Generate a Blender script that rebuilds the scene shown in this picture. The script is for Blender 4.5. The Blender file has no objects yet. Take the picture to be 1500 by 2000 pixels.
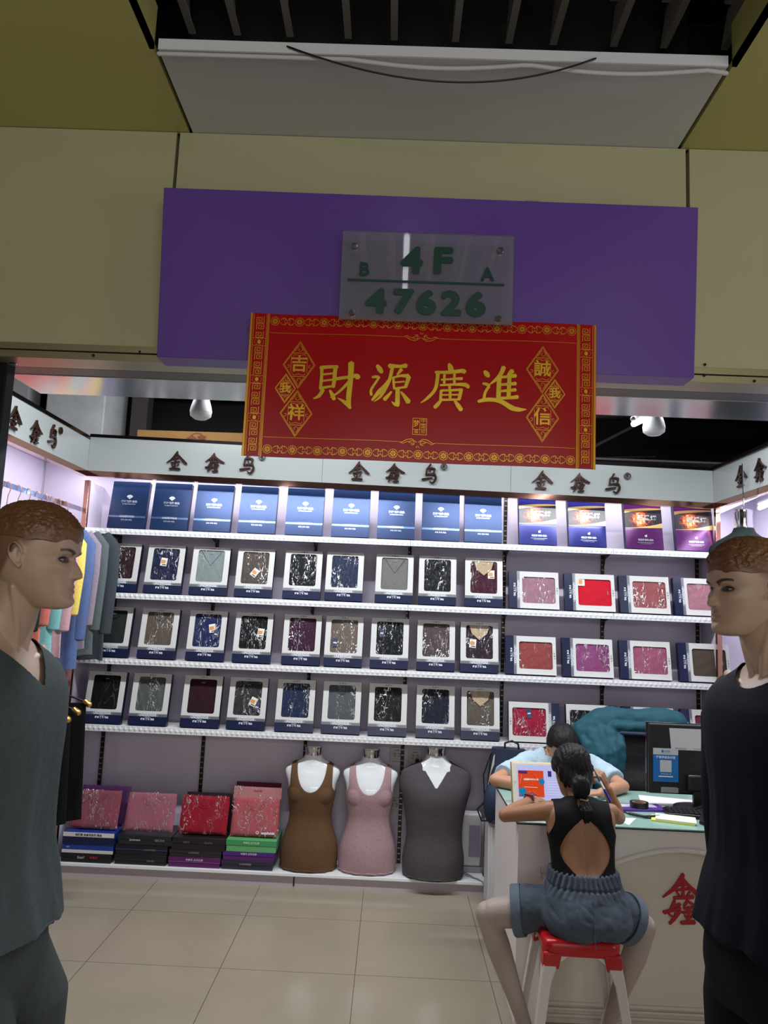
import bpy, bmesh, math, random
from mathutils import Vector, Matrix, noise, Euler
random.seed(7)
PI = math.pi
COL = bpy.context.scene.collection
SC = bpy.context.scene
# ---------------------------------------------------------------- camera, world, lights, exposure
PITCH, ROLL, YAW = math.radians(7.4), math.radians(2.4), math.radians(0.9)
CAMH = 1.6
ROT = Matrix.Rotation(YAW, 3, 'Z') @ Matrix.Rotation(PI/2 + PITCH, 3, 'X') @ Matrix.Rotation(ROLL, 3, 'Z')
cd = bpy.data.cameras.new('camera')
cam = bpy.data.objects.new('camera', cd)
COL.objects.link(cam)
cam.matrix_world = Matrix.Translation((0, 0, CAMH)) @ ROT.to_4x4()
cd.sensor_fit = 'VERTICAL'
cd.sensor_height = 24.0
cd.lens = 24.0 * 1500 / 2000
cd.clip_start = 0.02
SC.camera = cam
SC.view_settings.view_transform = 'Standard'
SC.view_settings.look = 'None'
SC.view_settings.gamma = 1.0
SC.view_settings.use_curve_mapping = False
SC.view_settings.exposure = 0.0
w = bpy.data.worlds.new('world'); SC.world = w; w.use_nodes = True
w.node_tree.nodes['Background'].inputs[0].default_value = (0.5, 0.53, 0.6, 1)
w.node_tree.nodes['Background'].inputs[1].default_value = 0.02

def area(name, loc, rot, sx, sy, power, col=(1, 1, 1)):
    l = bpy.data.lights.new(name, 'AREA'); l.shape = 'RECTANGLE'; l.size = sx; l.size_y = sy
    l.energy = power; l.color = col
    o = bpy.data.objects.new(name, l); COL.objects.link(o); o.location = loc; o.rotation_euler = rot
    return o
COOL = (0.93, 0.96, 1.0)
# ceiling tubes of the shop (hidden above the shutter box), the LED tubes inside the cabinets, the corridor's lamps, and added fill lights
area('shop_tube_light', (-0.8, 3.50, 2.98), (0, 0, 0), 1.6, 0.06, 46, COOL)
area('shop_tube_light', (1.1, 3.50, 2.98), (0, 0, 0), 1.6, 0.06, 52, COOL)
area('shop_tube_side_light', (-0.8, 3.56, 3.02), (math.radians(90), 0, 0), 1.6, 0.06, 14, COOL)
ls_ = area('column_fill_light', (-1.3, 4.6, 3.2), (0, 0, 0), 0.5, 0.05, 5, COOL); ls_.rotation_euler = Vector((-0.9, 0.7, -0.40)).to_track_quat('-Z', 'Y').to_euler()  # added fill to brighten the whitewashed column and carton, no lamp hangs here
area('cabinet_led_light', (0, 4.735, 2.43), (math.radians(14), 0, 0), 3.7, 0.03, 17, COOL)
area('side_cabinet_light', (-2.0, 3.9, 2.44), (0, math.radians(18), 0), 0.03, 1.9, 9, COOL)
area('side_cabinet_light', (2.03, 3.9, 2.30), (0, math.radians(-18), 0), 0.03, 1.9, 8, COOL)
area('corridor_light', (0.4, -2.6, 2.6), (math.radians(62), 0, 0), 3.5, 0.5, 38, (1.0, 0.98, 0.94))
area('opposite_fill_light', (0.5, -3.2, 1.4), (math.radians(97), 0, 0), 4.0, 1.6, 32, (1.0, 0.97, 0.92))  # added broad fill behind the camera, lifts the front faces and ceiling
area('neighbour_shop_light', (3.6, 0.4, 1.9), (0, math.radians(82), math.radians(8)), 1.6, 1.6, 26, (0.92, 0.94, 1.0))

def ray(px, py):
    return ROT @ Vector((px - 750.0, 1000.0 - py, -1500.0))
def PY(px, py, Y):
    d = ray(px, py); return Vector((0, 0, CAMH)) + d * (Y / d.y)
def PZ(px, py, Z):
    d = ray(px, py); return Vector((0, 0, CAMH)) + d * ((Z - CAMH) / d.z)
def PX(px, py, X):
    d = ray(px, py); return Vector((0, 0, CAMH)) + d * (X / d.x)

# ---------------------------------------------------------------- materials
def lin(c):
    return tuple(((v/255)/12.92 if v/255 <= 0.04045 else ((v/255+0.055)/1.055)**2.4) for v in c)
MATS = {}
def mat(name, c=(128, 128, 128), rough=0.5, metal=0.0, spec=0.5, noise_amt=0.0, nscale=8.0, bump=0.0, bscale=60.0,
        emit=None, estr=1.0, stretch=(1, 1, 1), coat=0.0, trans=0.0, alpha=1.0, sheen=0.0):
    if name in MATS: return MATS[name]
    m = bpy.data.materials.new(name); m.use_nodes = True
    nt = m.node_tree; b = nt.nodes['Principled BSDF']
    col = lin(c) + (1,)
    b.inputs['Base Color'].default_value = col
    b.inputs['Roughness'].default_value = rough
    b.inputs['Metallic'].default_value = metal
    b.inputs['Specular IOR Level'].default_value = spec
    b.inputs['Coat Weight'].default_value = coat
    b.inputs['Coat Roughness'].default_value = 0.08
    b.inputs['Transmission Weight'].default_value = trans
    b.inputs['Alpha'].default_value = alpha
    if sheen:
        b.inputs['Sheen Weight'].default_value = sheen
    if emit:
        b.inputs['Emission Color'].default_value = lin(emit) + (1,)
        b.inputs['Emission Strength'].default_value = estr
    if noise_amt or bump:
        tc = nt.nodes.new('ShaderNodeTexCoord'); mp = nt.nodes.new('ShaderNodeMapping')
        mp.inputs['Scale'].default_value = stretch
        nt.links.new(tc.outputs['Object'], mp.inputs['Vector'])
    if noise_amt:
        n = nt.nodes.new('ShaderNodeTexNoise'); n.inputs['Scale'].default_value = nscale; n.inputs['Detail'].default_value = 4
        nt.links.new(mp.outputs[0], n.inputs['Vector'])
        r = nt.nodes.new('ShaderNodeMapRange'); r.inputs[1].default_value = 0.3; r.inputs[2].default_value = 0.7
        r.inputs[3].default_value = 1 - noise_amt; r.inputs[4].default_value = 1 + noise_amt
        nt.links.new(n.outputs['Fac'], r.inputs[0])
        mx = nt.nodes.new('ShaderNodeMix'); mx.data_type = 'RGBA'; mx.blend_type = 'MULTIPLY'
        mx.inputs[0].default_value = 1
        mx.inputs[6].default_value = col
        nt.links.new(r.outputs[0], mx.inputs[7]); nt.links.new(mx.outputs[2], b.inputs['Base Color'])
    if bump:
        n2 = nt.nodes.new('ShaderNodeTexNoise'); n2.inputs['Scale'].default_value = bscale; n2.inputs['Detail'].default_value = 3
        nt.links.new(mp.outputs[0], n2.inputs['Vector'])
        bp = nt.nodes.new('ShaderNodeBump'); bp.inputs['Strength'].default_value = bump; bp.inputs['Distance'].default_value = 0.01
        nt.links.new(n2.outputs['Fac'], bp.inputs['Height']); nt.links.new(bp.outputs[0], b.inputs['Normal'])
    MATS[name] = m
    return m
def paint_mat(name, rough=0.4, bump=0.0):
    m = mat(name, (128, 128, 128), rough, bump=bump, bscale=300)
    nt = m.node_tree; a = nt.nodes.new('ShaderNodeAttribute'); a.attribute_name = 'paint'
    nt.links.new(a.outputs['Color'], nt.nodes['Principled BSDF'].inputs['Base Color'])
    return m
def film_mat(name, strength=1.0, base=0.10, scale=22, tint=(1, 1, 1)):
    if name in MATS: return MATS[name]
    m = bpy.data.materials.new(name); m.use_nodes = True; nt = m.node_tree
    for n in list(nt.nodes): nt.nodes.remove(n)
    out = nt.nodes.new('ShaderNodeOutputMaterial'); tr = nt.nodes.new('ShaderNodeBsdfTransparent'); gl = nt.nodes.new('ShaderNodeBsdfGlossy')
    tr.inputs[0].default_value = tint + (1,)
    gl.inputs['Roughness'].default_value = 0.32
    mix = nt.nodes.new('ShaderNodeMixShader')
    geo = nt.nodes.new('ShaderNodeNewGeometry'); mp = nt.nodes.new('ShaderNodeMapping'); mp.inputs['Scale'].default_value = (1.9, 1, 0.55)
    mp.inputs['Rotation'].default_value = (0.2, 0.5, 0.3)
    v = nt.nodes.new('ShaderNodeTexNoise'); v.inputs['Scale'].default_value = scale; v.inputs['Detail'].default_value = 2; v.inputs['Distortion'].default_value = 1.6
    nt.links.new(geo.outputs['Position'], mp.inputs['Vector']); nt.links.new(mp.outputs[0], v.inputs['Vector'])
    # crease mask: thin ridges of the crumple noise, present only in patches
    v2 = nt.nodes.new('ShaderNodeTexNoise'); v2.inputs['Scale'].default_value = scale*0.42; v2.inputs['Detail'].default_value = 1
    nt.links.new(mp.outputs[0], v2.inputs['Vector'])
    m1 = nt.nodes.new('ShaderNodeMath'); m1.operation = 'SUBTRACT'; m1.inputs[1].default_value = 0.5; nt.links.new(v.outputs['Fac'], m1.inputs[0])
    m2 = nt.nodes.new('ShaderNodeMath'); m2.operation = 'ABSOLUTE'; nt.links.new(m1.outputs[0], m2.inputs[0])
    m3 = nt.nodes.new('ShaderNodeMapRange'); m3.inputs[1].default_value = 0.006; m3.inputs[2].default_value = 0.030; m3.inputs[3].default_value = 1.0; m3.inputs[4].default_value = 0.0
    nt.links.new(m2.outputs[0], m3.inputs[0])
    m4 = nt.nodes.new('ShaderNodeMapRange'); m4.inputs[1].default_value = 0.44; m4.inputs[2].default_value = 0.58; m4.inputs[3].default_value = 0.0; m4.inputs[4].default_value = base*3.0
    nt.links.new(v2.outputs['Fac'], m4.inputs[0])
    m5 = nt.nodes.new('ShaderNodeMath'); m5.operation = 'MULTIPLY'; nt.links.new(m3.outputs[0], m5.inputs[0]); nt.links.new(m4.outputs[0], m5.inputs[1])
    m6 = nt.nodes.new('ShaderNodeMath'); m6.operation = 'ADD'; m6.inputs[1].default_value = base*0.05; nt.links.new(m5.outputs[0], m6.inputs[0]); nt.links.new(m6.outputs[0], mix.inputs[0])
    a1 = nt.nodes.new('ShaderNodeMath'); a1.operation = 'SUBTRACT'; a1.inputs[1].default_value = 0.5; nt.links.new(v.outputs['Fac'], a1.inputs[0])
    a2 = nt.nodes.new('ShaderNodeMath'); a2.operation = 'ABSOLUTE'; nt.links.new(a1.outputs[0], a2.inputs[0])
    bp = nt.nodes.new('ShaderNodeBump'); bp.inputs['Strength'].default_value = strength; bp.inputs['Distance'].default_value = 0.03
    nt.links.new(a2.outputs[0], bp.inputs['Height']); nt.links.new(bp.outputs[0], gl.inputs['Normal'])
    nt.links.new(tr.outputs[0], mix.inputs[1]); nt.links.new(gl.outputs[0], mix.inputs[2]); nt.links.new(mix.outputs[0], out.inputs[0])
    MATS[name] = m
    return m

# ---------------------------------------------------------------- mesh helpers
class MB:
    def __init__(s): s.v = []; s.f = []; s.m = []; s.cur = 0
    def add(s, vs, fs, M=None, mat=None):
        b = len(s.v); mi = s.cur if mat is None else mat
        if M is not None: vs = [M @ Vector(p) for p in vs]
        s.v += [tuple(p) for p in vs]
        for f in fs: s.f.append([b+i for i in f]); s.m.append(mi)
        return s
    def box(s, x0, x1, y0, y1, z0, z1, M=None, mat=None):
        vs = [(x0,y0,z0),(x1,y0,z0),(x1,y1,z0),(x0,y1,z0),(x0,y0,z1),(x1,y0,z1),(x1,y1,z1),(x0,y1,z1)]
        return s.add(vs, [(0,3,2,1),(4,5,6,7),(0,1,5,4),(1,2,6,5),(2,3,7,6),(3,0,4,7)], M, mat)
    def hexa(s, b4, t4, mat=None):
        return s.add(list(b4)+list(t4), [(0,3,2,1),(4,5,6,7),(0,1,5,4),(1,2,6,5),(2,3,7,6),(3,0,4,7)], None, mat)
    def rings(s, rs, cap=True, closed=True, mat=None, M=None):
        n = len(rs[0]); vs = [p for r in rs for p in r]; fs = []
        m = n if closed else n-1
        for i in range(len(rs)-1):
            for j in range(m):
                k = (j+1) % n
                fs.append((i*n+j, i*n+k, (i+1)*n+k, (i+1)*n+j))
        if cap and closed:
            fs.append(tuple(range(n-1, -1, -1))); fs.append(tuple((len(rs)-1)*n+j for j in range(n)))
        return s.add(vs, fs, M, mat)
    def tube(s, path, r, n=12, round_=True, mat=None, flat=None, M=None):
        path = [Vector(p) for p in path]
        if not isinstance(r, (list, tuple)): r = [r]*len(path)
        T = []
        for i in range(len(path)):
            a = path[max(i-1, 0)]; b = path[min(i+1, len(path)-1)]; t = (b-a)
            T.append(t.normalized() if t.length > 1e-9 else Vector((0,0,1)))
        up = Vector((0,0,1)) if abs(T[0].z) < 0.9 else Vector((1,0,0))
        u = T[0].cross(up).normalized(); rs = []
        pts = list(zip(path, r, T))
        if round_:
            p0, r0, t0 = pts[0]; p1, r1, t1 = pts[-1]
            h = [(p0 - t0*r0*math.cos(a), r0*math.sin(a)+1e-5, t0) for a in (0.12, 0.5, 0.95, 1.3)]
            e = [(p1 + t1*r1*math.cos(a), r1*math.sin(a)+1e-5, t1) for a in (1.3, 0.95, 0.5, 0.12)]
            pts = h + pts + e
        for p, rr, t in pts:
            u = (u - t*u.dot(t)).normalized(); w_ = t.cross(u)
            f = flat or 1.0
            rs.append([p + u*(rr*math.cos(2*PI*j/n)) + w_*(rr*f*math.sin(2*PI*j/n)) for j in range(n)])
        return s.rings(rs, True, True, mat, M)
    def cyl(s, p0, p1, r0, r1=None, n=24, mat=None):
        return s.tube([p0, p1], [r0, r0 if r1 is None else r1], n, False, mat)
    def lathe(s, prof, c=(0,0,0), n=32, M=None, mat=None):
        rs = [[(c[0]+r*math.cos(2*PI*j/n), c[1]+r*math.sin(2*PI*j/n), c[2]+z) for j in range(n)] for r, z in prof]
        return s.rings(rs, True, True, mat, M)
    def ell(s, c, r, n=20, m=12, M=None, mat=None):
        rs = []
        for i in range(m+1):
            a = -PI/2 + PI*(i+0.0)/m; a = max(-PI/2+0.02, min(PI/2-0.02, a))
            rs.append([(c[0]+r[0]*math.cos(a)*math.cos(2*PI*j/n), c[1]+r[1]*math.cos(a)*math.sin(2*PI*j/n), c[2]+r[2]*math.sin(a)) for j in range(n)])
        return s.rings(rs, True, True, mat, M)
    def prism(s, poly, d0, d1, M=None, mat=None):
        # poly in XZ, extruded along Y from d0 to d1
        n = len(poly); vs = [(p[0], d0, p[1]) for p in poly] + [(p[0], d1, p[1]) for p in poly]
        fs = [tuple(range(n)), tuple(range(2*n-1, n-1, -1))] + [(i, i+n, (i+1) % n+n, (i+1) % n) for i in range(n)]
        return s.add(vs, fs, M, mat)
    def mesh(s, me, M=None, mat=None):
        return s.add([v.co for v in me.vertices], [tuple(p.vertices) for p in me.polygons], M, mat)
    def data(s, name, mats, smooth=None, fixn=True):
        me = bpy.data.meshes.new(name); me.from_pydata(s.v, [], s.f)
        if not isinstance(mats, (list, tuple)): mats = [mats]
        for m_ in mats: me.materials.append(m_)
        me.polygons.foreach_set('material_index', s.m)
        if fixn:
            bm = bmesh.new(); bm.from_mesh(me); bmesh.ops.recalc_face_normals(bm, faces=bm.faces); bm.to_mesh(me); bm.free()
        if smooth is not None:
            me.shade_smooth()
            me.set_sharp_from_angle(angle=math.radians(smooth))
        me.update()
        return me
    def build(s, name, mats, parent=None, smooth=None, bevel=0.0, world=False, seg=2):
        me = s.data(name, mats, smooth)
        return link(name, me, parent, bevel, world, seg)
def wm(o):
    M = o.matrix_basis.copy()
    while o.parent: o = o.parent; M = o.matrix_basis @ M
    return M
def link(name, me, parent=None, bevel=0.0, world=False, seg=2):
    if world and parent is not None: me.transform(wm(parent).inverted())
    o = bpy.data.objects.new(name, me); COL.objects.link(o)
    if parent is not None: o.parent = parent
    if bevel:
        b = o.modifiers.new('bevel', 'BEVEL'); b.width = bevel; b.segments = seg; b.limit_method = 'ANGLE'; b.angle_limit = 0.6
        me.shade_smooth(); me.set_sharp_from_angle(angle=0.6)
        b.harden_normals = False
    return o
def tag(o, label, cat, group=None):
    o['label'] = label; o['category'] = cat
    if group: o['group'] = group
    return o
def thing(name, label, cat, loc=(0, 0, 0), rot=(0, 0, 0), group=None, M=None):
    o = bpy.data.objects.new(name, None); COL.objects.link(o); o.empty_display_size = 0.05
    if M is not None: o.matrix_basis = M
    else: o.location = loc; o.rotation_euler = rot
    return tag(o, label, cat, group)
def struct(o):
    o['kind'] = 'structure'; return o
def copy_tree(o, parent=None):
    c = o.copy(); COL.objects.link(c)
    if parent is not None: c.parent = parent
    for ch in list(o.children): copy_tree(ch, c)
    return c
def frame_to(p, xdir, zdir):
    x = Vector(xdir).normalized(); z = Vector(zdir); z = (z - x*z.dot(x)).normalized(); y = z.cross(x)
    M = Matrix((x, y, z)).transposed().to_4x4(); M.translation = Vector(p); return M
def cr(tab, t):
    # smooth interpolation through rows (t, values...)
    if t <= tab[0][0]: return tab[0][1:]
    if t >= tab[-1][0]: return tab[-1][1:]
    for i in range(len(tab)-1):
        if tab[i][0] <= t <= tab[i+1][0]: break
    a, b = tab[i], tab[i+1]; h = b[0]-a[0]; s = (t-a[0])/h
    p = tab[max(i-1, 0)]; q = tab[min(i+2, len(tab)-1)]; out = []
    for k in range(1, len(a)):
        ma = (b[k]-p[k])/(b[0]-p[0])*h; mb = (q[k]-a[k])/(q[0]-a[0])*h
        out.append((2*s**3-3*s*s+1)*a[k] + (s**3-2*s*s+s)*ma + (3*s*s-2*s**3)*b[k] + (s**3-s*s)*mb)
    return out
def spow(v, e): return math.copysign(abs(v)**e, v)
def smooth01(x, a, b):
    t = max(0, min(1, (x-a)/(b-a))) if a != b else float(x > a); return t*t*(3-2*t)
def evalmesh(o):
    dg = bpy.context.evaluated_depsgraph_get(); dg.update()
    return bpy.data.meshes.new_from_object(o.evaluated_get(dg))
def fuse(mb, voxel, smooth=6):
    me = mb.data('tmp', [mat('tmp_mat')])
    o = bpy.data.objects.new('tmp', me); COL.objects.link(o)
    r = o.modifiers.new('r', 'REMESH'); r.mode = 'VOXEL'; r.voxel_size = voxel
    if smooth:
        s = o.modifiers.new('s', 'SMOOTH'); s.factor = 0.5; s.iterations = smooth
    out = evalmesh(o); bpy.data.objects.remove(o); bpy.data.meshes.remove(me)
    out.materials.clear()
    return out
def trim(me, g, mats=None):
    """keep the part of a mesh where g(co) > 0, with a clean edge"""
    bm = bmesh.new(); bm.from_mesh(me)
    val = {v.index: g(v.co) for v in bm.verts}
    move = {}
    for v in bm.verts:
        if val[v.index] <= 0:
            c = []
            for e in v.link_edges:
                u = e.other_vert(v)
                if val[u.index] > 0:
                    t = val[u.index]/(val[u.index]-val[v.index]); c.append(u.co.lerp(v.co, t))
            if c: move[v] = sum(c, Vector())/len(c)
    dele = [v for v in bm.verts if val[v.index] <= 0 and v not in move]
    for v, c in move.items(): v.co = c
    bmesh.ops.delete(bm, geom=dele, context='VERTS')
    bm.to_mesh(me); bm.free(); me.update()
    return me
def finish(me, m):
    me.materials.clear()
    for x in (m if isinstance(m, (list, tuple)) else [m]): me.materials.append(x)
    me.shade_smooth(); return me
def displace(me, fn):
    me.update()
    ns = [v.normal.copy() for v in me.vertices]
    for v, n in zip(me.vertices, ns): v.co += n*fn(v.co)
    me.update(); return me

TXT = {}
def text_mesh(s, size, extrude=0.0, bold=0.0, spacing=1.0, align='CENTER'):
    key = (s, size, extrude, bold, spacing, align)
    if key in TXT: return TXT[key]
    c = bpy.data.curves.new('t', 'FONT'); c.body = s; c.size = size; c.extrude = extrude; c.align_x = align; c.align_y = 'CENTER'
    c.offset = bold; c.space_character = spacing; c.resolution_u = 3
    o = bpy.data.objects.new('t', c); COL.objects.link(o); me = evalmesh(o); bpy.data.objects.remove(o)
    TXT[key] = me; return me
XZ = Matrix.Rotation(PI/2, 4, 'X')      # text plane XY -> XZ, facing -Y
def put_text(mb, s, x, z, size, y=0.0, extrude=0.0004, bold=0.0, sx=1.0, M=None, mat=None, spacing=1.0, rot=0.0, align='CENTER'):
    me = text_mesh(s, size, extrude, bold, spacing, align)
    T = Matrix.Translation((x, y, z)) @ Matrix.Rotation(-rot, 4, 'Y') @ XZ @ Matrix.Diagonal((sx, 1, 1, 1))
    if M is not None: T = M @ T
    return mb.mesh(me, T, mat)

# brush strokes: (points, widths), pixel-like units, y down
def stroke_poly(pts, ws, sub=6):
    n = len(pts); P = []
    for i in range(n-1):
        for k in range(sub):
            t = k/sub
            p0 = pts[max(i-1, 0)]; p1 = pts[i]; p2 = pts[i+1]; p3 = pts[min(i+2, n-1)]
            def c(a, b, c_, d): return 0.5*((2*b)+(-a+c_)*t+(2*a-5*b+4*c_-d)*t*t+(-a+3*b-3*c_+d)*t**3)
            P.append((c(p0[0], p1[0], p2[0], p3[0]), c(p0[1], p1[1], p2[1], p3[1]), ws[i]+(ws[i+1]-ws[i])*t))
    P.append((pts[-1][0], pts[-1][1], ws[-1]))
    L, R = [], []
    for i, (x, y, w_) in enumerate(P):
        a = P[max(i-1, 0)]; b = P[min(i+1, len(P)-1)]; dx, dy = b[0]-a[0], b[1]-a[1]; l = math.hypot(dx, dy) or 1
        nx, ny = -dy/l, dx/l; L.append((x+nx*w_/2, y+ny*w_/2)); R.append((x-nx*w_/2, y-ny*w_/2))
    # rounded ends
    def endcap(i, sgn):
        x, y, w_ = P[i]; j = i+1 if sgn < 0 else i-1
        dx, dy = (x-P[j][0]), (y-P[j][1]); l = math.hypot(dx, dy) or 1
        return (x+dx/l*w_*0.3, y+dy/l*w_*0.3)
    return L, R, endcap(0, -1), endcap(len(P)-1, 1)
def add_glyph(mb, strokes, box, x, z, h, y0, thick, M=None, mat=None, width=1.0):
    """strokes in a box (x0,y0,x1,y1), centred on x, z with height h, front face at y0 growing towards -Y"""
    bx0, by0, bx1, by1 = box; s = h/(by1-by0); cx, cy = (bx0+bx1)/2, (by0+by1)/2
    for k, (pts, ws) in enumerate(strokes):
        L, R, c0, c1 = stroke_poly(pts, ws)
        f = lambda p: (x+(p[0]-cx)*s*width, z-(p[1]-cy)*s)
        yy = y0 - k*0.00003
        n = len(L); vs = []
        for p in L: q = f(p); vs.append((q[0], yy, q[1]))
        for p in R: q = f(p); vs.append((q[0], yy, q[1]))
        for p in (c0, c1): q = f(p); vs.append((q[0], yy, q[1]))
        nv = len(vs); vs += [(p[0], y0+thick, p[2]) for p in vs]
        fs = [(i, i+1, n+i+1, n+i) for i in range(n-1)] + [(2*n, 0, n), (2*n+1, 2*n-1, n-1)]
        loop = [2*n]+list(range(n))+[2*n+1]+list(range(2*n-1, n-1, -1))
        fs += [(loop[i], loop[(i+1) % len(loop)], loop[(i+1) % len(loop)]+nv, loop[i]+nv) for i in range(len(loop))]
        mb.add(vs, fs, M, mat)
G = {}
G['jin'] = ((150,126,384,336), [([(268,128),(252,165),(208,222),(155,262)],[12,22,16,5]), ([(262,148),(300,190),(345,235),(382,262)],[8,18,24,12]),
 ([(228,212),(282,200)],[11,13]), ([(203,262),(252,250),(300,238)],[9,13,11]), ([(255,205),(252,255),(248,322)],[15,15,15]),
 ([(212,280),(232,302)],[8,13]), ([(292,268),(272,298)],[13,6]), ([(193,328),(250,321),(308,326)],[13,16,19])])
G['xin'] = ((585,148,800,360), [([(682,150),(668,178),(635,215),(588,250)],[11,17,13,4]), ([(680,168),(715,205),(755,235),(798,250)],[7,13,21,9]),
 ([(652,198),(705,191)],[8,9]), ([(643,219),(714,209)],[8,8]), ([(682,185),(680,245)],[10,10]), ([(652,226),(662,237)],[6,7]), ([(712,222),(700,236)],[7,5]),
 ([(638,251),(727,243)],[10,13]), ([(642,262),(626,296)],[9,10]), ([(632,285),(668,275)],[9,9]), ([(592,313),(668,290)],[12,10]), ([(650,290),(645,326)],[9,9]),
 ([(615,318),(632,329)],[6,8]), ([(668,302),(640,335),(618,358)],[11,12,8]), ([(703,256),(684,284)],[9,8]), ([(702,262),(740,282)],[8,11]),
 ([(684,293),(736,286)],[8,9]), ([(677,310),(729,303)],[8,8]), ([(706,285),(704,346)],[10,10]), ([(688,320),(696,333)],[6,7]), ([(725,315),(714,331)],[7,6]), ([(670,352),(732,346)],[11,15])])
G['niao'] = ((778,28,884,166), [([(836,30),(816,60)],[11,7]), ([(812,60),(807,106)],[9,8]), ([(812,61),(842,56),(864,60)],[6,8,9]), ([(864,60),(857,100)],[11,8]),
 ([(828,72),(838,82)],[6,7]), ([(803,106),(835,98),(868,98)],[8,8,10]), ([(866,98),(873,128),(855,158),(832,148)],[9,13,11,4]), ([(782,138),(815,130),(852,122)],[12,10,6])])
G['cai'] = ((595,395,968,795), [([(652,442),(655,520),(650,630)],[30,26,26]), ([(640,450),(710,442),(782,440)],[30,28,30]), ([(765,440),(760,550),(755,612)],[34,32,30]),
 ([(660,507),(752,495)],[17,17]), ([(660,562),(750,548)],[17,17]), ([(650,622),(755,602)],[22,20]), ([(672,635),(642,688),(597,712)],[34,30,8]), ([(728,640),(752,680),(768,715)],[18,34,30]),
 ([(775,542),(870,525),(940,512),(955,530)],[28,26,36,44]), ([(893,402),(893,560),(885,700),(895,770)],[50,42,42,26]), ([(905,785),(860,740),(795,702)],[22,34,5]), ([(885,560),(805,650),(735,700)],[26,20,6])])
G['yuan'] = ((1040,408,1395,784), [([(1098,430),(1122,462),(1142,492)],[26,46,28]), ([(1062,535),(1095,530),(1122,538)],[20,26,28]), ([(1115,545),(1060,640),(1062,690)],[18,22,24]),
 ([(1068,735),(1125,660),(1172,600),(1192,555)],[16,40,28,5]), ([(1200,430),(1290,430),(1345,420)],[40,26,42]), ([(1230,430),(1205,560),(1145,690),(1085,745)],[30,28,24,5]),
 ([(1305,455),(1270,505)],[34,14]), ([(1238,528),(1250,625)],[22,20]), ([(1240,530),(1300,512),(1365,510)],[16,22,38]), ([(1370,515),(1345,610)],[38,26]), ([(1250,572),(1335,560)],[14,13]),
 ([(1248,626),(1340,608)],[20,20]), ([(1280,630),(1282,755)],[36,40]), ([(1292,765),(1262,760),(1232,738)],[32,28,5]), ([(1230,652),(1200,690),(1172,724)],[14,28,36]), ([(1308,650),(1345,695),(1375,735)],[14,34,46])])
G['guang'] = ((45,398,445,812), [([(272,405),(283,430),(292,462)],[18,44,48]), ([(162,483),(280,478),(385,462),(400,475)],[22,30,34,42]), ([(185,480),(168,620),(110,700),(50,750)],[32,28,26,5]),
 ([(238,500),(238,575)],[22,20]), ([(320,492),(322,572)],[22,22]), ([(212,545),(300,535),(385,528)],[15,18,26]), ([(205,592),(330,580),(410,580),(440,600)],[16,22,34,30]), ([(282,580),(285,632)],[22,22]),
 ([(215,636),(212,716)],[24,22]), ([(215,636),(300,630),(388,622)],[18,20,24]), ([(380,622),(364,706)],[30,28]), ([(290,630),(290,712)],[24,22]), ([(215,674),(368,666)],[14,14]), ([(212,716),(370,706)],[20,18]),
 ([(218,718),(190,755),(165,782)],[18,34,30]), ([(328,718),(360,760),(385,795)],[16,38,34])])
G['jin4'] = ((505,425,915,814), [([(558,475),(578,500),(595,522)],[26,46,26]), ([(718,435),(692,500),(650,550),(600,592)],[38,36,28,6]), ([(682,530),(678,708)],[38,38]), ([(790,465),(768,490),(755,512)],[42,34,26]),
 ([(680,526),(750,518),(818,508)],[22,24,36]), ([(690,590),(820,576)],[20,32]), ([(690,645),(820,630)],[18,30]), ([(680,706),(770,700),(838,690)],[24,26,36]), ([(766,512),(762,700)],[34,34]),
 ([(548,582),(585,590),(600,606)],[20,28,26]), ([(598,606),(568,660),(560,715)],[26,22,26]), ([(512,738),(570,722),(640,720),(710,738),(790,785),(850,798),(912,795)],[24,34,34,38,44,36,4])])
# ================================================================ STRUCTURE
M_beige = mat('beige_panel', (184, 180, 142), 0.42, noise_amt=0.02, nscale=3)
M_olive = mat('olive_ceiling', (186, 180, 112), 0.38, noise_amt=0.02, nscale=3)
M_grey = mat('grey_panel', (206, 206, 204), 0.5, noise_amt=0.03, nscale=2)
M_black = mat('black_void', (10, 10, 11), 0.8)
M_dark = mat('dark_ceiling', (26, 26, 28), 0.8)
M_lilac = mat('lilac_wall', (204, 194, 214), 0.45, noise_amt=0.015, nscale=4)
M_white = mat('white_lacquer', (232, 234, 236), 0.22, spec=0.5)
M_whitem = mat('white_matt', (228, 228, 230), 0.5)
M_copper = mat('copper_mirror', (190, 140, 122), 0.12, 1.0)
M_chrome = mat('chrome', (205, 205, 208), 0.12, 1.0)
M_champ = mat('champagne_aluminium', (190, 180, 150), 0.35, 0.85, noise_amt=0.05, nscale=5, stretch=(1, 1, 14))
M_blackm = mat('black_metal', (22, 22, 24), 0.4, 0.3)
M_blackp = mat('black_plastic', (18, 18, 20), 0.35)
M_wood = mat('cardboard', (150, 112, 62), 0.8, noise_amt=0.12, nscale=5)
M_steelgrey = mat('painted_grey', (150, 154, 158), 0.6, noise_amt=0.08, nscale=5)

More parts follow.
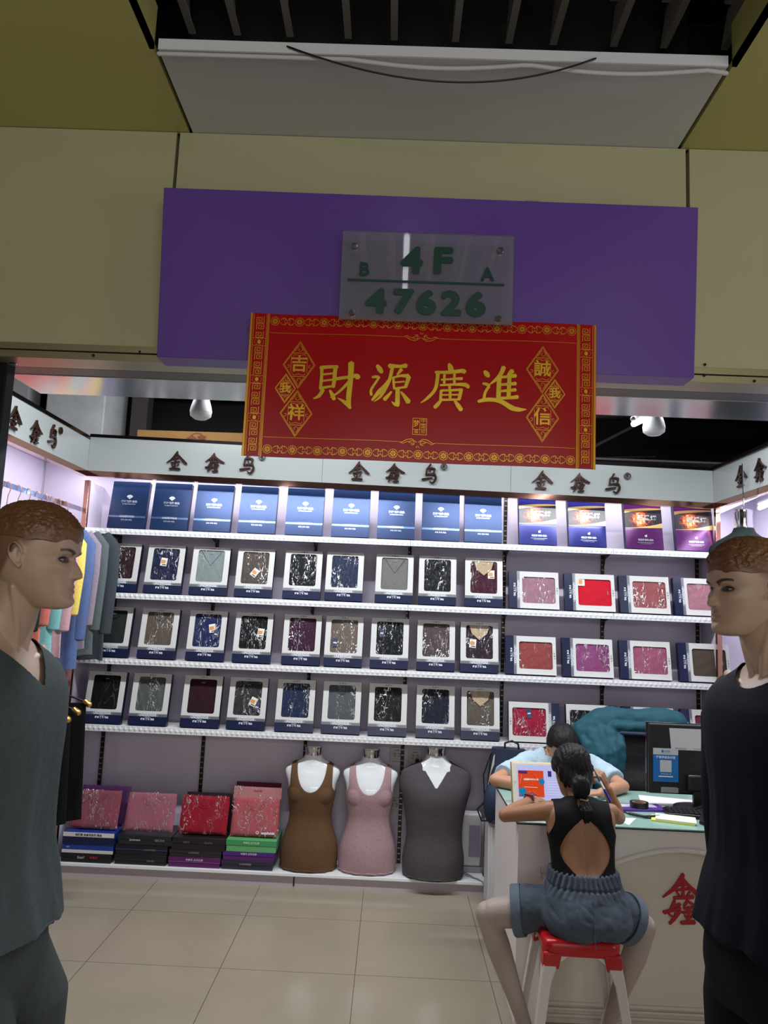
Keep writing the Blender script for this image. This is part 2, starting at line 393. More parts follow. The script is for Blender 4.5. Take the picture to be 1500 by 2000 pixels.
# floor with tile joints
def floor_material():
    m = mat('beige_floor_tile', (150, 140, 121), 0.16, noise_amt=0.05, nscale=2.5)
    nt = m.node_tree; b = nt.nodes['Principled BSDF']
    geo = nt.nodes.new('ShaderNodeNewGeometry'); sep = nt.nodes.new('ShaderNodeSeparateXYZ'); nt.links.new(geo.outputs['Position'], sep.inputs[0])
    def joint(out, off):
        a = nt.nodes.new('ShaderNodeMath'); a.operation = 'ADD'; a.inputs[1].default_value = off; nt.links.new(out, a.inputs[0])
        p = nt.nodes.new('ShaderNodeMath'); p.operation = 'PINGPONG'; p.inputs[1].default_value = 0.3; nt.links.new(a.outputs[0], p.inputs[0])
        c = nt.nodes.new('ShaderNodeMath'); c.operation = 'LESS_THAN'; c.inputs[1].default_value = 0.0016; nt.links.new(p.outputs[0], c.inputs[0]); return c
    jx = joint(sep.outputs['X'], 0.1 + 6.0); jy = joint(sep.outputs['Y'], -0.04 + 6.0 - 3.6 + 0.0)
    mx = nt.nodes.new('ShaderNodeMath'); mx.operation = 'MAXIMUM'; nt.links.new(jx.outputs[0], mx.inputs[0]); nt.links.new(jy.outputs[0], mx.inputs[1])
    mix = nt.nodes.new('ShaderNodeMix'); mix.data_type = 'RGBA'; nt.links.new(mx.outputs[0], mix.inputs[0])
    src = b.inputs['Base Color'].links[0].from_socket
    nt.links.new(src, mix.inputs[6]); mix.inputs[7].default_value = lin((88, 74, 62)) + (1,); nt.links.new(mix.outputs[2], b.inputs['Base Color'])
    return m
struct(MB().box(-4, 4, -4, 6.4, -0.05, 0).build('floor', floor_material()))

# corridor ceiling
ZC = 3.112
struct(MB().box(-4, -0.718, -0.6, 2.31, ZC, ZC+0.02).build('ceiling', M_olive))
struct(MB().box(0.868, 4, -0.6, 2.31, ZC, ZC+0.02).build('ceiling', M_olive))
struct(MB().box(-0.706, 0.856, 1.93, 2.31, ZC, ZC+0.02).build('ceiling', M_grey))
struct(MB().box(-0.73, -0.718, -0.6, 1.93, ZC, ZC+0.13).build('trim_1', M_olive))
struct(MB().box(0.868, 0.88, -0.6, 1.93, ZC, ZC+0.13).build('trim_2', M_olive))
struct(MB().box(-4, 4, -4, 2.5, 3.62, 3.66).build('ceiling', M_black))
struct(MB().box(-0.73, 0.88, 2.275, 2.29, ZC+0.022, 3.62).build('wall_recess', M_black))
mb = MB(); mb.box(-0.706, 0.856, 1.926, 1.932, ZC-0.001, ZC+0.03)
struct(mb.build('trim_3', M_whitem))
# ceiling fins
fx = [-0.709, -0.565, -0.397, -0.211, -0.065, 0.129, 0.298, 0.438, 0.628, 0.786, 0.976]
M_fin = mat('grey_fin', (150, 142, 132), 0.5)
def fin_mesh():
    mb = MB(); zb, zt = 3.40, 3.50
    # main blade with an angled tip and a narrow bottom flange, plus the bent top lip
    prof = [(-0.011, 0), (0.011, 0), (0.011, 0.006), (-0.003, 0.006), (-0.003, 0.10), (-0.011, 0.10)]
    def sweep(pf, y_tip):
        r0 = [(p[0], 0.2, zb+p[1]) for p in pf]; r1 = [(p[0], y_tip + (0.0 if p[1] < 0.02 else -0.06), zb+p[1]) for p in pf]
        mb.rings([r0, r1])
    sweep(prof, 2.225)
    lip = [(-0.034, 0.085), (-0.011, 0.085), (-0.011, 0.10), (-0.034, 0.10)]
    r0 = [(p[0], 0.2, zb+p[1]) for p in lip]; r1 = [(p[0], 2.14, zb+p[1]) for p in lip]; mb.rings([r0, r1])
    return mb.data('ceiling_fin', M_fin)
FM = fin_mesh()
fl = ['leftmost grey ceiling fin, nearest the left olive panel', 'second grey ceiling fin from the left', 'third grey ceiling fin from the left, above the cable end', 'fourth grey ceiling fin from the left',
      'fifth grey ceiling fin from the left', 'middle one of the eleven grey ceiling fins', 'fifth grey ceiling fin from the right', 'fourth grey ceiling fin from the right', 'third grey ceiling fin from the right',
      'second grey ceiling fin from the right', 'rightmost grey ceiling fin, nearest the right olive panel']
for x, l in zip(fx, fl):
    o = bpy.data.objects.new('ceiling_fin', FM); COL.objects.link(o); o.location = (x, 0, 0)
    tag(o, l, 'ceiling fin', 'grey fins hanging in the dark ceiling recess')
# foam wrapped pipe and cables at the recess edge
pts = []
for i in range(60):
    x = -0.705 + i*1.56/59
    z = ZC - 0.004 - (0.006 if i < 20 else 0.006+0.008*abs(math.sin((i-20)*0.17)))
    pts.append((x, 1.934+ (0.0 if i < 20 else 0.014*abs(math.sin((i-20)*0.17))), z))
tag(MB().tube(pts, 0.0062, 8).build('white_cable', mat('foam_white', (205, 203, 205), 0.7), smooth=50), 'white foam wrapped cable sagging along the recess edge', 'cable')
a, b_ = PY(565, 92, 1.92), PY(1160, 115, 1.92); pts = []
for i in range(40):
    t = i/39; p = a.lerp(b_, t); p.z -= 0.085*4*t*(1-t)*(1+0.25*(t-0.5)); pts.append(p)
pts = [Vector((a.x-0.05, 1.97, a.z+0.05))] + pts + [Vector((b_.x+0.05, 1.97, b_.z+0.05))]
tag(MB().tube(pts, 0.0026, 8).build('black_cable', M_blackp, smooth=50), 'thin black cable hanging in a loop from the ceiling recess', 'cable')

# facade wall: three beige panels with dark gaps
WZ = 2.388
struct(MB().box(-4, -0.7575, 2.3, 2.36, WZ, ZC-0.002).build('wall_front', M_beige))
struct(MB().box(-0.7465, 0.881, 2.3, 2.36, WZ, ZC-0.002).build('wall_front', M_beige))
struct(MB().box(0.893, 4, 2.3, 2.36, WZ, ZC-0.002).build('wall_front', M_beige))
struct(MB().box(-4, 4, 2.365, 2.40, WZ, 3.6).build('wall_front', M_black))
mb = MB(); mb.box(-4, 4, 2.296, 2.40, 2.366, 2.387); mb.box(-4, 4, 2.30, 2.40, 2.340, 2.363)
o = struct(mb.build('trim_4', M_champ, bevel=0.001))
M_rivet = mat('dark_rivet', (40, 36, 32), 0.5, 0.5)
mb = MB()
for px, py in [(182, 694), (273, 687), (1377, 712), (1376, 733), (1474, 744)]:
    p = PY(px, py, 2.297); mb.ell((p.x, 2.297, p.z), (0.0045, 0.003, 0.0045), 10, 6)
struct(mb.build('trim_5', M_rivet, smooth=40))
# shutter box: olive-grey soffit strip, stainless beam
struct(MB().box(-1.27, 2.2, 2.41, 2.50, 2.362, 2.39).build('trim_6', M_blackm))
def beam_material():
    m = mat('brushed_stainless', (206, 204, 204), 0.17, 1.0, bump=0.05, bscale=7, stretch=(1.0, 0.15, 1))
    return m
mb = MB(); mb.box(-1.33, 2.2, 2.505, 2.742, 2.345, 2.40)
struct(mb.build('trim_7', beam_material(), bevel=0.003))
struct(MB().box(-1.33, 2.2, 2.425, 2.504, 2.347, 2.372).build('trim_8', mat('dull_zinc', (118, 116, 104), 0.4, 0.8)))
struct(MB().box(-1.40, -1.262, 2.365, 2.42, 0, 2.60).build('door_1', M_blackm, bevel=0.004))
struct(MB().box(2.0, 2.14, 2.365, 2.42, 0, 2.60).build('door_1', M_blackm, bevel=0.004))
# small red and orange signal lamp at the door head
t = thing('signal_lamp', 'small red and orange signal lamp fixed to the top of the black door post', 'signal lamp', (-1.262, 2.372, 2.372))
MB().box(-0.02, 0.028, -0.004, 0.006, -0.035, 0.035).build('mounting_plate', M_chrome, t, bevel=0.001)
MB().cyl((-0.012, -0.012, 0.014), (0.016, -0.028, -0.010), 0.013, 0.0125).build('orange_lens', mat('orange_lens', (214, 132, 40), 0.3), t, smooth=40)
MB().ell((-0.016, -0.012, 0.018), (0.011, 0.011, 0.011)).build('red_lens', mat('red_lens', (120, 14, 26), 0.25), t, smooth=60)
MB().box(0.006, 0.026, -0.014, 0.0, -0.034, -0.018).build('screw_block', M_blackp, t, bevel=0.002)

# shop shell
struct(MB().box(-4, 4, 4.95, 5.0, 0, 2.60).build('wall_back', M_lilac))
struct(MB().box(-4, 4, 6.3, 6.4, 0, 3.6).build('wall_behind', M_dark))
struct(MB().box(-4, 4, 2.5, 6.4, 3.5, 3.56).build('ceiling', M_dark))
struct(MB().box(-2.37, -2.32, 2.6, 4.95, 0, 2.60).build('wall_left', M_lilac))
struct(MB().box(2.32, 2.37, 2.6, 4.95, 0, 2.60).build('wall_right', M_lilac))
struct(MB().box(-4.05, -4, -4, 6.4, 0, 3.6).build('wall_left_outer', M_dark))
struct(MB().box(4, 4.05, -4, 6.4, 0, 3.6).build('wall_right_outer', M_dark))
# whitewashed concrete column and duct, dark beams above the cabinets
M_ww = mat('whitewash', (196, 198, 200), 0.8, noise_amt=0.12, nscale=6, bump=0.3, bscale=20)
mb = MB(); mb.box(-2.50, -2.08, 5.25, 5.7, 2.6, 3.5); struct(mb.build('wall_column', M_ww, bevel=0.01))
struct(MB().box(-3.4, -2.66, 5.30, 5.5, 2.6, 3.5).build('wall_column_far', M_ww))
mb = MB()
mb.box(-4, 4, 5.0, 5.25, 3.18, 3.4); mb.box(-4, 4, 4.2, 4.35, 3.25, 3.45); mb.box(-1.98, -1.86, 5.5, 5.62, 2.6, 3.5)
struct(mb.build('trim_9', mat('dark_beam', (58, 50, 48), 0.7)))
mb = MB()
mb.tube([(1.2, 5.4, 2.72), (1.75, 5.0, 3.0)], 0.012, 6); mb.tube([(1.0, 5.5, 2.75), (1.9, 5.6, 2.82)], 0.006, 6); mb.tube([(1.3, 5.4, 3.05), (2.4, 5.2, 3.1)], 0.03, 8)
mb.tube([(-1.35, 5.5, 2.83), (0.2, 5.5, 2.83)], 0.018, 8)
tag(mb.build('ceiling_pipework', mat('dark_pipe', (70, 68, 70), 0.6), smooth=40), 'dark thin pipes and rods in the black ceiling above the cabinets', 'pipework')

# ================================================================ CABINET HEADERS (white light boxes with raised characters)
HY = 4.69
def hz_top(x): return 2.578 - 0.016*x
def hz_bot(x): return 2.372 - 0.0125*x
M_char = mat('bronze_character', (74, 52, 48), 0.2, 0.75)
M_red = mat('red_character', (170, 24, 34), 0.35)
CHM = {}
def char_data(key, h=0.12, thick=0.012, m=None):
    k = (key, h, m.name if m else '')
    if k not in CHM:
        mb = MB(); add_glyph(mb, [(p_, [q_*1.28 for q_ in w__]) for p_, w__ in G[key][1]], G[key][0], 0, 0, h*1.03, -thick, thick-0.0006); CHM[k] = mb.data('character', m or M_char)
    return CHM[k]
def reg_data():
    if 'reg' not in CHM:
        mb = MB(); put_text(mb, 'R', 0, 0, 0.026, y=-0.006, extrude=0.004, bold=0.0008)
        ring = []; n = 28
        for r0, r1 in [(0.0165, 0.0205)]:
            vs = [(r*math.cos(2*PI*i/n), y, r*math.sin(2*PI*i/n)) for y in (-0.010, -0.001) for r in (r0, r1) for i in range(n)]
            fs = []
            for i in range(n):
                j = (i+1) % n; fs += [(i, j, n+j, n+i), (2*n+i, 3*n+i, 3*n+j, 2*n+j), (i, 2*n+i, 2*n+j, j), (n+i, n+j, 3*n+j, 3*n+i)]
            mb.add(vs, fs)
        CHM['reg'] = mb.data('registered_mark', M_char)
    return CHM['reg']
def put_char(data, parent, M, name='character'):
    o = bpy.data.objects.new(name, data); COL.objects.link(o); o.parent = parent; o.matrix_basis = M; return o
hd = thing('sign_header', 'long white fascia above the back shelves with bronze characters repeated three times', 'shop fascia', (0, HY, 0))
mb = MB(); y0, y1 = HY, HY+0.035
def hexseg(mb, xa, xb, za, zb, ya, yb):
    mb.hexa([(xa, ya, za(xa)), (xb, ya, za(xb)), (xb, yb, za(xb)), (xa, yb, za(xa))], [(xa, ya, zb(xa)), (xb, ya, zb(xb)), (xb, yb, zb(xb)), (xa, yb, zb(xa))])
for xa, xb in [(-1.932, -0.468), (-0.466, 0.70), (0.702, 1.945)]:
    hexseg(mb, xa, xb, hz_bot, hz_top, y0, y1)
M_fascia = mat('fascia_acrylic', (152, 158, 157), 0.22)
mb.build('fascia_panel', M_fascia, hd, world=True)
mb = MB(); hexseg(mb, -1.932, 1.945, lambda x: hz_bot(x)-0.036, lambda x: hz_bot(x)-0.001, y0-0.006, y1); mb.build('copper_trim', M_copper, hd, world=True)
mb = MB(); hexseg(mb, -1.932, 1.945, lambda x: hz_top(x)+0.001, lambda x: hz_top(x)+0.020, y0-0.003, y1+0.01); mb.build('top_trim', mat('black_mirror', (30, 24, 24), 0.12, 0.6), hd, world=True)
def char_at(px, py, key, h, parent=hd):
    p = PY(px, py, HY-0.006)
    put_char(char_data(key, h), parent, Matrix.Translation((p.x, p.y-HY, p.z)) @ Matrix.Rotation(0.016, 4, 'Y'))
for px, py, k, h in [(346, 900, 'jin', .114), (420, 904, 'xin', .116), (484, 907, 'niao', .122), (701, 920, 'jin', .114), (772, 924, 'xin', .116), (839, 926, 'niao', .122),
                     (1059, 938, 'jin', .114), (1133, 943, 'xin', .116), (1197, 945, 'niao', .122)]:
    char_at(px, py, k, h)
for px, py in [(512, 893), (867, 912), (1225, 930)]:
    p = PY(px, py, HY-0.006); put_char(reg_data(), hd, Matrix.Translation((p.x, p.y-HY, p.z)), 'registered_mark')
# left fascia (runs towards the camera) and right fascia
def side_fascia(name, label, X, face, zt, zb, chars, yr):
    t = thing(name, label, 'shop fascia', (X, 3.6, 0))
    xa, xb = (X-0.035, X) if face > 0 else (X, X+0.035)
    MB().box(xa, xb, yr[0], yr[1], zb, zt).build('fascia_panel', M_fascia, t, world=True)
    MB().box(xa, xb+0.006 if face > 0 else xb, yr[0], yr[1], zb-0.036, zb-0.001).build('copper_trim', M_copper, t, world=True)
    MB().box(xa-0.01, xb+0.004, yr[0], yr[1], zt+0.001, zt+0.022).build('top_trim', MATS['black_mirror'], t, world=True)
    for px, py, k, h in chars:
        p = PX(px, py, X + face*0.001)
        R = Matrix.Rotation(PI/2 if face > 0 else -PI/2, 4, 'Z')
        d = reg_data() if k == 'reg' else char_data(k, h)
        put_char(d, t, Matrix.Translation((face*0.001, p.y-3.6, p.z)) @ R, 'registered_mark' if k == 'reg' else 'character')
    return t
side_fascia('sign_header', 'white fascia running forward along the left wall with bronze characters', -1.932, 1, 2.592, 2.395,
            [(27, 816, 'jin', .118), (69, 844, 'xin', .122), (101, 852, 'niao', .128), (117, 841, 'reg', 0)], (2.62, 4.688))
side_fascia('sign_header', 'white fascia running forward along the right wall, cut by the frame', 1.946, -1, 2.547, 2.346,
            [(1449, 930, 'jin', .118), (1487, 917, 'xin', .122)], (2.62, 4.688))
# soffits behind the side fascias
struct(MB().box(-2.318, -1.97, 2.62, 4.948, 2.485, 2.50).build('ceiling', M_lilac))
struct(MB().box(1.985, 2.318, 2.62, 4.948, 2.485, 2.50).build('ceiling', M_lilac))
struct(MB().box(-1.968, 1.983, 4.728, 4.948, 2.485, 2.50).build('ceiling', M_lilac))
# copper posts and partition panels at the two corners
def partition(x, label):
    t = thing('cabinet_partition', label, 'partition', (x, 4.82, 0))
    MB().box(-0.009, 0.009, -0.10, 0.128, 0.0, 2.33).build('side_panel', M_lilac, t)
    MB().box(-0.014, 0.014, -0.132, -0.102, 0.0, 2.335).build('copper_post', M_copper, t, bevel=0.001)
partition(-1.925, 'upright partition with copper mirror post at the left end of the back shelves')
partition(1.972, 'upright partition with copper post at the right end of the back shelves')
# glossy door reflections aside, the seam of the left wall cladding
struct(MB().box(-2.319, -2.312, 4.93, 4.948, 0.1, 2.48).build('trim_10', M_chrome))
# ================================================================ SHELVES, UPRIGHTS
M_lip = mat('white_relief', (222, 223, 226), 0.42)
ups = [(-1.78, 'far left'), (-1.147, 'second from the left'), (-0.508, 'third from the left'), (0.10, 'middle'), (0.71, 'fifth from the left'), (1.337, 'second from the right'), (1.957, 'far right')]
M_slot = mat('dark_slotted_steel', (46, 40, 38), 0.35, 0.7)
M_slot2 = mat('slot_edge', (150, 140, 128), 0.3, 0.9)
def upright_mesh():
    mb = MB(); mb.box(-0.011, 0.011, -0.010, -0.001, 0.08, 2.36)
    for i in range(70):
        z = 0.10 + i*0.0325; mb.box(-0.008, 0.008, -0.0115, -0.0098, z, z+0.006, mat=1)
    return mb.data('shelf_upright', [M_slot, M_slot2])
UM = upright_mesh()
for x, l in ups:
    if x > 1.9: x = 1.94
    o = bpy.data.objects.new('shelf_upright', UM); COL.objects.link(o); o.location = (x, 4.95, 0)
    tag(o, 'dark slotted steel shelf upright on the lilac back wall, %s' % l, 'shelf upright', 'slotted uprights on the back wall')
SZ = [2.040, 1.648, 1.254, 0.860]         # shelf top heights
SF = 4.688                                   # front of the lip
def lip(mb, x0, x1, z0, z1, y):
    n = max(1, round((x1-x0)/0.030)); p = (x1-x0)/n; zm = (z0+z1)/2; h = 0.0042
    for i in range(n):
        a = x0+i*p; c = (a+p/2, y-h, zm)
        L, R, T, B = (a, y, zm), (a+p, y, zm), (a+p/2, y, z1), (a+p/2, y, z0)
        mb.add([L, B, R, T, c, (a, y, z1), (a+p, y, z1), (a, y, z0), (a+p, y, z0)],
               [(0,1,4),(1,2,4),(2,3,4),(3,0,4),(0,3,5),(3,2,6),(0,7,1),(1,8,2)])
boards = [(-1.912, -1.147), (-1.145, 0.095), (0.097, 1.335), (1.337, 1.955)]
rn = ['top', 'second', 'third', 'bottom']; bn = ['short left board', 'left centre board', 'right centre board', 'short right board']
for zi, z in enumerate(SZ):
    for bi, (xa, xb) in enumerate(boards):
        t = thing('wall_shelf', 'white wall shelf with quilted front edge, %s row, %s' % (rn[zi], bn[bi]), 'shelf', ((xa+xb)/2, 4.82, z), group='white wall shelves on the back wall')
        mb = MB(); mb.box(xa, xb, SF+0.006, 4.938, z-0.022, z); mb.build('board', M_whitem, t, world=True)
        mb = MB(); mb.box(xa, xb, SF, SF+0.006, z-0.034, z+0.001); lip(mb, xa, xb, z-0.034, z+0.001, SF-0.0005)
        mb.build('quilted_edge', M_lip, t, world=True)
        for ux, _ in ups:
            if xa-0.002 <= ux < xb-0.01 and ux < 1.9:
                mb = MB(); mb.prism([(4.75, z-0.023), (4.938, z-0.023), (4.938, z-0.095), (4.925, z-0.095), (4.90, z-0.05)], -0.003, 0.003,
                                    M=Matrix(((0, 1, 0, ux+0.004), (1, 0, 0, 0), (0, 0, 1, 0), (0, 0, 0, 1))))
                mb.build('bracket', M_slot, t, world=True)
# platform with lilac kick board
t = thing('display_platform', 'low white display platform with lilac kick board along the back wall', 'platform', (0, 4.8, 0))
MB().box(-1.912, 1.955, 4.672, 4.948, 0.060, 0.078).build('platform_top', M_white, t, world=True, bevel=0.002)
mb = MB(); mb.box(-1.912, -0.512, 4.69, 4.705, 0.0, 0.059); mb.box(-0.502, 1.955, 4.69, 4.705, 0.0, 0.059)
mb.build('kick_board', mat('lilac_kick', (182, 170, 178), 0.4), t, world=True)
MB().box(-0.5115, -0.5025, 4.692, 4.70, 0.004, 0.058).build('joint_strip', M_blackp, t, world=True)
# sockets on the wall
def socket(x, z, label, plug=False):
    t = thing('wall_socket', label, 'socket', (x, 4.95, z))
    MB().box(-0.043, 0.043, -0.009, -0.0005, -0.043, 0.043).build('face_plate', mat('socket_white', (186, 182, 180), 0.4), t, bevel=0.003)
    mb = MB()
    for dx in (-0.014, 0.014):
        for k in range(4): a = [(-0.008, -0.008, -0.004, 0.006), (0.004, 0.008, -0.004, 0.006), (-0.008, 0.008, 0.006, 0.009), (-0.008, 0.008, -0.010, -0.007)][k]; mb.box(dx+a[0], dx+a[1], -0.0105, -0.009, a[2], a[3])
    mb.box(-0.014, 0.016, -0.0098, -0.009, 0.024, 0.028)
    mb.build('socket_holes', mat('socket_dark', (84, 80, 78), 0.6), t)
    if plug:
        mb = MB(); mb.box(0.004, 0.026, -0.035, -0.0106, -0.030, -0.012); mb.tube([(0.015, -0.035, -0.02), (0.03, -0.06, -0.03), (0.06, -0.05, -0.06), (0.075, -0.03, -0.12)], 0.003, 8)
        mb.build('plug', M_blackp, t, smooth=40)
socket(0.065, 0.722, 'pale square wall socket left of the upright, above the pink bust')
socket(0.178, 0.715, 'pale square wall socket with black plug, right of the upright', True)
socket(0.06, 0.42, 'pale wall socket low behind the pink torso bust', False)
# ================================================================ SIGNS ON THE FACADE
M_purple = mat('purple_board', (104, 70, 158), 0.28, noise_amt=0.03, nscale=2)
t = thing('sign_board', 'blank violet sign board projecting over the shop entrance', 'sign board', (0.06, 2.2, 2.59))
tl, tr, br, bl = PY(320, 366, 2.19), PY(1364, 405, 2.19), PY(1356, 738, 2.215), PY(306, 697, 2.215)
d = Vector((0, 0.105, 0)); dn = Vector((0, 0.085, 0))
mb = MB(); mb.hexa([bl, br, br+dn, bl+dn], [tl, tr, tr+d, tl+d]); mb.build('board', M_purple, t, world=True, bevel=0.0015)
mb = MB()
for px in (656, 1040):
    p = PY(px, 380 if px < 900 else 393, 2.24); mb.box(p.x-0.022, p.x+0.022, 2.24, 2.30, p.z-0.004, p.z+0.003)
mb.build('fixing_tab', M_steelgrey, t, world=True)

# number plate: frosted acrylic on steel stand-offs
BN = Vector((0.0, 2.13, 2.57))
t = thing('number_plate', 'frosted clear stall number plate with green digits over the violet board', 'number plate', (0.063, 2.13, 2.571))
def acrylic():
    m = bpy.data.materials.new('acrylic'); m.use_nodes = True; nt = m.node_tree
    for n_ in list(nt.nodes): nt.nodes.remove(n_)
    out = nt.nodes.new('ShaderNodeOutputMaterial'); tr = nt.nodes.new('ShaderNodeBsdfTransparent'); df = nt.nodes.new('ShaderNodeBsdfDiffuse'); gl = nt.nodes.new('ShaderNodeBsdfGlossy')
    df.inputs[0].default_value = lin((150, 150, 152)) + (1,); gl.inputs['Roughness'].default_value = 0.02
    a_ = nt.nodes.new('ShaderNodeMixShader'); a_.inputs[0].default_value = 0.33; b_ = nt.nodes.new('ShaderNodeMixShader'); fr = nt.nodes.new('ShaderNodeFresnel'); fr.inputs[0].default_value = 1.5
    nt.links.new(tr.outputs[0], a_.inputs[1]); nt.links.new(df.outputs[0], a_.inputs[2]); nt.links.new(fr.outputs[0], b_.inputs[0])
    nt.links.new(a_.outputs[0], b_.inputs[1]); nt.links.new(gl.outputs[0], b_.inputs[2]); nt.links.new(b_.outputs[0], out.inputs[0])
    return m
MB().box(-0.252, 0.252, 0.0, 0.008, -0.136, 0.136).build('acrylic_sheet', acrylic(), t, bevel=0.001)
M_green = mat('green_vinyl', (6, 62, 46), 0.4)
mb = MB()
Mloc = None
def dig(s, px, py, size, sx=1.0, bold=0.0):
    p = PY(px, py, 2.128)
    for k in range(8):
        put_text(mb, s, p.x-0.063+bold*0.62*math.cos(k*PI/4), p.z-2.571+bold*0.62*math.sin(k*PI/4), size*0.95, y=-0.0022-0.00006*k, extrude=0.0016, sx=sx*1.12)
for s, px, py, size, sx, bold in [('4', 805, 511, 0.112, 1.0, 0.0085), ('F', 864, 512, 0.112, 1.05, 0.0085), ('B', 711, 527, 0.058, 0.85, 0.0035), ('A', 952, 537, 0.058, 0.85, 0.0035),
                            ('4', 735, 590, 0.100, 1.08, 0.0088), ('7', 786, 591, 0.100, 1.08, 0.0088), ('6', 832, 593, 0.100, 1.08, 0.0088), ('2', 881, 595, 0.100, 1.08, 0.0088), ('6', 929, 597, 0.100, 1.08, 0.0088)]:
    dig(s, px, py, size, sx, bold)
p0, p1 = PY(679, 546, 2.128), PY(985, 556, 2.128)
mb.box(p0.x-0.063, p1.x-0.063, -0.0038, -0.0004, p0.z-2.571-0.003, p0.z-2.571+0.003)
mb.build('green_lettering', M_green, t)
for px, py in [(693, 479), (978, 488), (688, 609), (974, 621)]:
    p = PY(px, py, 2.12); x, z = p.x-0.063, p.z-2.571
    mb = MB(); mb.lathe([(0.0005, 0), (0.0085, 0.0005), (0.0098, 0.003), (0.0098, 0.010)], n=20, M=Matrix.Translation((x, -0.010, z)) @ Matrix.Rotation(-PI/2, 4, 'X'))
    mb.cyl((x, 0.009, z), (x, 0.062, z), 0.007, n=14)
    mb.build('standoff_screw', M_chrome, t, smooth=40)

# red banner
bt = thing('banner', 'red and gold lucky couplet banner hanging over the violet board', 'banner', (0.057, 2.165, 2.243))
bw, bh = 0.508, 0.2145
M_banner = mat('red_banner', (172, 2, 10), 0.25, spec=0.25)
M_gold = mat('gold_print', (214, 160, 40), 0.32, 0.55)
M_goldc = mat('gold_brushed', (205, 170, 40), 0.35, 0.6, noise_amt=0.12, nscale=30)
# slightly warped sheet
mb = MB(); n = 24; rs = []
for i in range(n+1):
    x = -bw + 2*bw*i/n; yy = 0.004*math.sin(i*0.55)
    rs.append([(x, yy, -bh), (x, yy+0.003, -bh), (x, yy+0.003, bh), (x, yy, bh)])
mb.rings(rs); sheet = mb.build('banner_sheet', M_banner, bt, smooth=30)
def bwy(x): return 0.004*math.sin((x+bw)/(2*bw)*24*0.55)
# gold printing lies 0.4 mm off the sheet and follows its warp
def warp(mb):
    mb.v = [(v[0], v[1] + bwy(v[0]) - 0.0012, v[2]) for v in mb.v]; return mb
gm = MB()
def line(x0, z0, x1, z1, w=0.0012):
    dx, dz = x1-x0, z1-z0; l = math.hypot(dx, dz)
    if l < 1e-6: return
    k = max(1, int(abs(dx)/0.04)); nx, nz = -dz/l*w/2, dx/l*w/2
    for i in range(k):
        a, b = i/k, (i+1)/k
        xa, za, xb, zb = x0+dx*a, z0+dz*a, x0+dx*b, z0+dz*b
        gm.add([(xa-nx, 0, za-nz), (xb-nx, 0, zb-nz), (xb+nx, 0, zb+nz), (xa+nx, 0, za+nz)], [(0, 1, 2, 3)])
def poly(pts, w=0.0012):
    for a, b in zip(pts[:-1], pts[1:]): line(a[0], a[1], b[0], b[1], w)
# vertical meander columns
def meander(cx, cz, s, flip):
    sp = [(-1, -1), (-1, 1), (1, 1), (1, -0.6), (-0.45, -0.6), (-0.45, 0.5), (0.5, 0.5), (0.5, -0.1), (0.0, -0.1)]
    if flip: sp = [(-a, -b) for a, b in sp]
    poly([(cx+a*s, cz+b*s*0.92) for a, b in sp], 0.0016)
for sx_ in (-1, 1):
    xc = sx_*(bw-0.030)
    for xo in (0.003, 0.0065, 0.0525, 0.056):
        line(sx_*(bw-xo), -bh, sx_*(bw-xo), bh, 0.0016 if xo != 0.003 else 0.0035)
    line(xc-0.019, -bh+0.003, xc-0.019, bh-0.003); line(xc+0.019, -bh+0.003, xc+0.019, bh-0.003)
    nseg = 18
    for k in range(nseg):
        z = -bh + 0.012 + (k+0.5)*(2*bh-0.020)/nseg
        if k in (4, 9, 14):
            line(xc-0.018, z+0.0115, xc+0.018, z+0.0115); line(xc-0.018, z-0.0115, xc+0.018, z-0.0115)
            gm.add([(xc+0.0055*math.cos(a*PI/4), 0, z+0.0065*math.sin(a*PI/4)) for a in range(8)], [tuple(range(8))])
            for a in range(8): poly([(xc+0.0135*math.cos(a*PI/4+q), z+0.0095*math.sin(a*PI/4+q)) for q in (0, 0.25, 0.5)], 0.001)
        else: meander(xc, z, 0.0105, k % 2)
def ring_(x, z, r, n=16, w=0.0013, bumpy=0.0):
    poly([(x+(r+bumpy*math.cos(8*2*PI*i/n/1.0))*math.cos(2*PI*i/n), z+(r+bumpy*math.cos(8*2*PI*i/n))*math.sin(2*PI*i/n)) for i in range(n+1)], w)
def spiral(x, z, r0, r1, a0, a1, n=14, w=0.0013, sx=1, sz=1):
    poly([(x+sx*(r0+(r1-r0)*i/n)*math.cos(a0+(a1-a0)*i/n), z+sz*(r0+(r1-r0)*i/n)*math.sin(a0+(a1-a0)*i/n)) for i in range(n+1)], w)
for zc in (bh-0.0225, -bh+0.0225):
    for k in range(13):
        x = -0.435 + 0.870*k/12
        if abs(x) > 0.44: continue
        ring_(x, zc, 0.0125, 20, 0.0013, 0.0006); ring_(x, zc, 0.0030, 8, 0.001)
        for a in range(8):
            c, s_ = math.cos(a*PI/4), math.sin(a*PI/4)
            gm.add([(x+0.003*c, 0, zc+0.003*s_), (x+0.0070*c-0.0022*s_, 0, zc+0.0070*s_+0.0022*c), (x+0.0095*c, 0, zc+0.0095*s_), (x+0.0070*c+0.0022*s_, 0, zc+0.0070*s_-0.0022*c)], [(0, 1, 2, 3)])
        if k < 12:
            xm = x+0.03625
            for s1 in (-1, 1):
                for s2 in (-1, 1):
                    spiral(xm+s1*0.011, zc+s2*0.0065, 0.0020, 0.0062, 0, 4.2, 9, 0.0012, s1, s2)
                    poly([(xm, zc+s2*0.002), (xm+s1*0.007, zc+s2*0.011), (xm+s1*0.016, zc+s2*0.009), (xm+s1*0.021, zc+s2*0.003)], 0.0012)
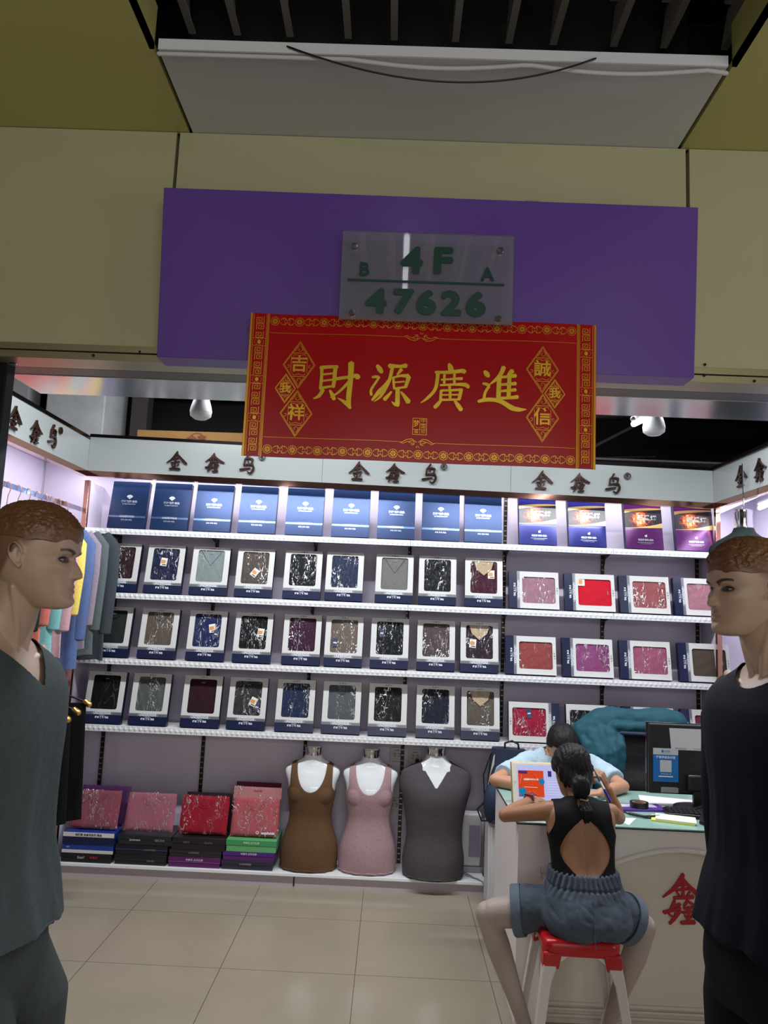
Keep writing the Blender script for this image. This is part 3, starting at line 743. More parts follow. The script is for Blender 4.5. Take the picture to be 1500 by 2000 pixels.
line(-bw+0.060, bh-0.058, -0.058, bh-0.058, 0.0010); line(0.050, bh-0.058, bw-0.060, bh-0.058, 0.0010)
line(-bw+0.060, -bh+0.058, -0.058, -bh+0.058, 0.0010); line(0.050, -bh+0.058, bw-0.060, -bh+0.058, 0.0010)
for sgn, zc in ((1, bh-0.054), (-1, -bh+0.054)):
    for s1 in (-1, 1):
        spiral(-0.004+s1*0.015, zc+sgn*0.000, 0.003, 0.010, 0.5, 6.0, 14, 0.0015, s1, sgn)
        poly([(-0.004+s1*0.002, zc-sgn*0.004), (-0.004+s1*0.016, zc-sgn*0.014), (-0.004+s1*0.030, zc-sgn*0.012), (-0.004+s1*0.046, zc-sgn*0.002), (-0.004+s1*0.052, zc-sgn*0.004)], 0.0017)
        poly([(-0.004+s1*0.010, zc+sgn*0.001), (-0.004+s1*0.028, zc-sgn*0.006), (-0.004+s1*0.042, zc+sgn*0.001), (-0.004+s1*0.050, zc-sgn*0.004)], 0.0014)
    spiral(-0.004, zc+sgn*0.011, 0.0006, 0.006, PI/2, PI/2+5, 8, 0.0012, 1, sgn)
def diamond(cx, cz, a, b):
    for k in (1.0, 0.93): poly([(cx-a*k, cz), (cx, cz+b*k), (cx+a*k, cz), (cx, cz-b*k), (cx-a*k, cz)], 0.0013)
    for s_ in (1, -1):
        line(cx-a*0.44, cz+s_*b*0.5, cx+a*0.44, cz+s_*b*0.5, 0.0016)
        spiral(cx, cz+s_*b*0.66, 0.001, a*0.20, PI/2, PI/2+5.4, 10, 0.0012, 1, s_)
        line(cx-a*0.30, cz+s_*b*0.56, cx-a*0.04, cz+s_*b*0.82, 0.0010); line(cx+a*0.30, cz+s_*b*0.56, cx+a*0.04, cz+s_*b*0.82, 0.0010)
        poly([(cx-a*0.4, cz+s_*b*0.36), (cx-a*0.34, cz+s_*b*0.44), (cx-a*0.12, cz+s_*b*0.42), (cx, cz+s_*b*0.38), (cx+a*0.12, cz+s_*b*0.42), (cx+a*0.34, cz+s_*b*0.44), (cx+a*0.4, cz+s_*b*0.36)], 0.0012)
        line(cx+s_*a*0.5, cz-b*0.34, cx+s_*a*0.5, cz+b*0.34, 0.0012)
        spiral(cx+s_*a*0.68, cz-b*0.05, 0.001, a*0.13, 0, 5.2, 9, 0.0011, s_, 1)
def bp(px, py):
    # point of the photograph on the banner -> banner coordinates
    p = PY(px, py, 2.165); return p.x-0.057, p.z-2.243
chars = []
for (px, py, ch, a, b, s_) in [(584, 712, '吉', 0.047, 0.071, 0.052), (578, 807, '祥', 0.047, 0.069, 0.050), (557, 758, '我', 0.030, 0.044, 0.032), (1059, 723, '誠', 0.047, 0.070, 0.050), (1059, 817, '信', 0.047, 0.071, 0.052), (1083, 770, '我', 0.030, 0.043, 0.032)]:
    x, z = bp(px, py); diamond(x, z, a, b); chars.append((ch, x, z, s_))
x, z = bp(819, 833); poly([(x-0.019, z-0.024), (x-0.019, z+0.024), (x+0.021, z+0.024), (x+0.021, z-0.024), (x-0.019, z-0.024)], 0.0014)
line(x+0.001, z-0.022, x+0.001, z+0.022, 0.001); line(x-0.018, z-0.009, x+0.020, z-0.009, 0.001); line(x+0.002, z+0.008, x+0.020, z+0.008, 0.001)
warp(gm).build('gold_border', M_gold, bt)
for ch, cx, cz, s_ in chars:
    gm = MB(); put_text(gm, ch, cx, cz, s_, y=-0.0006, extrude=0.0002, bold=0.0010); warp(gm).build('small_character', M_gold, bt)
gm = MB()
put_text(gm, '梦', x-0.009, z+0.007, 0.021, y=-0.0006, extrude=0.0002, bold=0.0002, sx=0.8)
put_text(gm, '中', x+0.011, z+0.016, 0.015, y=-0.0006, extrude=0.0002); put_text(gm, '国', x+0.011, z, 0.015, y=-0.0006, extrude=0.0002)
put_text(gm, '福', x-0.009, z-0.016, 0.012, y=-0.0006, extrude=0.0002); put_text(gm, '印', x+0.011, z-0.016, 0.012, y=-0.0006, extrude=0.0002)
warp(gm).build('seal_characters', M_gold, bt)
for key, (x0, y0, x1, y1) in {'cai': (613, 705, 702, 801), 'yuan': (720, 709, 805, 797), 'guang': (821, 706, 917, 805), 'jin4': (932, 713, 1030, 805)}.items():
    a_ = bp(x0, y0); c_ = bp(x1, y1); m_ = bp((x0+x1)/2, (y0+y1)/2)
    gm = MB(); bx = G[key][0]; hh = abs(a_[1]-c_[1]); add_glyph(gm, G[key][1], bx, m_[0], m_[1], hh*1.0, -0.0008, 0.0004, width=1.0)
    o = warp(gm).build('calligraphy_character', M_goldc, bt)

# lamps under the beam
def bulb(px, py, Y, label):
    p = PY(px, py, Y)
    t = thing('lamp', label, 'lamp', p)
    mb = MB(); mb.lathe([(0.001, -0.052), (0.028, -0.050), (0.046, -0.036), (0.047, -0.022)], n=32); mb.build('lamp_shade', mat('frosted_lens', (226, 230, 230), 0.35), t, smooth=50)
    mb = MB(); mb.lathe([(0.048, -0.022), (0.048, -0.012), (0.043, 0.010), (0.035, 0.036), (0.030, 0.050), (0.030, 0.09), (0.012, 0.11)], n=32)
    mb.build('lamp_body', mat('lamp_white', (222, 226, 226), 0.4), t, smooth=50)
    mb = MB()
    for k in range(10):
        a = 2*PI*k/10; M = Matrix.Rotation(a, 4, 'Z'); mb.box(0.0365, 0.0400, -0.0012, 0.0012, 0.000, 0.020, M=M @ Matrix.Rotation(math.radians(-22), 4, 'Y'))
    mb.build('vent_slots', mat('slot_dark', (90, 92, 92), 0.7), t)
    MB().cyl((0, 0, 0.10), (0, 0, 3.5-p.z), 0.006, n=8).build('lamp_cord', M_blackp, t)
bulb(393, 797, 3.3, 'white cone shaped ceiling lamp left of the red banner')
bulb(1277, 828, 3.3, 'white vented ceiling lamp right of the red banner, beside the tube')
M_tube = mat('lit_tube', (255, 255, 255), 0.4, emit=(236, 242, 255), estr=9.0)
a, b_ = PY(1238, 828, 3.2), PY(1275, 811, 3.75)
t = thing('tube_light', 'short lit white tube light hanging left of the vented lamp', 'tube light', a)
mb = MB(); dd = (b_-a)*1.2; mb.tube([a, a+dd], 0.0125, 12); mb.build('lit_tube', M_tube, t, world=True, smooth=40)
mb = MB(); mb.tube([a+Vector((-0.004, 0, 0.022)), a+dd+Vector((-0.004, 0, 0.022))], 0.012, 8); mb.tube([a+Vector((-0.004, 0, 0.03)), (a.x-0.004, a.y, 3.5)], 0.003, 6)
mb.build('tube_fitting', mat('fitting_grey', (150, 150, 156), 0.5), t, world=True, smooth=40)
for dz, lab, pa, pb in [(0, 'long lit tube light under the right fascia, the upper one', (1403, 1000), (1500, 957)), (1, 'second lit tube light under the right fascia, cut by the frame', (1484, 992), (1500, 985))]:
    a, b_ = PX(*pa, 2.012 + 0.09*dz), PX(*pb, 2.012 + 0.09*dz); dirv = (b_-a).normalized()*1.5
    t = thing('tube_light', lab, 'tube light', a)
    mb = MB(); mb.tube([a, a+dirv], 0.0125, 12); mb.build('lit_tube', M_tube, t, world=True, smooth=40)
    mb = MB(); q = Vector((0.004, 0, 0.024)); mb.tube([a+q, a+dirv+q], 0.016, 8); mb.build('tube_fitting', MATS['fitting_grey'], t, world=True, smooth=40)
# things stored on top of the cabinets
t = thing('cardboard_box', 'flat brown cardboard carton lying on top of the back cabinets', 'carton', (-1.30, 5.16, 2.60))
MB().box(-0.46, 0.30, -0.13, 0.2, 0.0, 0.135, M=Matrix.Rotation(-0.03, 4, 'Z')).build('carton_body', M_wood, t, bevel=0.003)
mb = MB(); put_text(mb, '金鑫', -0.05, 0.075, 0.07, y=-0.134, extrude=0.0005, M=Matrix.Rotation(-0.03, 4, 'Z'), bold=0.001)
n = 24; vs = [(-0.05+r*math.cos(2*PI*i/n), -0.1335, 0.070+r*math.sin(2*PI*i/n)) for r in (0.052, 0.057) for i in range(n)]; mb.add(vs, [(i, (i+1) % n, n+(i+1) % n, n+i) for i in range(n)], M=Matrix.Rotation(-0.03, 4, 'Z'))
mb.build('red_stamp', mat('faded_red', (136, 70, 46), 0.8), t)
MB().box(0.302, 0.372, -0.12, 0.10, 0.0, 0.11).build('white_label_end', mat('label_white', (190, 190, 186), 0.7), t, bevel=0.002)

# tube lamp up in the corridor's ceiling recess (it mirrors in the number plate)
t = thing('tube_light', 'lit tube light up in the dark ceiling recess above the corridor', 'tube light', (0.0, 0.62, 3.30))
MB().tube([(0, -0.33, 0), (0, 0.33, 0)], 0.013, 12).build('lit_tube', mat('lit_corridor_tube', (255, 255, 255), 0.4, emit=(240, 244, 255), estr=8.0), t, smooth=40)
MB().box(-0.02, 0.02, -0.35, 0.35, 0.016, 0.05).build('tube_fitting', MATS['fitting_grey'], t, bevel=0.003)
struct(MB().box(-4, 4, 4.735, 5.8, 2.600, 2.612).build('trim_11', mat('cabinet_top_board', (70, 64, 62), 0.7)))
bpy.data.objects['cardboard_box'].location.z = 2.6125
# ================================================================ UNDERWEAR BOXES
BW, BH, BT = 0.232, 0.306, 0.040
M_navy = mat('navy_carton', (20, 28, 60), 0.28, noise_amt=0.03, nscale=6)
M_navyd = mat('navy_side', (16, 20, 48), 0.35)
M_frame = mat('white_card', (202, 202, 200), 0.35)
M_silver = mat('silver_strip', (150, 152, 160), 0.35, 0.5)
M_ink = mat('white_ink', (224, 228, 236), 0.4)
M_dink = mat('dark_ink', (40, 40, 50), 0.5)
M_film = film_mat('crumpled_film', 1.0, 0.30, 19)
M_film2 = film_mat('tight_film', 0.25, 0.06, 9)
def rrect(x0, x1, z0, z1, r, n=5):
    P = []
    for cx, cz, a0 in ((x1-r, z1-r, 0), (x0+r, z1-r, PI/2), (x0+r, z0+r, PI), (x1-r, z0+r, 1.5*PI)):
        for i in range(n+1):
            a = a0+PI/2*i/n; P.append((cx+r*math.cos(a), cz+r*math.sin(a)))
    return P
# local frame: origin at the centre of the front face, +X right, +Z up, +Y into the box
def zz(f): return -BH/2 + f*BH
def carton_data():
    mb = MB(); mb.box(-BW/2, BW/2, 0.009, BT, -BH/2, BH/2, mat=1)
    e = 0.004
    mb.box(-BW/2, -BW/2+e, 0.002, 0.009, -BH/2, BH/2, mat=1); mb.box(BW/2-e, BW/2, 0.002, 0.009, -BH/2, BH/2, mat=1)
    mb.box(-BW/2+e, BW/2-e, 0.002, 0.009, BH/2-e, BH/2, mat=1); mb.box(-BW/2+e, BW/2-e, 0.002, 0.009, -BH/2, zz(0.215), mat=1)
    mb.box(-BW/2, BW/2, 0.0, 0.002, -BH/2, zz(0.215), mat=0)
    return mb.data('carton', [M_navy, M_navyd])
def frame_data():
    x0, x1, z0, z1 = -BW/2+0.001, BW/2-0.001, zz(0.217), BH/2-0.001
    wx0, wx1, wz0, wz1 = -0.082, 0.082, zz(0.268), zz(0.928)
    P = rrect(wx0, wx1, wz0, wz1, 0.013); n = len(P)
    O = []
    for (x, z) in P:
        # project to the outer rectangle from the corner directions
        cx, cz = (wx0+wx1)/2, (wz0+wz1)/2; dx, dz = x-cx, z-cz
        k = min((x1-cx)/abs(dx) if dx > 0 else (cx-x0)/abs(dx) if dx else 9, (z1-cz)/dz if dz > 0 else (z0-cz)/dz if dz else 9)
        O.append((cx+dx*k, cz+dz*k))
    # exact outer corners
    for c in ((x1, z1), (x0, z1), (x0, z0), (x1, z0)):
        j = min(range(n), key=lambda i: (O[i][0]-c[0])**2+(O[i][1]-c[1])**2); O[j] = c
    mb = MB(); vs = [(p[0], -0.0015, p[1]) for p in P]+[(p[0], -0.0015, p[1]) for p in O]+[(p[0], 0.0016, p[1]) for p in P]+[(p[0], 0.0016, p[1]) for p in O]
    fs = []
    for i in range(n):
        j = (i+1) % n; fs += [(i, j, n+j, n+i), (2*n+i, 3*n+i, 3*n+j, 2*n+j), (i, 2*n+i, 2*n+j, j), (n+i, n+j, 3*n+j, 3*n+i)]
    mb.add(vs, fs)
    put_text(mb, '金 鑫 鸟', 0, zz(0.962), 0.0095, y=-0.0018, extrude=0.0001, sx=1.25, mat=1)
    return mb.data('window_frame', [M_frame, M_dink])
def band_data():
    mb = MB(); mb.box(-BW/2+0.0005, BW/2-0.0005, -0.0012, 0.0, zz(0.165), zz(0.212), mat=1)
    for s_ in (-1, 1):
        for k in range(7):
            x = s_*(0.066+k*0.0072)
            for dz in (0.172, 0.189): mb.box(x-0.0022, x+0.0022, -0.0016, -0.0012, zz(dz), zz(dz+0.012), mat=2)
    put_text(mb, 'UNDERWEAR', 0, zz(0.190), 0.0235, y=-0.0020, extrude=0.0004, mat=0, sx=0.72, bold=0.0003)
    put_text(mb, 'CLASSIC', 0, zz(0.150), 0.007, y=-0.0004, extrude=0.0002, mat=0, sx=1.3)
    put_text(mb, '舒适 柔软 精品', 0, zz(0.110), 0.0125, y=-0.0004, extrude=0.0002, mat=0, bold=0.0003)
    return mb.data('label_band', [M_ink, M_silver, M_dink])
M_cloth = {}
def cloth(c, b=0.25):
    k = (c, b)
    if k not in M_cloth: M_cloth[k] = mat('knit_%d_%d_%d%s' % (c[0], c[1], c[2], '' if b == 0.25 else 'b'), c, 0.85, spec=0.2, noise_amt=0.10, nscale=90, bump=b, bscale=420)
    return M_cloth[k]
def garment_data(neck):
    mb = MB(); nx, nz = 20, 26; vs = []; fs = []
    for j in range(nz+1):
        for i in range(nx+1):
            u, v = i/nx*2-1, j/nz*2-1
            y = 0.0075 - 0.005*(1-u*u)*(1-v*v) + 0.0008*math.sin(u*9+v*5)
            vs.append((u*0.088, y, (zz(0.258)+zz(0.94))/2 + v*(zz(0.94)-zz(0.258))/2))
    for j in range(nz):
        for i in range(nx): a = j*(nx+1)+i; fs.append((a, a+1, a+nx+2, a+nx+1))
    mb.add(vs, fs, mat=0)
    top = zz(0.925)
    if neck == 'crew':
        for r in (0.046, 0.040):
            mb.tube([(r*math.cos(a)*1.0, 0.0015, top-0.004 + r*1.05*math.sin(a)) for a in [PI+PI*k/16 for k in range(17)]], 0.0011, 6, mat=0)
    if neck == 'v':
        mb.tube([(-0.062, 0.002, top), (-0.035, 0.0012, top-0.045), (0, 0.0012, top-0.095), (0.035, 0.0012, top-0.045), (0.062, 0.002, top)], 0.0022, 6, mat=0)
    if neck == 'vin':
        vs = [(-0.062, 0.0022, top), (-0.048, 0.0014, top-0.050), (0, 0.0010, top-0.090), (0.048, 0.0014, top-0.050), (0.062, 0.0022, top)]
        mb.add(vs, [(0, 1, 2, 3, 4)], mat=1); mb.tube(vs, 0.0022, 6, mat=0)
    put_text(mb, '金鑫鸟', 0, top-0.020, 0.008, y=0.0012, extrude=0.0002, mat=2)
    return mb.data('folded_garment', [mat('tmp1'), mat('tmp2'), mat('neck_label_ink', (150, 150, 156), 0.6)], smooth=60)
GD = {k: garment_data(k) for k in ('plain', 'crew', 'v', 'vin')}
CARTON, FRAME, BAND = carton_data(), frame_data(), band_data()
def film_data(m):
    mb = MB(); vs = []; fs = []; nx, nz = 14, 18; rr = random.Random(3)
    for j in range(nz+1):
        for i in range(nx+1):
            u, v = i/nx*2-1, j/nz*2-1; vs.append((u*0.0815, -0.0004+0.0011*rr.uniform(-1, 1)*(1-u**4)*(1-v**4), (zz(0.27)+zz(0.926))/2+v*(zz(0.926)-zz(0.27))/2))
    for j in range(nz):
        for i in range(nx): a = j*(nx+1)+i; fs.append((a, a+1, a+nx+2, a+nx+1))
    mb.add(vs, fs); return mb.data('clear_film', m, smooth=80)
FILM, FILM2 = film_data(M_film), film_data(M_film2)
M_tagw, M_tago = mat('tag_white', (226, 222, 214), 0.4), mat('tag_orange', (206, 140, 70), 0.5)
def tag_data():
    mb = MB(); mb.box(-0.020, 0.020, 0, 0.0006, -0.026, 0.026, mat=0); mb.box(-0.017, 0.010, -0.0004, 0, -0.010, 0.012, mat=1)
    mb.box(-0.008, 0.017, -0.0004, 0, -0.021, -0.015, mat=2); return mb.data('hang_tag', [M_tagw, M_tago, M_dink])
def tag2_data():
    mb = MB(); mb.box(-0.014, 0.014, 0, 0.0006, -0.026, 0.026, mat=0); mb.box(-0.009, 0.009, -0.0004, 0, -0.004, 0.003, mat=1); return mb.data('hang_tag', [mat('tag_blue', (44, 54, 92), 0.4), M_tagw])
TAG, TAG2 = tag_data(), tag2_data()
LEAN = math.atan2(0.062, 0.30)
def child(name, data, parent, M=None):
    o = bpy.data.objects.new(name, data); COL.objects.link(o); o.parent = parent
    if M is not None: o.matrix_basis = M
    return o
def box_matrix(xc, z, hw, hh, turn, yaw=0.0, yf=4.712):
    # rests on its lower back edge region: front bottom edge at Y yf, height z, leaning back
    up = Vector((0, math.sin(LEAN), math.cos(LEAN)))
    c = Vector((xc, yf, z+0.0005 + BT*math.sin(LEAN))) + up*hh
    return Matrix.Translation(c) @ Matrix.Rotation(yaw, 4, 'Z') @ Matrix.Rotation(-LEAN, 4, 'X') @ Matrix.Rotation(turn, 4, 'Y')
def stand(t, hh, turn):
    # clear prop behind the box so that it leans on something
    mb = MB()
    M = Matrix.Rotation(-turn, 4, 'Y')
    mb.add([M @ Vector(p) for p in [(-0.05, BT, -hh+0.001), (0.05, BT, -hh+0.001), (0.05, BT, 0.02), (-0.05, BT, 0.02), (-0.05, BT+0.055, -hh+0.0118), (0.05, BT+0.055, -hh+0.0118)]], [(0, 1, 2, 3), (3, 2, 5, 4)])
    mb.build('cardboard_prop', M_frame, t)
def window_box(xc, z, c, neck, film, tagspec, label, group, turn=0.0, inner=(190, 178, 160), yaw=0.0):
    hh = BW/2 if turn else BH/2
    t = thing('underwear_box', label, 'boxed underwear', group=group, M=box_matrix(xc, z, 0, hh, turn, yaw))
    child('carton', CARTON, t); child('window_frame', FRAME, t); child('label_band', BAND, t)
    R = Matrix.Identity(4)
    g = child('folded_garment', GD[neck], t, R)
    c = tuple(int(v*0.85) for v in c)
    for i, cc in ((0, c), (1, inner)):
        g.material_slots[i].link = 'OBJECT'; g.material_slots[i].material = cloth(cc)
    if film: child('clear_film', FILM if film == 1 else FILM2, t)
    if tagspec:
        for (x, zt, a, d) in tagspec: child('hang_tag', d, t, Matrix.Translation((x, 0.0003, zt)) @ Matrix.Rotation(a, 4, 'Y'))
    stand(t, hh, turn)
    return t
def xm(pl, pr, py, z): return (PY(pl, py, 4.712).x + PY(pr, py, 4.712).x)/2
T1 = [(0.02, 0.03, 0.2, TAG)]
rows2 = [(192, 262, (46, 20, 30), 'plain', 1, None, 'maroon-black garment, partly behind the hanging grey clothes'), (279, 350, (22, 30, 66), 'plain', 1, [(-0.01, 0.045, 0.1, TAG)], 'navy garment and white tag near its collar'),
 (368, 440, (142, 156, 156), 'v', 2, None, 'pale grey-green garment'), (457.6, 528, (92, 82, 74), 'plain', 1, [(0.0, 0.0, 0.6, TAG)], 'taupe garment with tilted tag under very crumpled film'), (553, 622, (16, 22, 22), 'plain', 1, None, 'shiny black wrapped garment'),
 (634, 706, (44, 54, 84), 'plain', 1, None, 'blue-grey wrapped garment with strong glare'), (733, 804, (128, 128, 124), 'v', 0, None, 'plain grey V-neck garment without film glare'), (818, 889, (20, 24, 26), 'crew', 1, None, 'black wrapped garment'),
 (909, 981, (74, 22, 44), 'vin', 1, [(0.045, 0.05, 0.0, TAG)], 'maroon garment over beige neck')]
rows3 = [(172, 247.5, (40, 48, 48), 'crew', 0, None, 'dark green-grey crew neck'), (265, 340, (104, 92, 82), 'crew', 1, None, 'taupe crew neck'), (362, 433, (30, 40, 92), 'plain', 1, [(0.03, 0.045, -0.2, TAG), (0.055, 0.01, 0.2, TAG2)], 'royal navy garment with white and blue tags'),
 (454, 524, (14, 14, 18), 'crew', 1, [(0.045, 0.03, 0.1, TAG)], 'black garment with tag at its right side'), (550, 621, (62, 22, 52), 'plain', 1, None, 'burgundy purple wrapped garment'), (633, 704, (118, 104, 94), 'plain', 1, [(-0.055, -0.01, 0.0, TAG2)], 'light taupe garment with dark blue tag'),
 (724, 794, (16, 22, 30), 'plain', 1, [(-0.05, 0.06, 0, TAG2)], 'blue-black garment with small tag'), (815, 886, (88, 72, 74), 'plain', 1, None, 'mauve-brown wrapped garment'), (900.5, 972, (50, 34, 48), 'vin', 1, [(-0.04, 0.02, 0.1, TAG)], 'dark plum garment over beige V neck')]
rows4 = [(160, 232, (10, 10, 14), 'v', 2, None, 'deep black garment at the far left'), (248.4, 323, (92, 98, 98), 'crew', 1, None, 'mid grey crew neck garment'), (351, 424, (52, 22, 36), 'plain', 0, None, 'deep maroon plain garment'),
 (441, 515, (52, 54, 56), 'plain', 1, [(0.035, 0.01, 0.4, TAG), (0.06, -0.02, 0.2, TAG2)], 'charcoal garment with tilted orange tag'), (536.4, 609, (34, 46, 80), 'plain', 1, None, 'navy wrapped garment beside the charcoal one'), (628, 700, (92, 98, 104), 'crew', 1, None, 'steel grey crew neck garment'),
 (719.6, 791, (24, 28, 26), 'v', 1, None, 'green-black wrapped garment'), (813.6, 885, (30, 36, 52), 'crew', 1, None, 'dark navy garment'), (902.5, 974, (104, 94, 82), 'vin', 1, None, 'grey-brown garment over beige V neck')]
INN = (176, 156, 126)
for ri, (rows, z, py) in enumerate([(rows2, SZ[1], 1170), (rows3, SZ[2], 1300), (rows4, SZ[3], 1430)]):
    for k, (pl, pr, c, nk, fm, tg, d) in enumerate(rows):
        window_box(xm(pl, pr, py + (k-4)*3, z), z, c, nk, fm, tg, 'upright window box with %s, %s shelf' % (d, rn[ri+1]), 'upright window boxes of underwear', 0.0, INN, yaw=random.uniform(-0.012, 0.012))
L2 = [(992, 1095, (176, 128, 146), 'plain', 1, None, 'dusty pink garment', 1), (1104, 1203, (222, 30, 52), 'plain', 0, [(-0.06, -0.055, 0.0, TAG)], 'bright red garment and small tag', 1), (1211, 1312, (168, 90, 92), 'crew', 1, None, 'brick pink garment', 1), (1318, 1420, (182, 124, 138), 'plain', 2, None, 'rose pink garment beside the mannequin face', 1)]
L3 = [(987, 1088, (158, 74, 70), 'plain', 1, None, 'brick red garment', 1), (1099, 1200, (152, 76, 128), 'crew', 1, None, 'magenta purple garment', 1), (1212, 1314, (170, 90, 122), 'plain', 1, None, 'raspberry pink garment', 1), (1329, 1430, (92, 80, 70), 'plain', 0, None, 'brown garment beside the mannequin shoulder', 1)]
L4 = [(994.5, 1094, (176, 26, 62), 'plain', 1, [(0.05, 0.03, 1.4, TAG2)], 'crimson garment and grey tag', -1), (1108, 1208, (14, 16, 24), 'plain', 1, [(0.02, 0.0, 0.9, TAG2)], 'black garment above the boy', -1), (1220, 1320, (160, 144, 126), 'plain', 1, None, 'beige garment behind the teal jacket', 1), (1335, 1437, (128, 52, 72), 'plain', 2, None, 'wine red garment behind the monitor', 1)]
for ri, (rows, z, py) in enumerate([(L2, SZ[1], 1200), (L3, SZ[2], 1325), (L4, SZ[3], 1455)]):
    for k, (pl, pr, c, nk, fm, tg, d, dr) in enumerate(rows):
        window_box(xm(pl, pr, py, z), z, c, nk, fm, tg, 'sideways window box with %s, %s shelf' % (d, rn[ri+1]), 'sideways window boxes of underwear', PI/2*dr, yaw=random.uniform(-0.02, 0.02))

# blue foil boxes on the top shelf
def foil_mat(name, c, rough=0.22, metal=0.65):
    m = mat(name, c, rough, metal, noise_amt=0.06, nscale=4)
    return m
M_foil = foil_mat('blue_foil', (26, 46, 84), 0.26, 0.5)
M_foils = mat('foil_side', (18, 26, 60), 0.4, 0.3)
M_holo = mat('holographic_ink', (196, 206, 214), 0.25, 0.6)
M_strip = mat('blue_strip', (110, 140, 190), 0.2, 0.8)
def foil_data():
    mb = MB(); mb.box(-BW/2, BW/2, 0.0, BT, -BH/2, BH/2, mat=1); mb.box(-BW/2+0.0004, BW/2-0.0004, -0.0006, 0.0, -BH/2+0.0004, BH/2-0.0004, mat=0)
    return mb.data('carton', [M_foil, M_foils])
def foil_print():
    mb = MB(); z0 = zz(0.66)
    for k in range(7):
        a = -1.25+k*2.5/6; r = 0.0115
        mb.ell((r*math.sin(a)*1.25, -0.0009, z0+0.012*math.cos(a)), (0.0055, 0.0004, 0.0042), 12, 6, mat=0)
    for a in (-0.9, 0.0, 0.9): mb.ell((0.010*math.sin(a), -0.0009, z0+0.001+0.004*math.cos(a)), (0.0060, 0.0004, 0.0050), 12, 6, mat=0)
    mb.add([(-0.014, -0.0009, z0-0.001), (0.014, -0.0009, z0-0.001), (0, -0.0009, z0-0.013)], [(0, 1, 2)], mat=0)
    put_text(mb, '柔暖·轻薄·发热', 0, zz(0.565), 0.0155, y=-0.0010, extrude=0.0002, mat=0, bold=0.0004)
    put_text(mb, '360°蓄热升温内衣系列', 0, zz(0.51), 0.0085, y=-0.0010, extrude=0.0002, mat=0)
    mb.box(-BW/2+0.001, BW/2-0.001, -0.0009, -0.0005, zz(0.222), zz(0.262), mat=1)
    put_text(mb, 'UNDERWEAR', 0, zz(0.242), 0.019, y=-0.0013, extrude=0.0002, mat=0, sx=0.8, bold=0.0003)
    put_text(mb, '舒适 柔软 精品', 0, zz(0.17), 0.0105, y=-0.0010, extrude=0.0002, mat=0)
    return mb.data('silver_print', [M_holo, M_strip])
FO, FP = foil_data(), foil_print()
foil_px = [(207, 279), (292, 362), (377, 445), (464.5, 534), (557, 627), (647, 719), (737.6, 808), (824, 897), (909, 979)]
ordn = ['first from the left', 'second from the left', 'third from the left', 'fourth from the left', 'middle one of the nine', 'fourth before the flame boxes', 'third before the flame boxes', 'second before the flame boxes', 'next to the flame boxes']
for k, (pl, pr) in enumerate(foil_px):
    t = thing('underwear_box', 'closed shiny blue foil box on the top shelf, %s' % ordn[k], 'boxed underwear', group='closed blue foil boxes on the top shelf', M=box_matrix(xm(pl, pr, 1045, 0), SZ[0], 0, BH/2, 0, random.uniform(-0.015, 0.015)))
    child('carton', FO, t); child('silver_print', FP, t); stand(t, BH/2, 0)
# flame boxes
M_gsw = mat('gold_swoosh', (214, 180, 120), 0.3, 0.6)
def photo_mat():
    m = mat('dark_photo', (40, 38, 42), 0.25)
    nt = m.node_tree; b = nt.nodes['Principled BSDF']
    tc = nt.nodes.new('ShaderNodeTexCoord'); n = nt.nodes.new('ShaderNodeTexNoise'); n.inputs['Scale'].default_value = 26; n.inputs['Detail'].default_value = 5; n.inputs['Distortion'].default_value = 1.5
    nt.links.new(tc.outputs['Object'], n.inputs['Vector'])
    d = nt.nodes.new('ShaderNodeVectorMath'); d.operation = 'DISTANCE'; d.inputs[1].default_value = (-0.02, 0, 0.035); nt.links.new(tc.outputs['Object'], d.inputs[0])
    s = nt.nodes.new('ShaderNodeMapRange'); s.inputs[1].default_value = 0.02; s.inputs[2].default_value = 0.09; s.inputs[3].default_value = 0.25; s.inputs[4].default_value = -0.3
    nt.links.new(d.outputs['Value'], s.inputs[0])
    a = nt.nodes.new('ShaderNodeMath'); a.operation = 'ADD'; nt.links.new(n.outputs['Fac'], a.inputs[0]); nt.links.new(s.outputs[0], a.inputs[1])
    r = nt.nodes.new('ShaderNodeValToRGB'); e = r.color_ramp.elements
    e[0].position = 0.38; e[0].color = lin((38, 34, 42)) + (1,); e[1].position = 0.78; e[1].color = lin((250, 225, 170)) + (1,)
    x = e.new(0.52); x.color = lin((120, 36, 30)) + (1,); x = e.new(0.64); x.color = lin((214, 110, 50)) + (1,)
    nt.links.new(a.outputs[0], r.inputs[0]); nt.links.new(r.outputs[0], b.inputs['Base Color'])
    return m
M_photo = photo_mat()
def flame_data(c, nm):
    mm = foil_mat(nm, c, 0.2, 0.35); mb = MB(); mb.box(-BW/2, BW/2, 0.0, BT, -BH/2, BH/2, mat=1)
    # gently bulging front
    nx, nz = 12, 16; vs = []; fs = []
    for j in range(nz+1):
        for i in range(nx+1):
            u, v = i/nx*2-1, j/nz*2-1; vs.append((u*(BW/2-0.0004), -0.0006-0.004*(1-v*v)*(1-u**4)*(1.0 if v < 0 else 0.4), v*(BH/2-0.0004)))
    for j in range(nz):
        for i in range(nx): a = j*(nx+1)+i; fs.append((a, a+1, a+nx+2, a+nx+1))
    mb.add(vs, fs, mat=0)
    return mb.data('carton', [mm, M_foils], smooth=40)
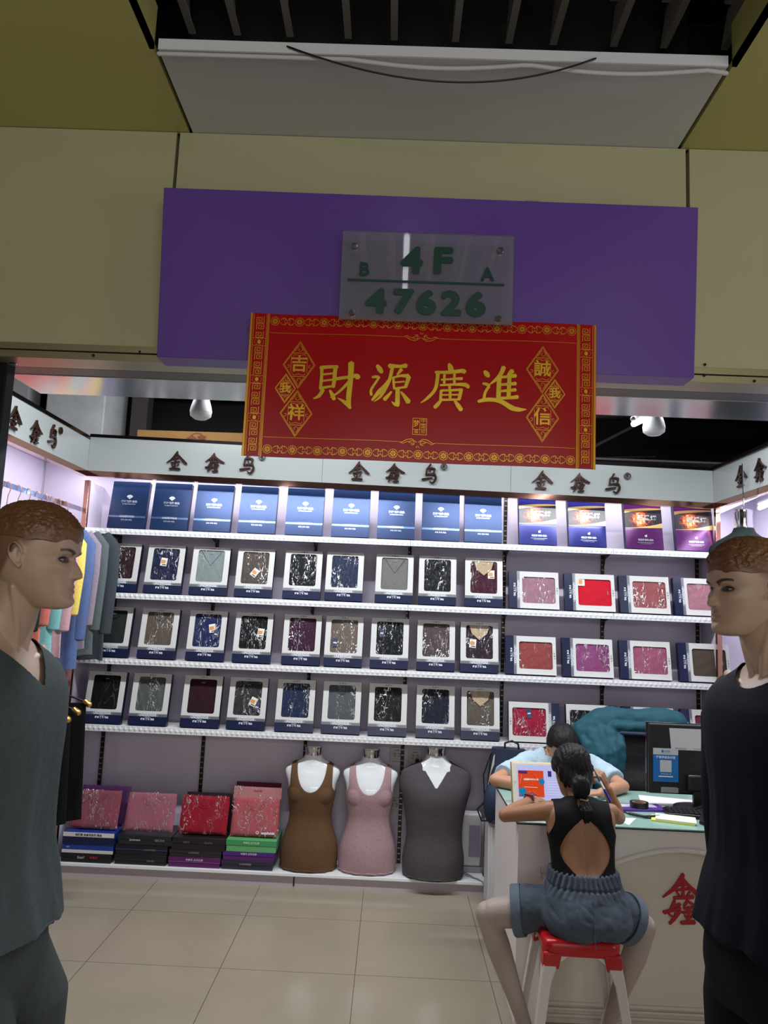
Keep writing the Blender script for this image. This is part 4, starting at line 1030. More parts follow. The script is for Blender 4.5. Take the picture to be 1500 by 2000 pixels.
def flame_print():
    mb = MB(); N = 20
    def band(f0, f1, mi, y):
        vs = []; fs = []
        for i in range(N+1):
            u = i/N; x = -BW/2+0.0006+u*(BW-0.0012); vs += [(x, y, zz(f0(u))), (x, y, zz(f1(u)))]
        for i in range(N): fs.append((2*i, 2*i+2, 2*i+3, 2*i+1))
        mb.add(vs, fs, mat=mi)
    band(lambda u: 0.44+0.02*u, lambda u: 0.80+0.06*math.sin(u*PI*0.6), 0, -0.0058)
    band(lambda u: 0.74+0.10*u**0.7-0.001, lambda u: 0.81+0.055*math.sin(u*PI*0.6), 1, -0.0063)
    band(lambda u: 0.42+0.025*u, lambda u: 0.43+0.10*u**2.2+0.02*u, 1, -0.0063)
    put_text(mb, '石墨烯', 0.022, zz(0.645), 0.036, y=-0.0068, extrude=0.0003, mat=2, bold=0.0008, sx=1.15)
    put_text(mb, 'ei', 0.008, zz(0.27), 0.022, y=-0.0062, extrude=0.0003, mat=2, bold=0.001)
    put_text(mb, '石墨烯·磁热·发热', 0.006, zz(0.18), 0.0125, y=-0.0058, extrude=0.0003, mat=2, bold=0.0003)
    mb.box(-0.045, 0.055, -0.0056, -0.0053, zz(0.125), zz(0.129), mat=2); mb.box(-0.03, 0.04, -0.0052, -0.0049, zz(0.10), zz(0.103), mat=2)
    return mb.data('flame_print', [M_photo, M_gsw, M_holo])
FB, FU, FPR = flame_data((40, 44, 120), 'indigo_foil'), flame_data((84, 30, 92), 'purple_foil'), flame_print()
for k, (pl, pr, d, l) in enumerate([(1016.6, 1085.4, FB, 'indigo box with flame picture on the top shelf, next to the blue foil boxes'), (1113, 1183.5, FB, 'indigo box with flame picture on the top shelf, next to the purple ones'),
                                    (1225, 1295, FU, 'purple box with flame picture on the top shelf, left one of two'), (1322.5, 1395, FU, 'purple box with flame picture at the right end of the top shelf')]):
    t = thing('underwear_box', l, 'boxed underwear', group='boxes with a flame picture on the top shelf', M=box_matrix(xm(pl, pr, 1070, 0), SZ[0], 0, BH/2, 0, 0.03))
    child('carton', d, t); child('flame_print', FPR, t); stand(t, BH/2, 0)

# ================================================================ STACKS ON THE PLATFORM
PT = 0.0785
def stack_box(x0, x1, z0, z1, y0, c, label, texts=(), lid=0.5, bands=(), grp='flat cartons stacked on the platform', rough=0.35, top=None):
    t = thing('flat_carton', label, 'flat carton', ((x0+x1)/2, y0, z0), group=grp)
    w2, h = (x1-x0)/2, z1-z0; m = mat('carton_%d_%d_%d' % c, c, rough, noise_amt=0.04)
    MB().box(-w2+0.002, w2-0.002, 0.002, 0.235, 0, h*lid).build('base', m, t, bevel=0.001)
    mb = MB(); mb.box(-w2, w2, 0, 0.238, h*lid+0.0008, h-0.0004)
    mb.build('lid', m, t, bevel=0.001)
    for (a, b, cc) in bands: MB().box(-w2-0.0003, w2+0.0003, -0.0008, 0.002, h*a, h*b).build('colour_band', mat('carton_%d_%d_%d' % cc, cc, 0.35), t)
    if texts:
        for s_, px, pz, sz, cc in texts:
            mb = MB(); put_text(mb, s_, px, h*pz, sz, y=-0.0014, extrude=0.0003, bold=sz*0.015); mb.build('carton_lettering', mat('ink_%d_%d_%d' % cc, cc, 0.5), t)
    return t
G1 = (200, 200, 204)
stack_box(-1.875, -1.580, PT, PT+0.052, 4.685, (26, 22, 26), 'black carton with red and white lettering at the bottom of the first stack', [('Scarf', -0.03, 0.55, 0.020, (190, 180, 170)), ('金鑫鸟', 0.045, 0.55, 0.016, (170, 40, 40))])
stack_box(-1.872, -1.572, PT+0.0525, 0.248, 4.685, (30, 58, 140), 'tall white and blue carton on top of the black one, first stack', [('保暖套 金鑫鸟系列 精品', 0.0, 0.87, 0.015, (60, 60, 76)), ('2013', -0.115, 0.28, 0.010, G1)], 0.40,
          [(0.78, 0.985, (216, 214, 212)), (0.42, 0.775, (14, 24, 62)), (0.005, 0.15, (206, 204, 204))])
bl = (24, 22, 26)
stack_box(-1.562, -1.258, PT, PT+0.056, 4.69, (26, 24, 30), 'lowest black carton of the second stack', [('Cardin', 0.06, 0.45, 0.016, (120, 118, 112))], 0.45, [(0.46, 0.52, (52, 44, 66))])
stack_box(-1.560, -1.255, PT+0.0565, PT+0.113, 4.69, (22, 22, 28), 'middle black carton of the second stack with a violet line', [('CASHMERE', 0.05, 0.5, 0.014, (110, 108, 120))], 0.45, [(0.46, 0.54, (64, 50, 110))])
stack_box(-1.548, -1.228, PT+0.1135, 0.246, 4.685, (30, 34, 40), 'uppermost black carton of the second stack with white script', [('Joclemem', -0.06, 0.5, 0.016, (196, 194, 188)), ('保暖内衣', 0.085, 0.5, 0.015, (130, 128, 130))])
stack_box(-1.246, -0.942, PT, PT+0.056, 4.69, (92, 24, 92), 'purple carton at the bottom of the third stack', [('金鑫鸟 全天然棉', 0.0, 0.73, 0.014, (200, 180, 210))], 0.5, [(0.52, 0.54, (160, 140, 170))])
stack_box(-1.244, -0.938, PT+0.0565, PT+0.098, 4.69, (44, 34, 40), 'brown-black carton above the purple one, third stack', [('CASHMERE', -0.01, 0.6, 0.013, (128, 118, 118))])
stack_box(-1.235, -0.918, PT+0.0985, 0.246, 4.685, (32, 24, 28), 'uppermost black carton of the third stack', [('金鑫鸟', -0.07, 0.6, 0.013, (110, 90, 84)), ('精品内衣', 0.06, 0.6, 0.012, (110, 90, 84))])
stack_box(-0.936, -0.634, PT, PT+0.052, 4.69, (42, 38, 58), 'slate coloured carton at the bottom of the fourth stack', [('CASHMERE', -0.01, 0.6, 0.014, (150, 144, 152))])
stack_box(-0.930, -0.628, PT+0.0525, PT+0.100, 4.69, (88, 30, 100), 'purple carton in the middle of the fourth stack', [('金鑫鸟 全天然棉', 0.0, 0.75, 0.013, (210, 195, 215))], 0.5, [(0.55, 0.97, (70, 36, 120))])
stack_box(-0.914, -0.620, PT+0.1005, 0.246, 4.688, (96, 168, 108), 'green carton on top of the fourth stack, under the coral pouch', [('金鑫鸟 全天然棉', 0.0, 0.75, 0.013, (190, 222, 190))], 0.5, [(0.55, 0.97, (60, 150, 92))])
# folded garments in clear pouches leaning on the stacks
M_pfilm = film_mat('pouch_film', 1.0, 0.26, 20)
def pouch(xc, w2, z0, h, y0, lean, c, label, logo=False, header=0.0, film=True, th=0.028):
    up = Vector((0, math.sin(lean), math.cos(lean)))
    M = Matrix.Translation((xc, y0, z0+th*math.sin(lean)+0.003)) @ Matrix.Rotation(-lean, 4, 'X')
    t = thing('garment_pouch', label, 'packed garment', group='garments in clear pouches on the carton stacks', M=M)
    mb = MB(); nx, nz = 26, 22
    def sheet(k, gr):
        vs = []
        for j in range(nz+1):
            for i in range(nx+1):
                u, v = i/nx*2-1, j/nz*2-1; e = (1-abs(u)**6)*(1-abs(v)**6)
                y = th/2 - k*(th/2)*(e**0.35 if e > 0 else 0) - (0.0012*math.sin(5*u+3*v) if k > 0 else 0)
                vs.append((u*w2*(1-0.02*(v > 0.8)), y, (v+1)/2*h))
        return vs
    for k in (1, -1):
        fs = []
        for j in range(nz):
            for i in range(nx): a = j*(nx+1)+i; fs.append((a, a+1, a+nx+2, a+nx+1) if k > 0 else (a, a+nx+1, a+nx+2, a+1))
        mb.add(sheet(k, 0), fs)
    r = 0.055
    mb.tube([(r*math.cos(a), -0.0012, h-0.02 + r*0.95*math.sin(a)) for a in [PI+PI*k/16 for k in range(17)]], 0.0014, 6)
    mb.tube([((r-0.012)*math.cos(a), -0.0012, h-0.02 + (r-0.012)*0.9*math.sin(a)) for a in [PI+PI*k/16 for k in range(17)]], 0.0010, 6)
    mb.build('folded_garment', cloth(c), t, smooth=60)
    if film:
        mb = MB(); vs = []; fs = []; rr = random.Random(int(xc*100)); H2 = h+header+0.006
        for j in range(nz+1):
            for i in range(nx+1):
                u, v = i/nx*2-1, j/nz*2-1; e = max((1-abs(u)**6)*(1-abs(v)**6), 0); vs.append((u*(w2+0.006), -0.004*(e**0.3)-0.0012*rr.random()+0.002, -0.002+(v+1)/2*H2))
        for j in range(nz):
            for i in range(nx): a = j*(nx+1)+i; fs.append((a, a+1, a+nx+2, a+nx+1))
        mb.add(vs, fs); mb.build('clear_pouch', M_pfilm, t, smooth=80)
    if header:
        mb = MB(); mb.box(-w2-0.004, w2+0.004, th/2-0.002, th/2, h-0.005, h+header); mb.build('pouch_header', mat('pouch_header_pink', (168, 106, 108), 0.5), t)
        MB().box(-0.024, 0.024, th/2-0.003, th/2+0.001, h+header*0.55, h+header*0.55+0.009).build('handle_slot', mat('slot_wine', (120, 50, 58), 0.6), t)
    if logo:
        mb = MB(); put_text(mb, 'southside', w2-0.055, 0.020, 0.020, y=-0.0055, extrude=0.0002, bold=0.0006)
        n = 14; vs = [(w2-0.118+r_*math.cos(2*PI*i/n), -0.0055, 0.021+r_*math.sin(2*PI*i/n)) for r_ in (0.006, 0.009) for i in range(n)]; mb.add(vs, [(i, (i+1) % n, n+(i+1) % n, n+i) for i in range(n)])
        mb.build('pouch_lettering', M_ink, t)
    return t
pouch(-1.70, 0.150, 0.249, 0.225, 4.80, 0.25, (70, 36, 78), 'purple folded garment in a pouch behind the rose one, first stack', film=False)
pouch(-1.722, 0.142, 0.249, 0.215, 4.725, 0.28, (132, 66, 78), 'old rose folded garment in a clear pouch on the first stack')
pouch(-1.393, 0.146, 0.247, 0.215, 4.725, 0.28, (152, 88, 104), 'pink folded garment in a clear pouch on the second stack')
pouch(-1.055, 0.152, 0.247, 0.215, 4.80, 0.25, (40, 16, 24), 'dark wine folded garment behind the bright red one, third stack', film=False)
pouch(-1.070, 0.142, 0.247, 0.212, 4.725, 0.28, (142, 16, 38), 'bright red folded garment under crinkled film on the third stack')
pouch(-0.772, 0.140, 0.247, 0.285, 4.81, 0.22, (110, 46, 54), 'dusky red garment pouch standing behind the coral one, fourth stack', film=False)
pouch(-0.764, 0.140, 0.247, 0.215, 4.725, 0.26, (168, 80, 86), 'coral folded garment in a pouch with header and white logo, fourth stack', logo=True, header=0.060)

# ================================================================ HANGING CLOTHES, LEFT WALL
t = thing('clothes_rail', 'flat chrome clothes rail on the left wall above the hanging shirts', 'clothes rail', (-2.0, 4.0, 2.165))
MB().box(-0.004, 0.004, -0.75, 0.86, -0.014, 0.014).build('rail_bar', M_chrome, t)
for y in (0.72, -0.60): MB().box(-0.317, -0.004, y-0.006, y+0.006, -0.014, 0.014).build('bracket', M_chrome, t)
M_wire = mat('copper_wire', (186, 128, 108), 0.3, 0.9)
def shirt(name, x_edge, y, ztop, zbot, c, label, w2=0.235, sleeve=True, hcol=None, group='clothes hanging on the left wall', thick=0.016, seed=0, tilt=0.0):
    rr = random.Random(seed); cx = x_edge - w2
    t = thing(name, label, 'garment', (cx, y, ztop), (0, 0, tilt), group)
    mb = MB(); nz = 34; nx = 44; rs = []
    L = ztop-zbot
    for j in range(nz+1):
        v = j/nz; z = -v*L
        hw = w2*min(1.0, (0.30+0.70*smooth01(v, 0.0, 0.10)))*(1-0.04*math.sin(v*3)) if sleeve else w2*(0.9+0.1*v)
        ring = []
        for i in range(nx):
            a = 2*PI*i/nx; xx = spow(math.cos(a), 0.9)*hw; yy = spow(math.sin(a), 0.7)*thick*(0.35+0.65*smooth01(v, 0, 0.15))
            yy += 0.006*v*math.sin(xx*38+seed)+0.004*math.sin(xx*90+seed*2)*v
            zz_ = z + 0.006*math.sin(xx*40+seed)*(v > 0.97)
            if sleeve: zz_ -= 0.20*max(0, abs(xx)-0.05)*max(0, 1-v*4)
            ring.append((xx, yy, zz_))
        rs.append(ring)
    mb.rings(rs); mb.build('garment_body', cloth(c), t, smooth=60)
    if sleeve:
        for s in (-1, 1):
            mb = MB(); p = [(s*(w2*0.80), 0, -0.075), (s*(w2*0.97), 0.004, -0.13), (s*(w2*1.0), 0.006, -0.28), (s*(w2*0.98), 0.002, min(-0.5, -L*0.8))]
            mb.tube(p, [0.018, 0.019, 0.016, 0.013], 14, True, flat=2.8); mb.build('sleeve', cloth(c), t, smooth=60)
    return t
def hanger(x, y, ztop, rail_z, w2, label, m, grp='wire hangers on the left wall rail', tip=None):
    t = thing('clothes_hanger', label, 'hanger', (x, y, ztop), group=grp)
    mb = MB(); h = rail_z - ztop
    mb.tube([(-w2, 0, -0.045), (-w2*0.4, 0, 0.002), (0, 0, 0.022), (w2*0.4, 0, 0.002), (w2, 0, -0.045)], 0.006 if tip else 0.003, 8)
    mb.build('hanger_bar', m, t, smooth=50)
    mb = MB(); mb.tube([(0, 0, 0.02), (0.004, 0, h-0.07), (0.013, 0, h-0.045), (0.014, 0, h-0.012), (0.008, 0, h+0.001), (0, 0, h+0.0022), (-0.010, 0, h-0.002), (-0.014, 0, h-0.018)], 0.0022, 8); mb.build('hanger_hook', m, t, smooth=50)
    if tip:
        for s in (-1, 1):
            mb = MB(); mb.tube([(s*(w2-0.01), 0, -0.040), (s*(w2+0.012), 0, -0.055)], [0.014, 0.017], 14)
            me = mb.data('hanger_tip', tip, smooth=60); link('hanger_tip', me, t)
    return t
SH = [(-1.745, 3.30, 2.02, 1.45, (214, 120, 108), 'large coral knit top nearest the mannequin'), (-1.735, 3.72, 2.02, 1.34, (206, 104, 96), 'salmon coral top hanging behind the mannequin neck'), (-1.74, 3.80, 2.0, 1.30, (30, 52, 54), 'dark teal top between the coral ones'),
      (-1.725, 3.88, 2.02, 1.33, (222, 124, 112), 'coral pink top under the mannequin chin'), (-1.715, 3.99, 2.02, 1.30, (132, 196, 196), 'mint green top'), (-1.71, 4.10, 2.02, 1.29, (214, 168, 176), 'pale pink top'), (-1.71, 4.20, 2.02, 1.62, (240, 214, 112), 'bright yellow top'),
      (-1.70, 4.30, 2.03, 1.22, (92, 112, 160), 'steel blue long top'), (-1.70, 4.39, 2.03, 1.32, (150, 138, 152), 'mauve grey top'), (-1.69, 4.48, 2.04, 1.28, (92, 102, 104), 'mid grey top'), (-1.66, 4.585, 2.045, 1.25, (64, 70, 76), 'charcoal top nearest the back shelves')]
for k, (xe, y, zt, zb, c, l) in enumerate(SH):
    shirt('hanging_shirt', xe-0.03, y, zt, zb, c, l+' on the left wall rail', seed=k+1, w2=xe-0.03+1.998)
    hanger(-1.998, y, zt-0.022, 2.182, 0.17, 'copper wire hanger carrying the %s' % l.split(' nearest')[0].split(' hanging')[0].split(' between')[0].split(' under')[0], M_wire)
# lower rail with black trousers on gold tipped hangers
t = thing('clothes_rail', 'short lower clothes rail on the left wall behind the grey mannequin', 'clothes rail', (-1.868, 4.0, 1.165))
MB().box(-0.004, 0.004, -0.35, 0.50, -0.010, 0.010).build('rail_bar', M_chrome, t); MB().box(-0.449, -0.004, 0.3, 0.312, -0.01, 0.01).build('bracket', M_chrome, t)
M_gt = mat('gold_tip', (222, 168, 92), 0.22, 1.0, bump=0.5, bscale=90)
LW = [(-1.635, 3.84, 0.985, 0.48, (86, 76, 72), 'brown-grey singlet'), (-1.628, 3.96, 1.0, 0.44, (78, 90, 92), 'green-grey singlet'), (-1.622, 4.08, 1.02, 0.46, (16, 18, 20), 'black singlet'), (-1.60, 4.22, 1.045, 0.44, (10, 11, 12), 'black long singlet nearest the shelves')]
for k, (xe, y, zt, zb, c, l) in enumerate(LW):
    t = shirt('hanging_singlet', xe, y, zt, zb, c, l+' on the lower rail of the left wall', w2=0.24 if k < 3 else 0.26, sleeve=False, seed=k+20, group='singlets on the lower rail')
    hanger(-1.868, y, zt+0.05, 1.178, 0.245, 'black hanger with gold tips carrying the %s' % l.split(' nearest')[0], M_blackp, 'gold tipped hangers on the lower rail', M_gt)
# right wall: hanging half-body form
def halfbody():
    p = PX(1440, 1005, 2.02)
    t = thing('hanging_torso_form', 'dark green torso form with silver neck cap high on the right wall', 'torso form', (1.905, 4.20, 1.635))
    mb = MB(); rs = []
    tab = [(0.0, .15, .10), (.12, .14, .095), (.25, .16, .11), (.33, .18, .11), (.385, .185, .095), (.42, .15, .08), (.45, .10, .065), (.475, .062, .055), (.50, .050, .05)]
    for i in range(40):
        z = 0.5*i/39; w_, d_ = cr(tab, z); rs.append([(spow(math.cos(a), .9)*w_, spow(math.sin(a), .9)*d_, z) for a in [2*PI*k/40 for k in range(40)]])
    mb.rings(rs); mb.build('green_shirt_body', cloth((20, 30, 28)), t, smooth=60)
    mb = MB(); mb.lathe([(0.047, 0.50), (0.045, 0.575), (0.048, 0.58), (0.048, 0.60), (0.001, 0.602)], n=36); mb.build('neck_cap', M_chrome, t, smooth=50)
    mb = MB(); mb.cyl((0, 0, 0.60), (0, 0, 0.86), 0.004, n=8); mb.build('hanging_wire', M_chrome, t)
halfbody()
t = thing('hanging_torso_form', 'blue clothed torso form at the frame edge behind the right mannequin head', 'torso form', (2.02, 3.62, 1.50))
mb = MB(); rs = []
tab = [(0.0, .15, .10), (.25, .16, .11), (.36, .185, .10), (.42, .15, .08), (.46, .09, .06), (.50, .050, .05)]
for i in range(36):
    z = 0.5*i/35; w_, d_ = cr(tab, z); rs.append([(spow(math.cos(a), .9)*w_, spow(math.sin(a), .9)*d_, z) for a in [2*PI*k/36 for k in range(36)]])
mb.rings(rs); mb.build('blue_shirt_body', cloth((70, 84, 160)), t, smooth=60)
MB().lathe([(0.047, 0.50), (0.047, 0.58), (0.001, 0.582)], n=32).build('neck_cap', M_chrome, t, smooth=50)
MB().cyl((0, 0, 0.58), (0, 0, 0.98), 0.004, n=8).build('hanging_wire', M_chrome, t)
# ================================================================ FIGURES: heads, hands, bodies
HT = [(-.50, .27, .10, .075), (-.48, .350, .04, .135), (-.43, .385, -.05, .185), (-.36, .384, -.16, .232), (-.28, .376, -.27, .268), (-.20, .372, -.335, .298), (-.10, .378, -.38, .315),
      (-.02, .372, -.41, .325), (.04, .388, -.42, .33), (.12, .402, -.425, .332), (.22, .388, -.42, .318), (.33, .335, -.385, .28), (.42, .245, -.31, .215), (.47, .15, -.22, .145), (.492, .07, -.13, .075), (.5, -.02, -.04, .01)]
def gss(x, c, s): return math.exp(-((x-c)/s)**2)
def face_bump(x, u, f):
    d = 0.0
    ax = abs(x)
    # nose
    if -.26 < u < .06:
        t = (0.03-u)/0.22; prof = 0.100*smooth01(t, 0, 1)*(1-smooth01(-u, .185, .235)) if t > 0 else 0
        sg = .034+.010*max(0, min(1, t)); d += prof*gss(x, 0, sg)
        d += 0.030*gss(ax, .048, .022)*gss(u, -.178, .028)
    d -= 0.050*gss(ax, .135, .062)*gss(u, -.025, .040)
    d += 0.022*gss(ax, .135, .040)*gss(u, -.030, .020)
    d -= 0.022*gss(ax, .055, .03)*gss(u, -.02, .03)
    d += 0.026*gss(ax, .12, .085)*gss(u, .045, .024)
    d += 0.022*gss(ax, .20, .07)*gss(u, -.105, .05)
    d += 0.012*gss(x, 0, .08)*gss(u, -.29, .06)
    d += 0.020*gss(x, 0, .072)*gss(u, -.277, .015) + 0.022*gss(x, 0, .062)*gss(u, -.325, .017)
    d -= 0.022*gss(x, 0, .085)*gss(u, -.301, .0075)
    d -= 0.010*gss(x, 0, .018)*gss(u, -.245, .02)
    d -= 0.014*gss(x, 0, .09)*gss(u, -.362, .018)
    d += 0.030*gss(x, 0, .085)*gss(u, -.425, .05)
    return d
def head_pt(u, ph, off=0.0, wide=1.0):
    yf, yb, w_ = cr(HT, u); c = (yf+yb)/2; h = (yf-yb)/2
    f = c + (h+off)*spow(math.cos(ph), 0.86); x = (w_*wide+off)*spow(math.sin(ph), 0.90)
    if math.cos(ph) > 0.1: f += face_bump(x, u, f)*smooth01(math.cos(ph), 0.1, 0.45)
    return Vector((x, -f, u))
def head_mesh(mb, M, H, nu=110, nph=120, wide=1.0, ears=True):
    rs = []
    for i in range(nu+1):
        s = -1+2*i/nu; u = 0.5*math.sin(s*PI/2)*0.999
        rs.append([M @ (head_pt(u, 2*PI*j/nph, 0, wide)*H) for j in range(nph)])
    mb.rings(rs)
    if ears:
        for s in (-1, 1):
            E = M @ Matrix.Scale(H, 4) @ Matrix.Translation((s*.325*wide, 0.015, -.02)) @ Matrix.Rotation(s*0.32, 4, 'Z') @ Matrix.Rotation(-0.16, 4, 'X')
            pth = [(s*.010, -.040, .02), (s*.030, -.030, .075), (s*.050, .010, .118), (s*.062, .055, .098), (s*.062, .068, .040), (s*.050, .052, -.025), (s*.030, .020, -.080), (s*.016, -.010, -.112), (s*.010, -.022, -.085)]
            mb.tube(pth, [.013, .014, .015, .0155, .015, .014, .018, .022, .014], 10, M=E)
            mb.tube([(s*.020, .005, .07), (s*.034, .030, .05), (s*.034, .034, .0), (s*.022, .012, -.045)], [.010, .012, .012, .010], 8, M=E)
            mb.ell((s*.010, .015, 0), (.018, .045, .085), 14, 10, M=E)
    return mb
def paint(me, fn):
    ca = me.color_attributes.new('paint', 'FLOAT_COLOR', 'POINT')
    buf = []
    for v in me.vertices: buf += list(fn(v.co)) + [1.0]
    ca.data.foreach_set('color', buf)
def mixc(a, b, t): return tuple(a[i]*(1-t)+b[i]*t for i in range(3))
def head_paint(Mi, H, skin, hair, brow, lip, hairline=True):
    skin, hair, brow, lip = lin(skin), lin(hair), lin(brow), lin(lip)
    def fn(co):
        p = (Mi @ co)/H; x, f, u = p.x, -p.y, p.z; c = skin; ax = abs(x)
        if u < -.6 or abs(x) > .6 or abs(f) > .8: return c
        if hairline:
            hl = 0.20 - 0.12*smooth01(-f, -.22, -.02) - 0.30*smooth01(-f, .02, .22)
            c = mixc(c, hair, 0.85*smooth01(u, hl-.05, hl+.06))
        if f > 0.2:
            # eyebrows: rise outwards then drop
            bx = (ax-.055)/.17; bu = .035+.040*math.sin(min(max(bx, 0), 1)*2.2)-0.012
            if 0 <= bx <= 1: c = mixc(c, brow, (1-smooth01(abs(u-bu), .006+.010*(1-bx), .016+.010*(1-bx)))*0.95)
            # eye make-up
            ex = (ax-.135)/.075; eu = (u+.030)
            r = math.hypot(ex, eu/.030); c = mixc(c, brow, (1-smooth01(r, .75, 1.25))*0.9)
            # lips
            r2 = math.hypot(x/.095, (u+.301)/.040); c = mixc(c, lip, (1-smooth01(r2, .7, 1.05))*0.7)
            c = mixc(c, brow, 0.5*(1-smooth01(math.hypot((ax-.030)/.018, (u+.208)/.007), .6, 1.2)))
        return c
    return fn
def eyes(parent, M, H, iris, world=True):
    for s in (-1, 1):
        yf = 0.372
        c = Vector((s*.135, -(0.345), -.030))
        mb = MB(); Ms = M @ Matrix.Scale(H, 4)
        base = head_pt(-.030, math.asin(min(.95, .135/.33)))
        cy = base.y
        mb.ell((s*.135, cy+.020, -.030), (.052, .028, .021), 20, 12, M=Ms, mat=0)
        mb.ell((s*.135+0.004, cy-.0035, -.029), (.0165, .006, .0165), 16, 8, M=Ms, mat=1)
        mb.tube([(s*.083, cy+.004, -.034), (s*.108, cy-.009, -.014), (s*.135, cy-.011, -.009), (s*.162, cy-.004, -.014), (s*.196, cy+.016, -.026)], [.004, .008, .009, .008, .005], 8, M=Ms, mat=1)
        mb.tube([(s*.090, cy+.003, -.038), (s*.135, cy-.006, -.050), (s*.185, cy+.012, -.036)], [.003, .0045, .004], 8, M=Ms, mat=1)
        mb.build('eye', [mat('eye_white', (170, 160, 150), 0.25), mat('eye_dark', iris, 0.3)], parent, smooth=60, world=world)
def hand_chains(mb, W, fwd, nrm, S=1.0, curl=(0.5, 0.6, 0.5), side=1, thumb_close=0.5, spread=0.10, fist=None):
    """wrist W, direction of the fingers fwd, palm normal nrm (side the palm faces), side=+1 thumb towards fwd x nrm"""
    W = Vector(W); f = Vector(fwd).normalized(); n = Vector(nrm); n = (n-f*n.dot(f)).normalized(); s = f.cross(n)*side
    r = 0.0088*S; PL = 0.078*S
    lens = [(0.040, 0.025, 0.019), (0.044, 0.029, 0.020), (0.041, 0.027, 0.020), (0.032, 0.020, 0.017)]
    base = [0.030, 0.010, -0.010, -0.029]
    for k in range(4):
        a = W + s*(base[k]*0.55*S) + f*(0.010*S); b = W + s*(base[k]*S) + f*(PL*(1.0 if k in (1, 2) else 0.95))
        mb.tube([a, (a+b)/2, b], [r*1.35, r*1.3, r*1.12], 12)
        d = (f + s*(spread*(1.5-k)*0.4)).normalized(); p = b; ang = 0.0
        path = [p]; rr = [r*1.05]
        cu = curl if not fist else fist[k]
        for q in range(3):
            ang += cu[q]; dd = d*math.cos(ang) + n*math.sin(ang); p = p + dd*(lens[k][q]*S); path.append(p); rr.append(r*(0.98-0.09*q) if k < 3 else r*(0.86-0.08*q))
        mb.tube(path, rr, 12)
    mb.tube([W + f*0.012*S, W + f*PL*0.55, W+f*PL*0.92], [0.019*S, 0.024*S, 0.021*S], 14, flat=0.62)
    # thumb from the side of the palm near its base
    t0 = W + s*(0.020*S) + f*(0.018*S); t1 = t0 + (s*0.75+f*0.65+n*0.30).normalized()*0.036*S
    t2 = t1 + (f*0.8+s*(0.30-0.5*thumb_close)+n*(0.30+0.6*thumb_close)).normalized()*0.030*S; t3 = t2 + (f*0.75+s*(0.1-0.7*thumb_close)+n*0.55).normalized()*0.024*S
    mb.tube([t0, t1, t2, t3], [0.0125*S, 0.0118*S, 0.0100*S, 0.0082*S], 12)
def torso_rings(mb, tab, n=56, m=60, ex=0.86, off=0.0, M=None, fold=None):
    rs = []; z0, z1 = tab[0][0], tab[-1][0]
    for i in range(m+1):
        z = z0+(z1-z0)*i/m; w_, df, db = cr(tab, z)[:3]; r = []
        for k in range(n):
            a = 2*PI*k/n; c, s = math.cos(a), math.sin(a); x = (w_+off)*spow(s, ex); y = -(df+off)*spow(c, ex) if c > 0 else -(db+off)*spow(c, ex)
            p = Vector((x, y, z)); r.append(M @ p if M else p)
        rs.append(r)
    mb.rings(rs); return mb

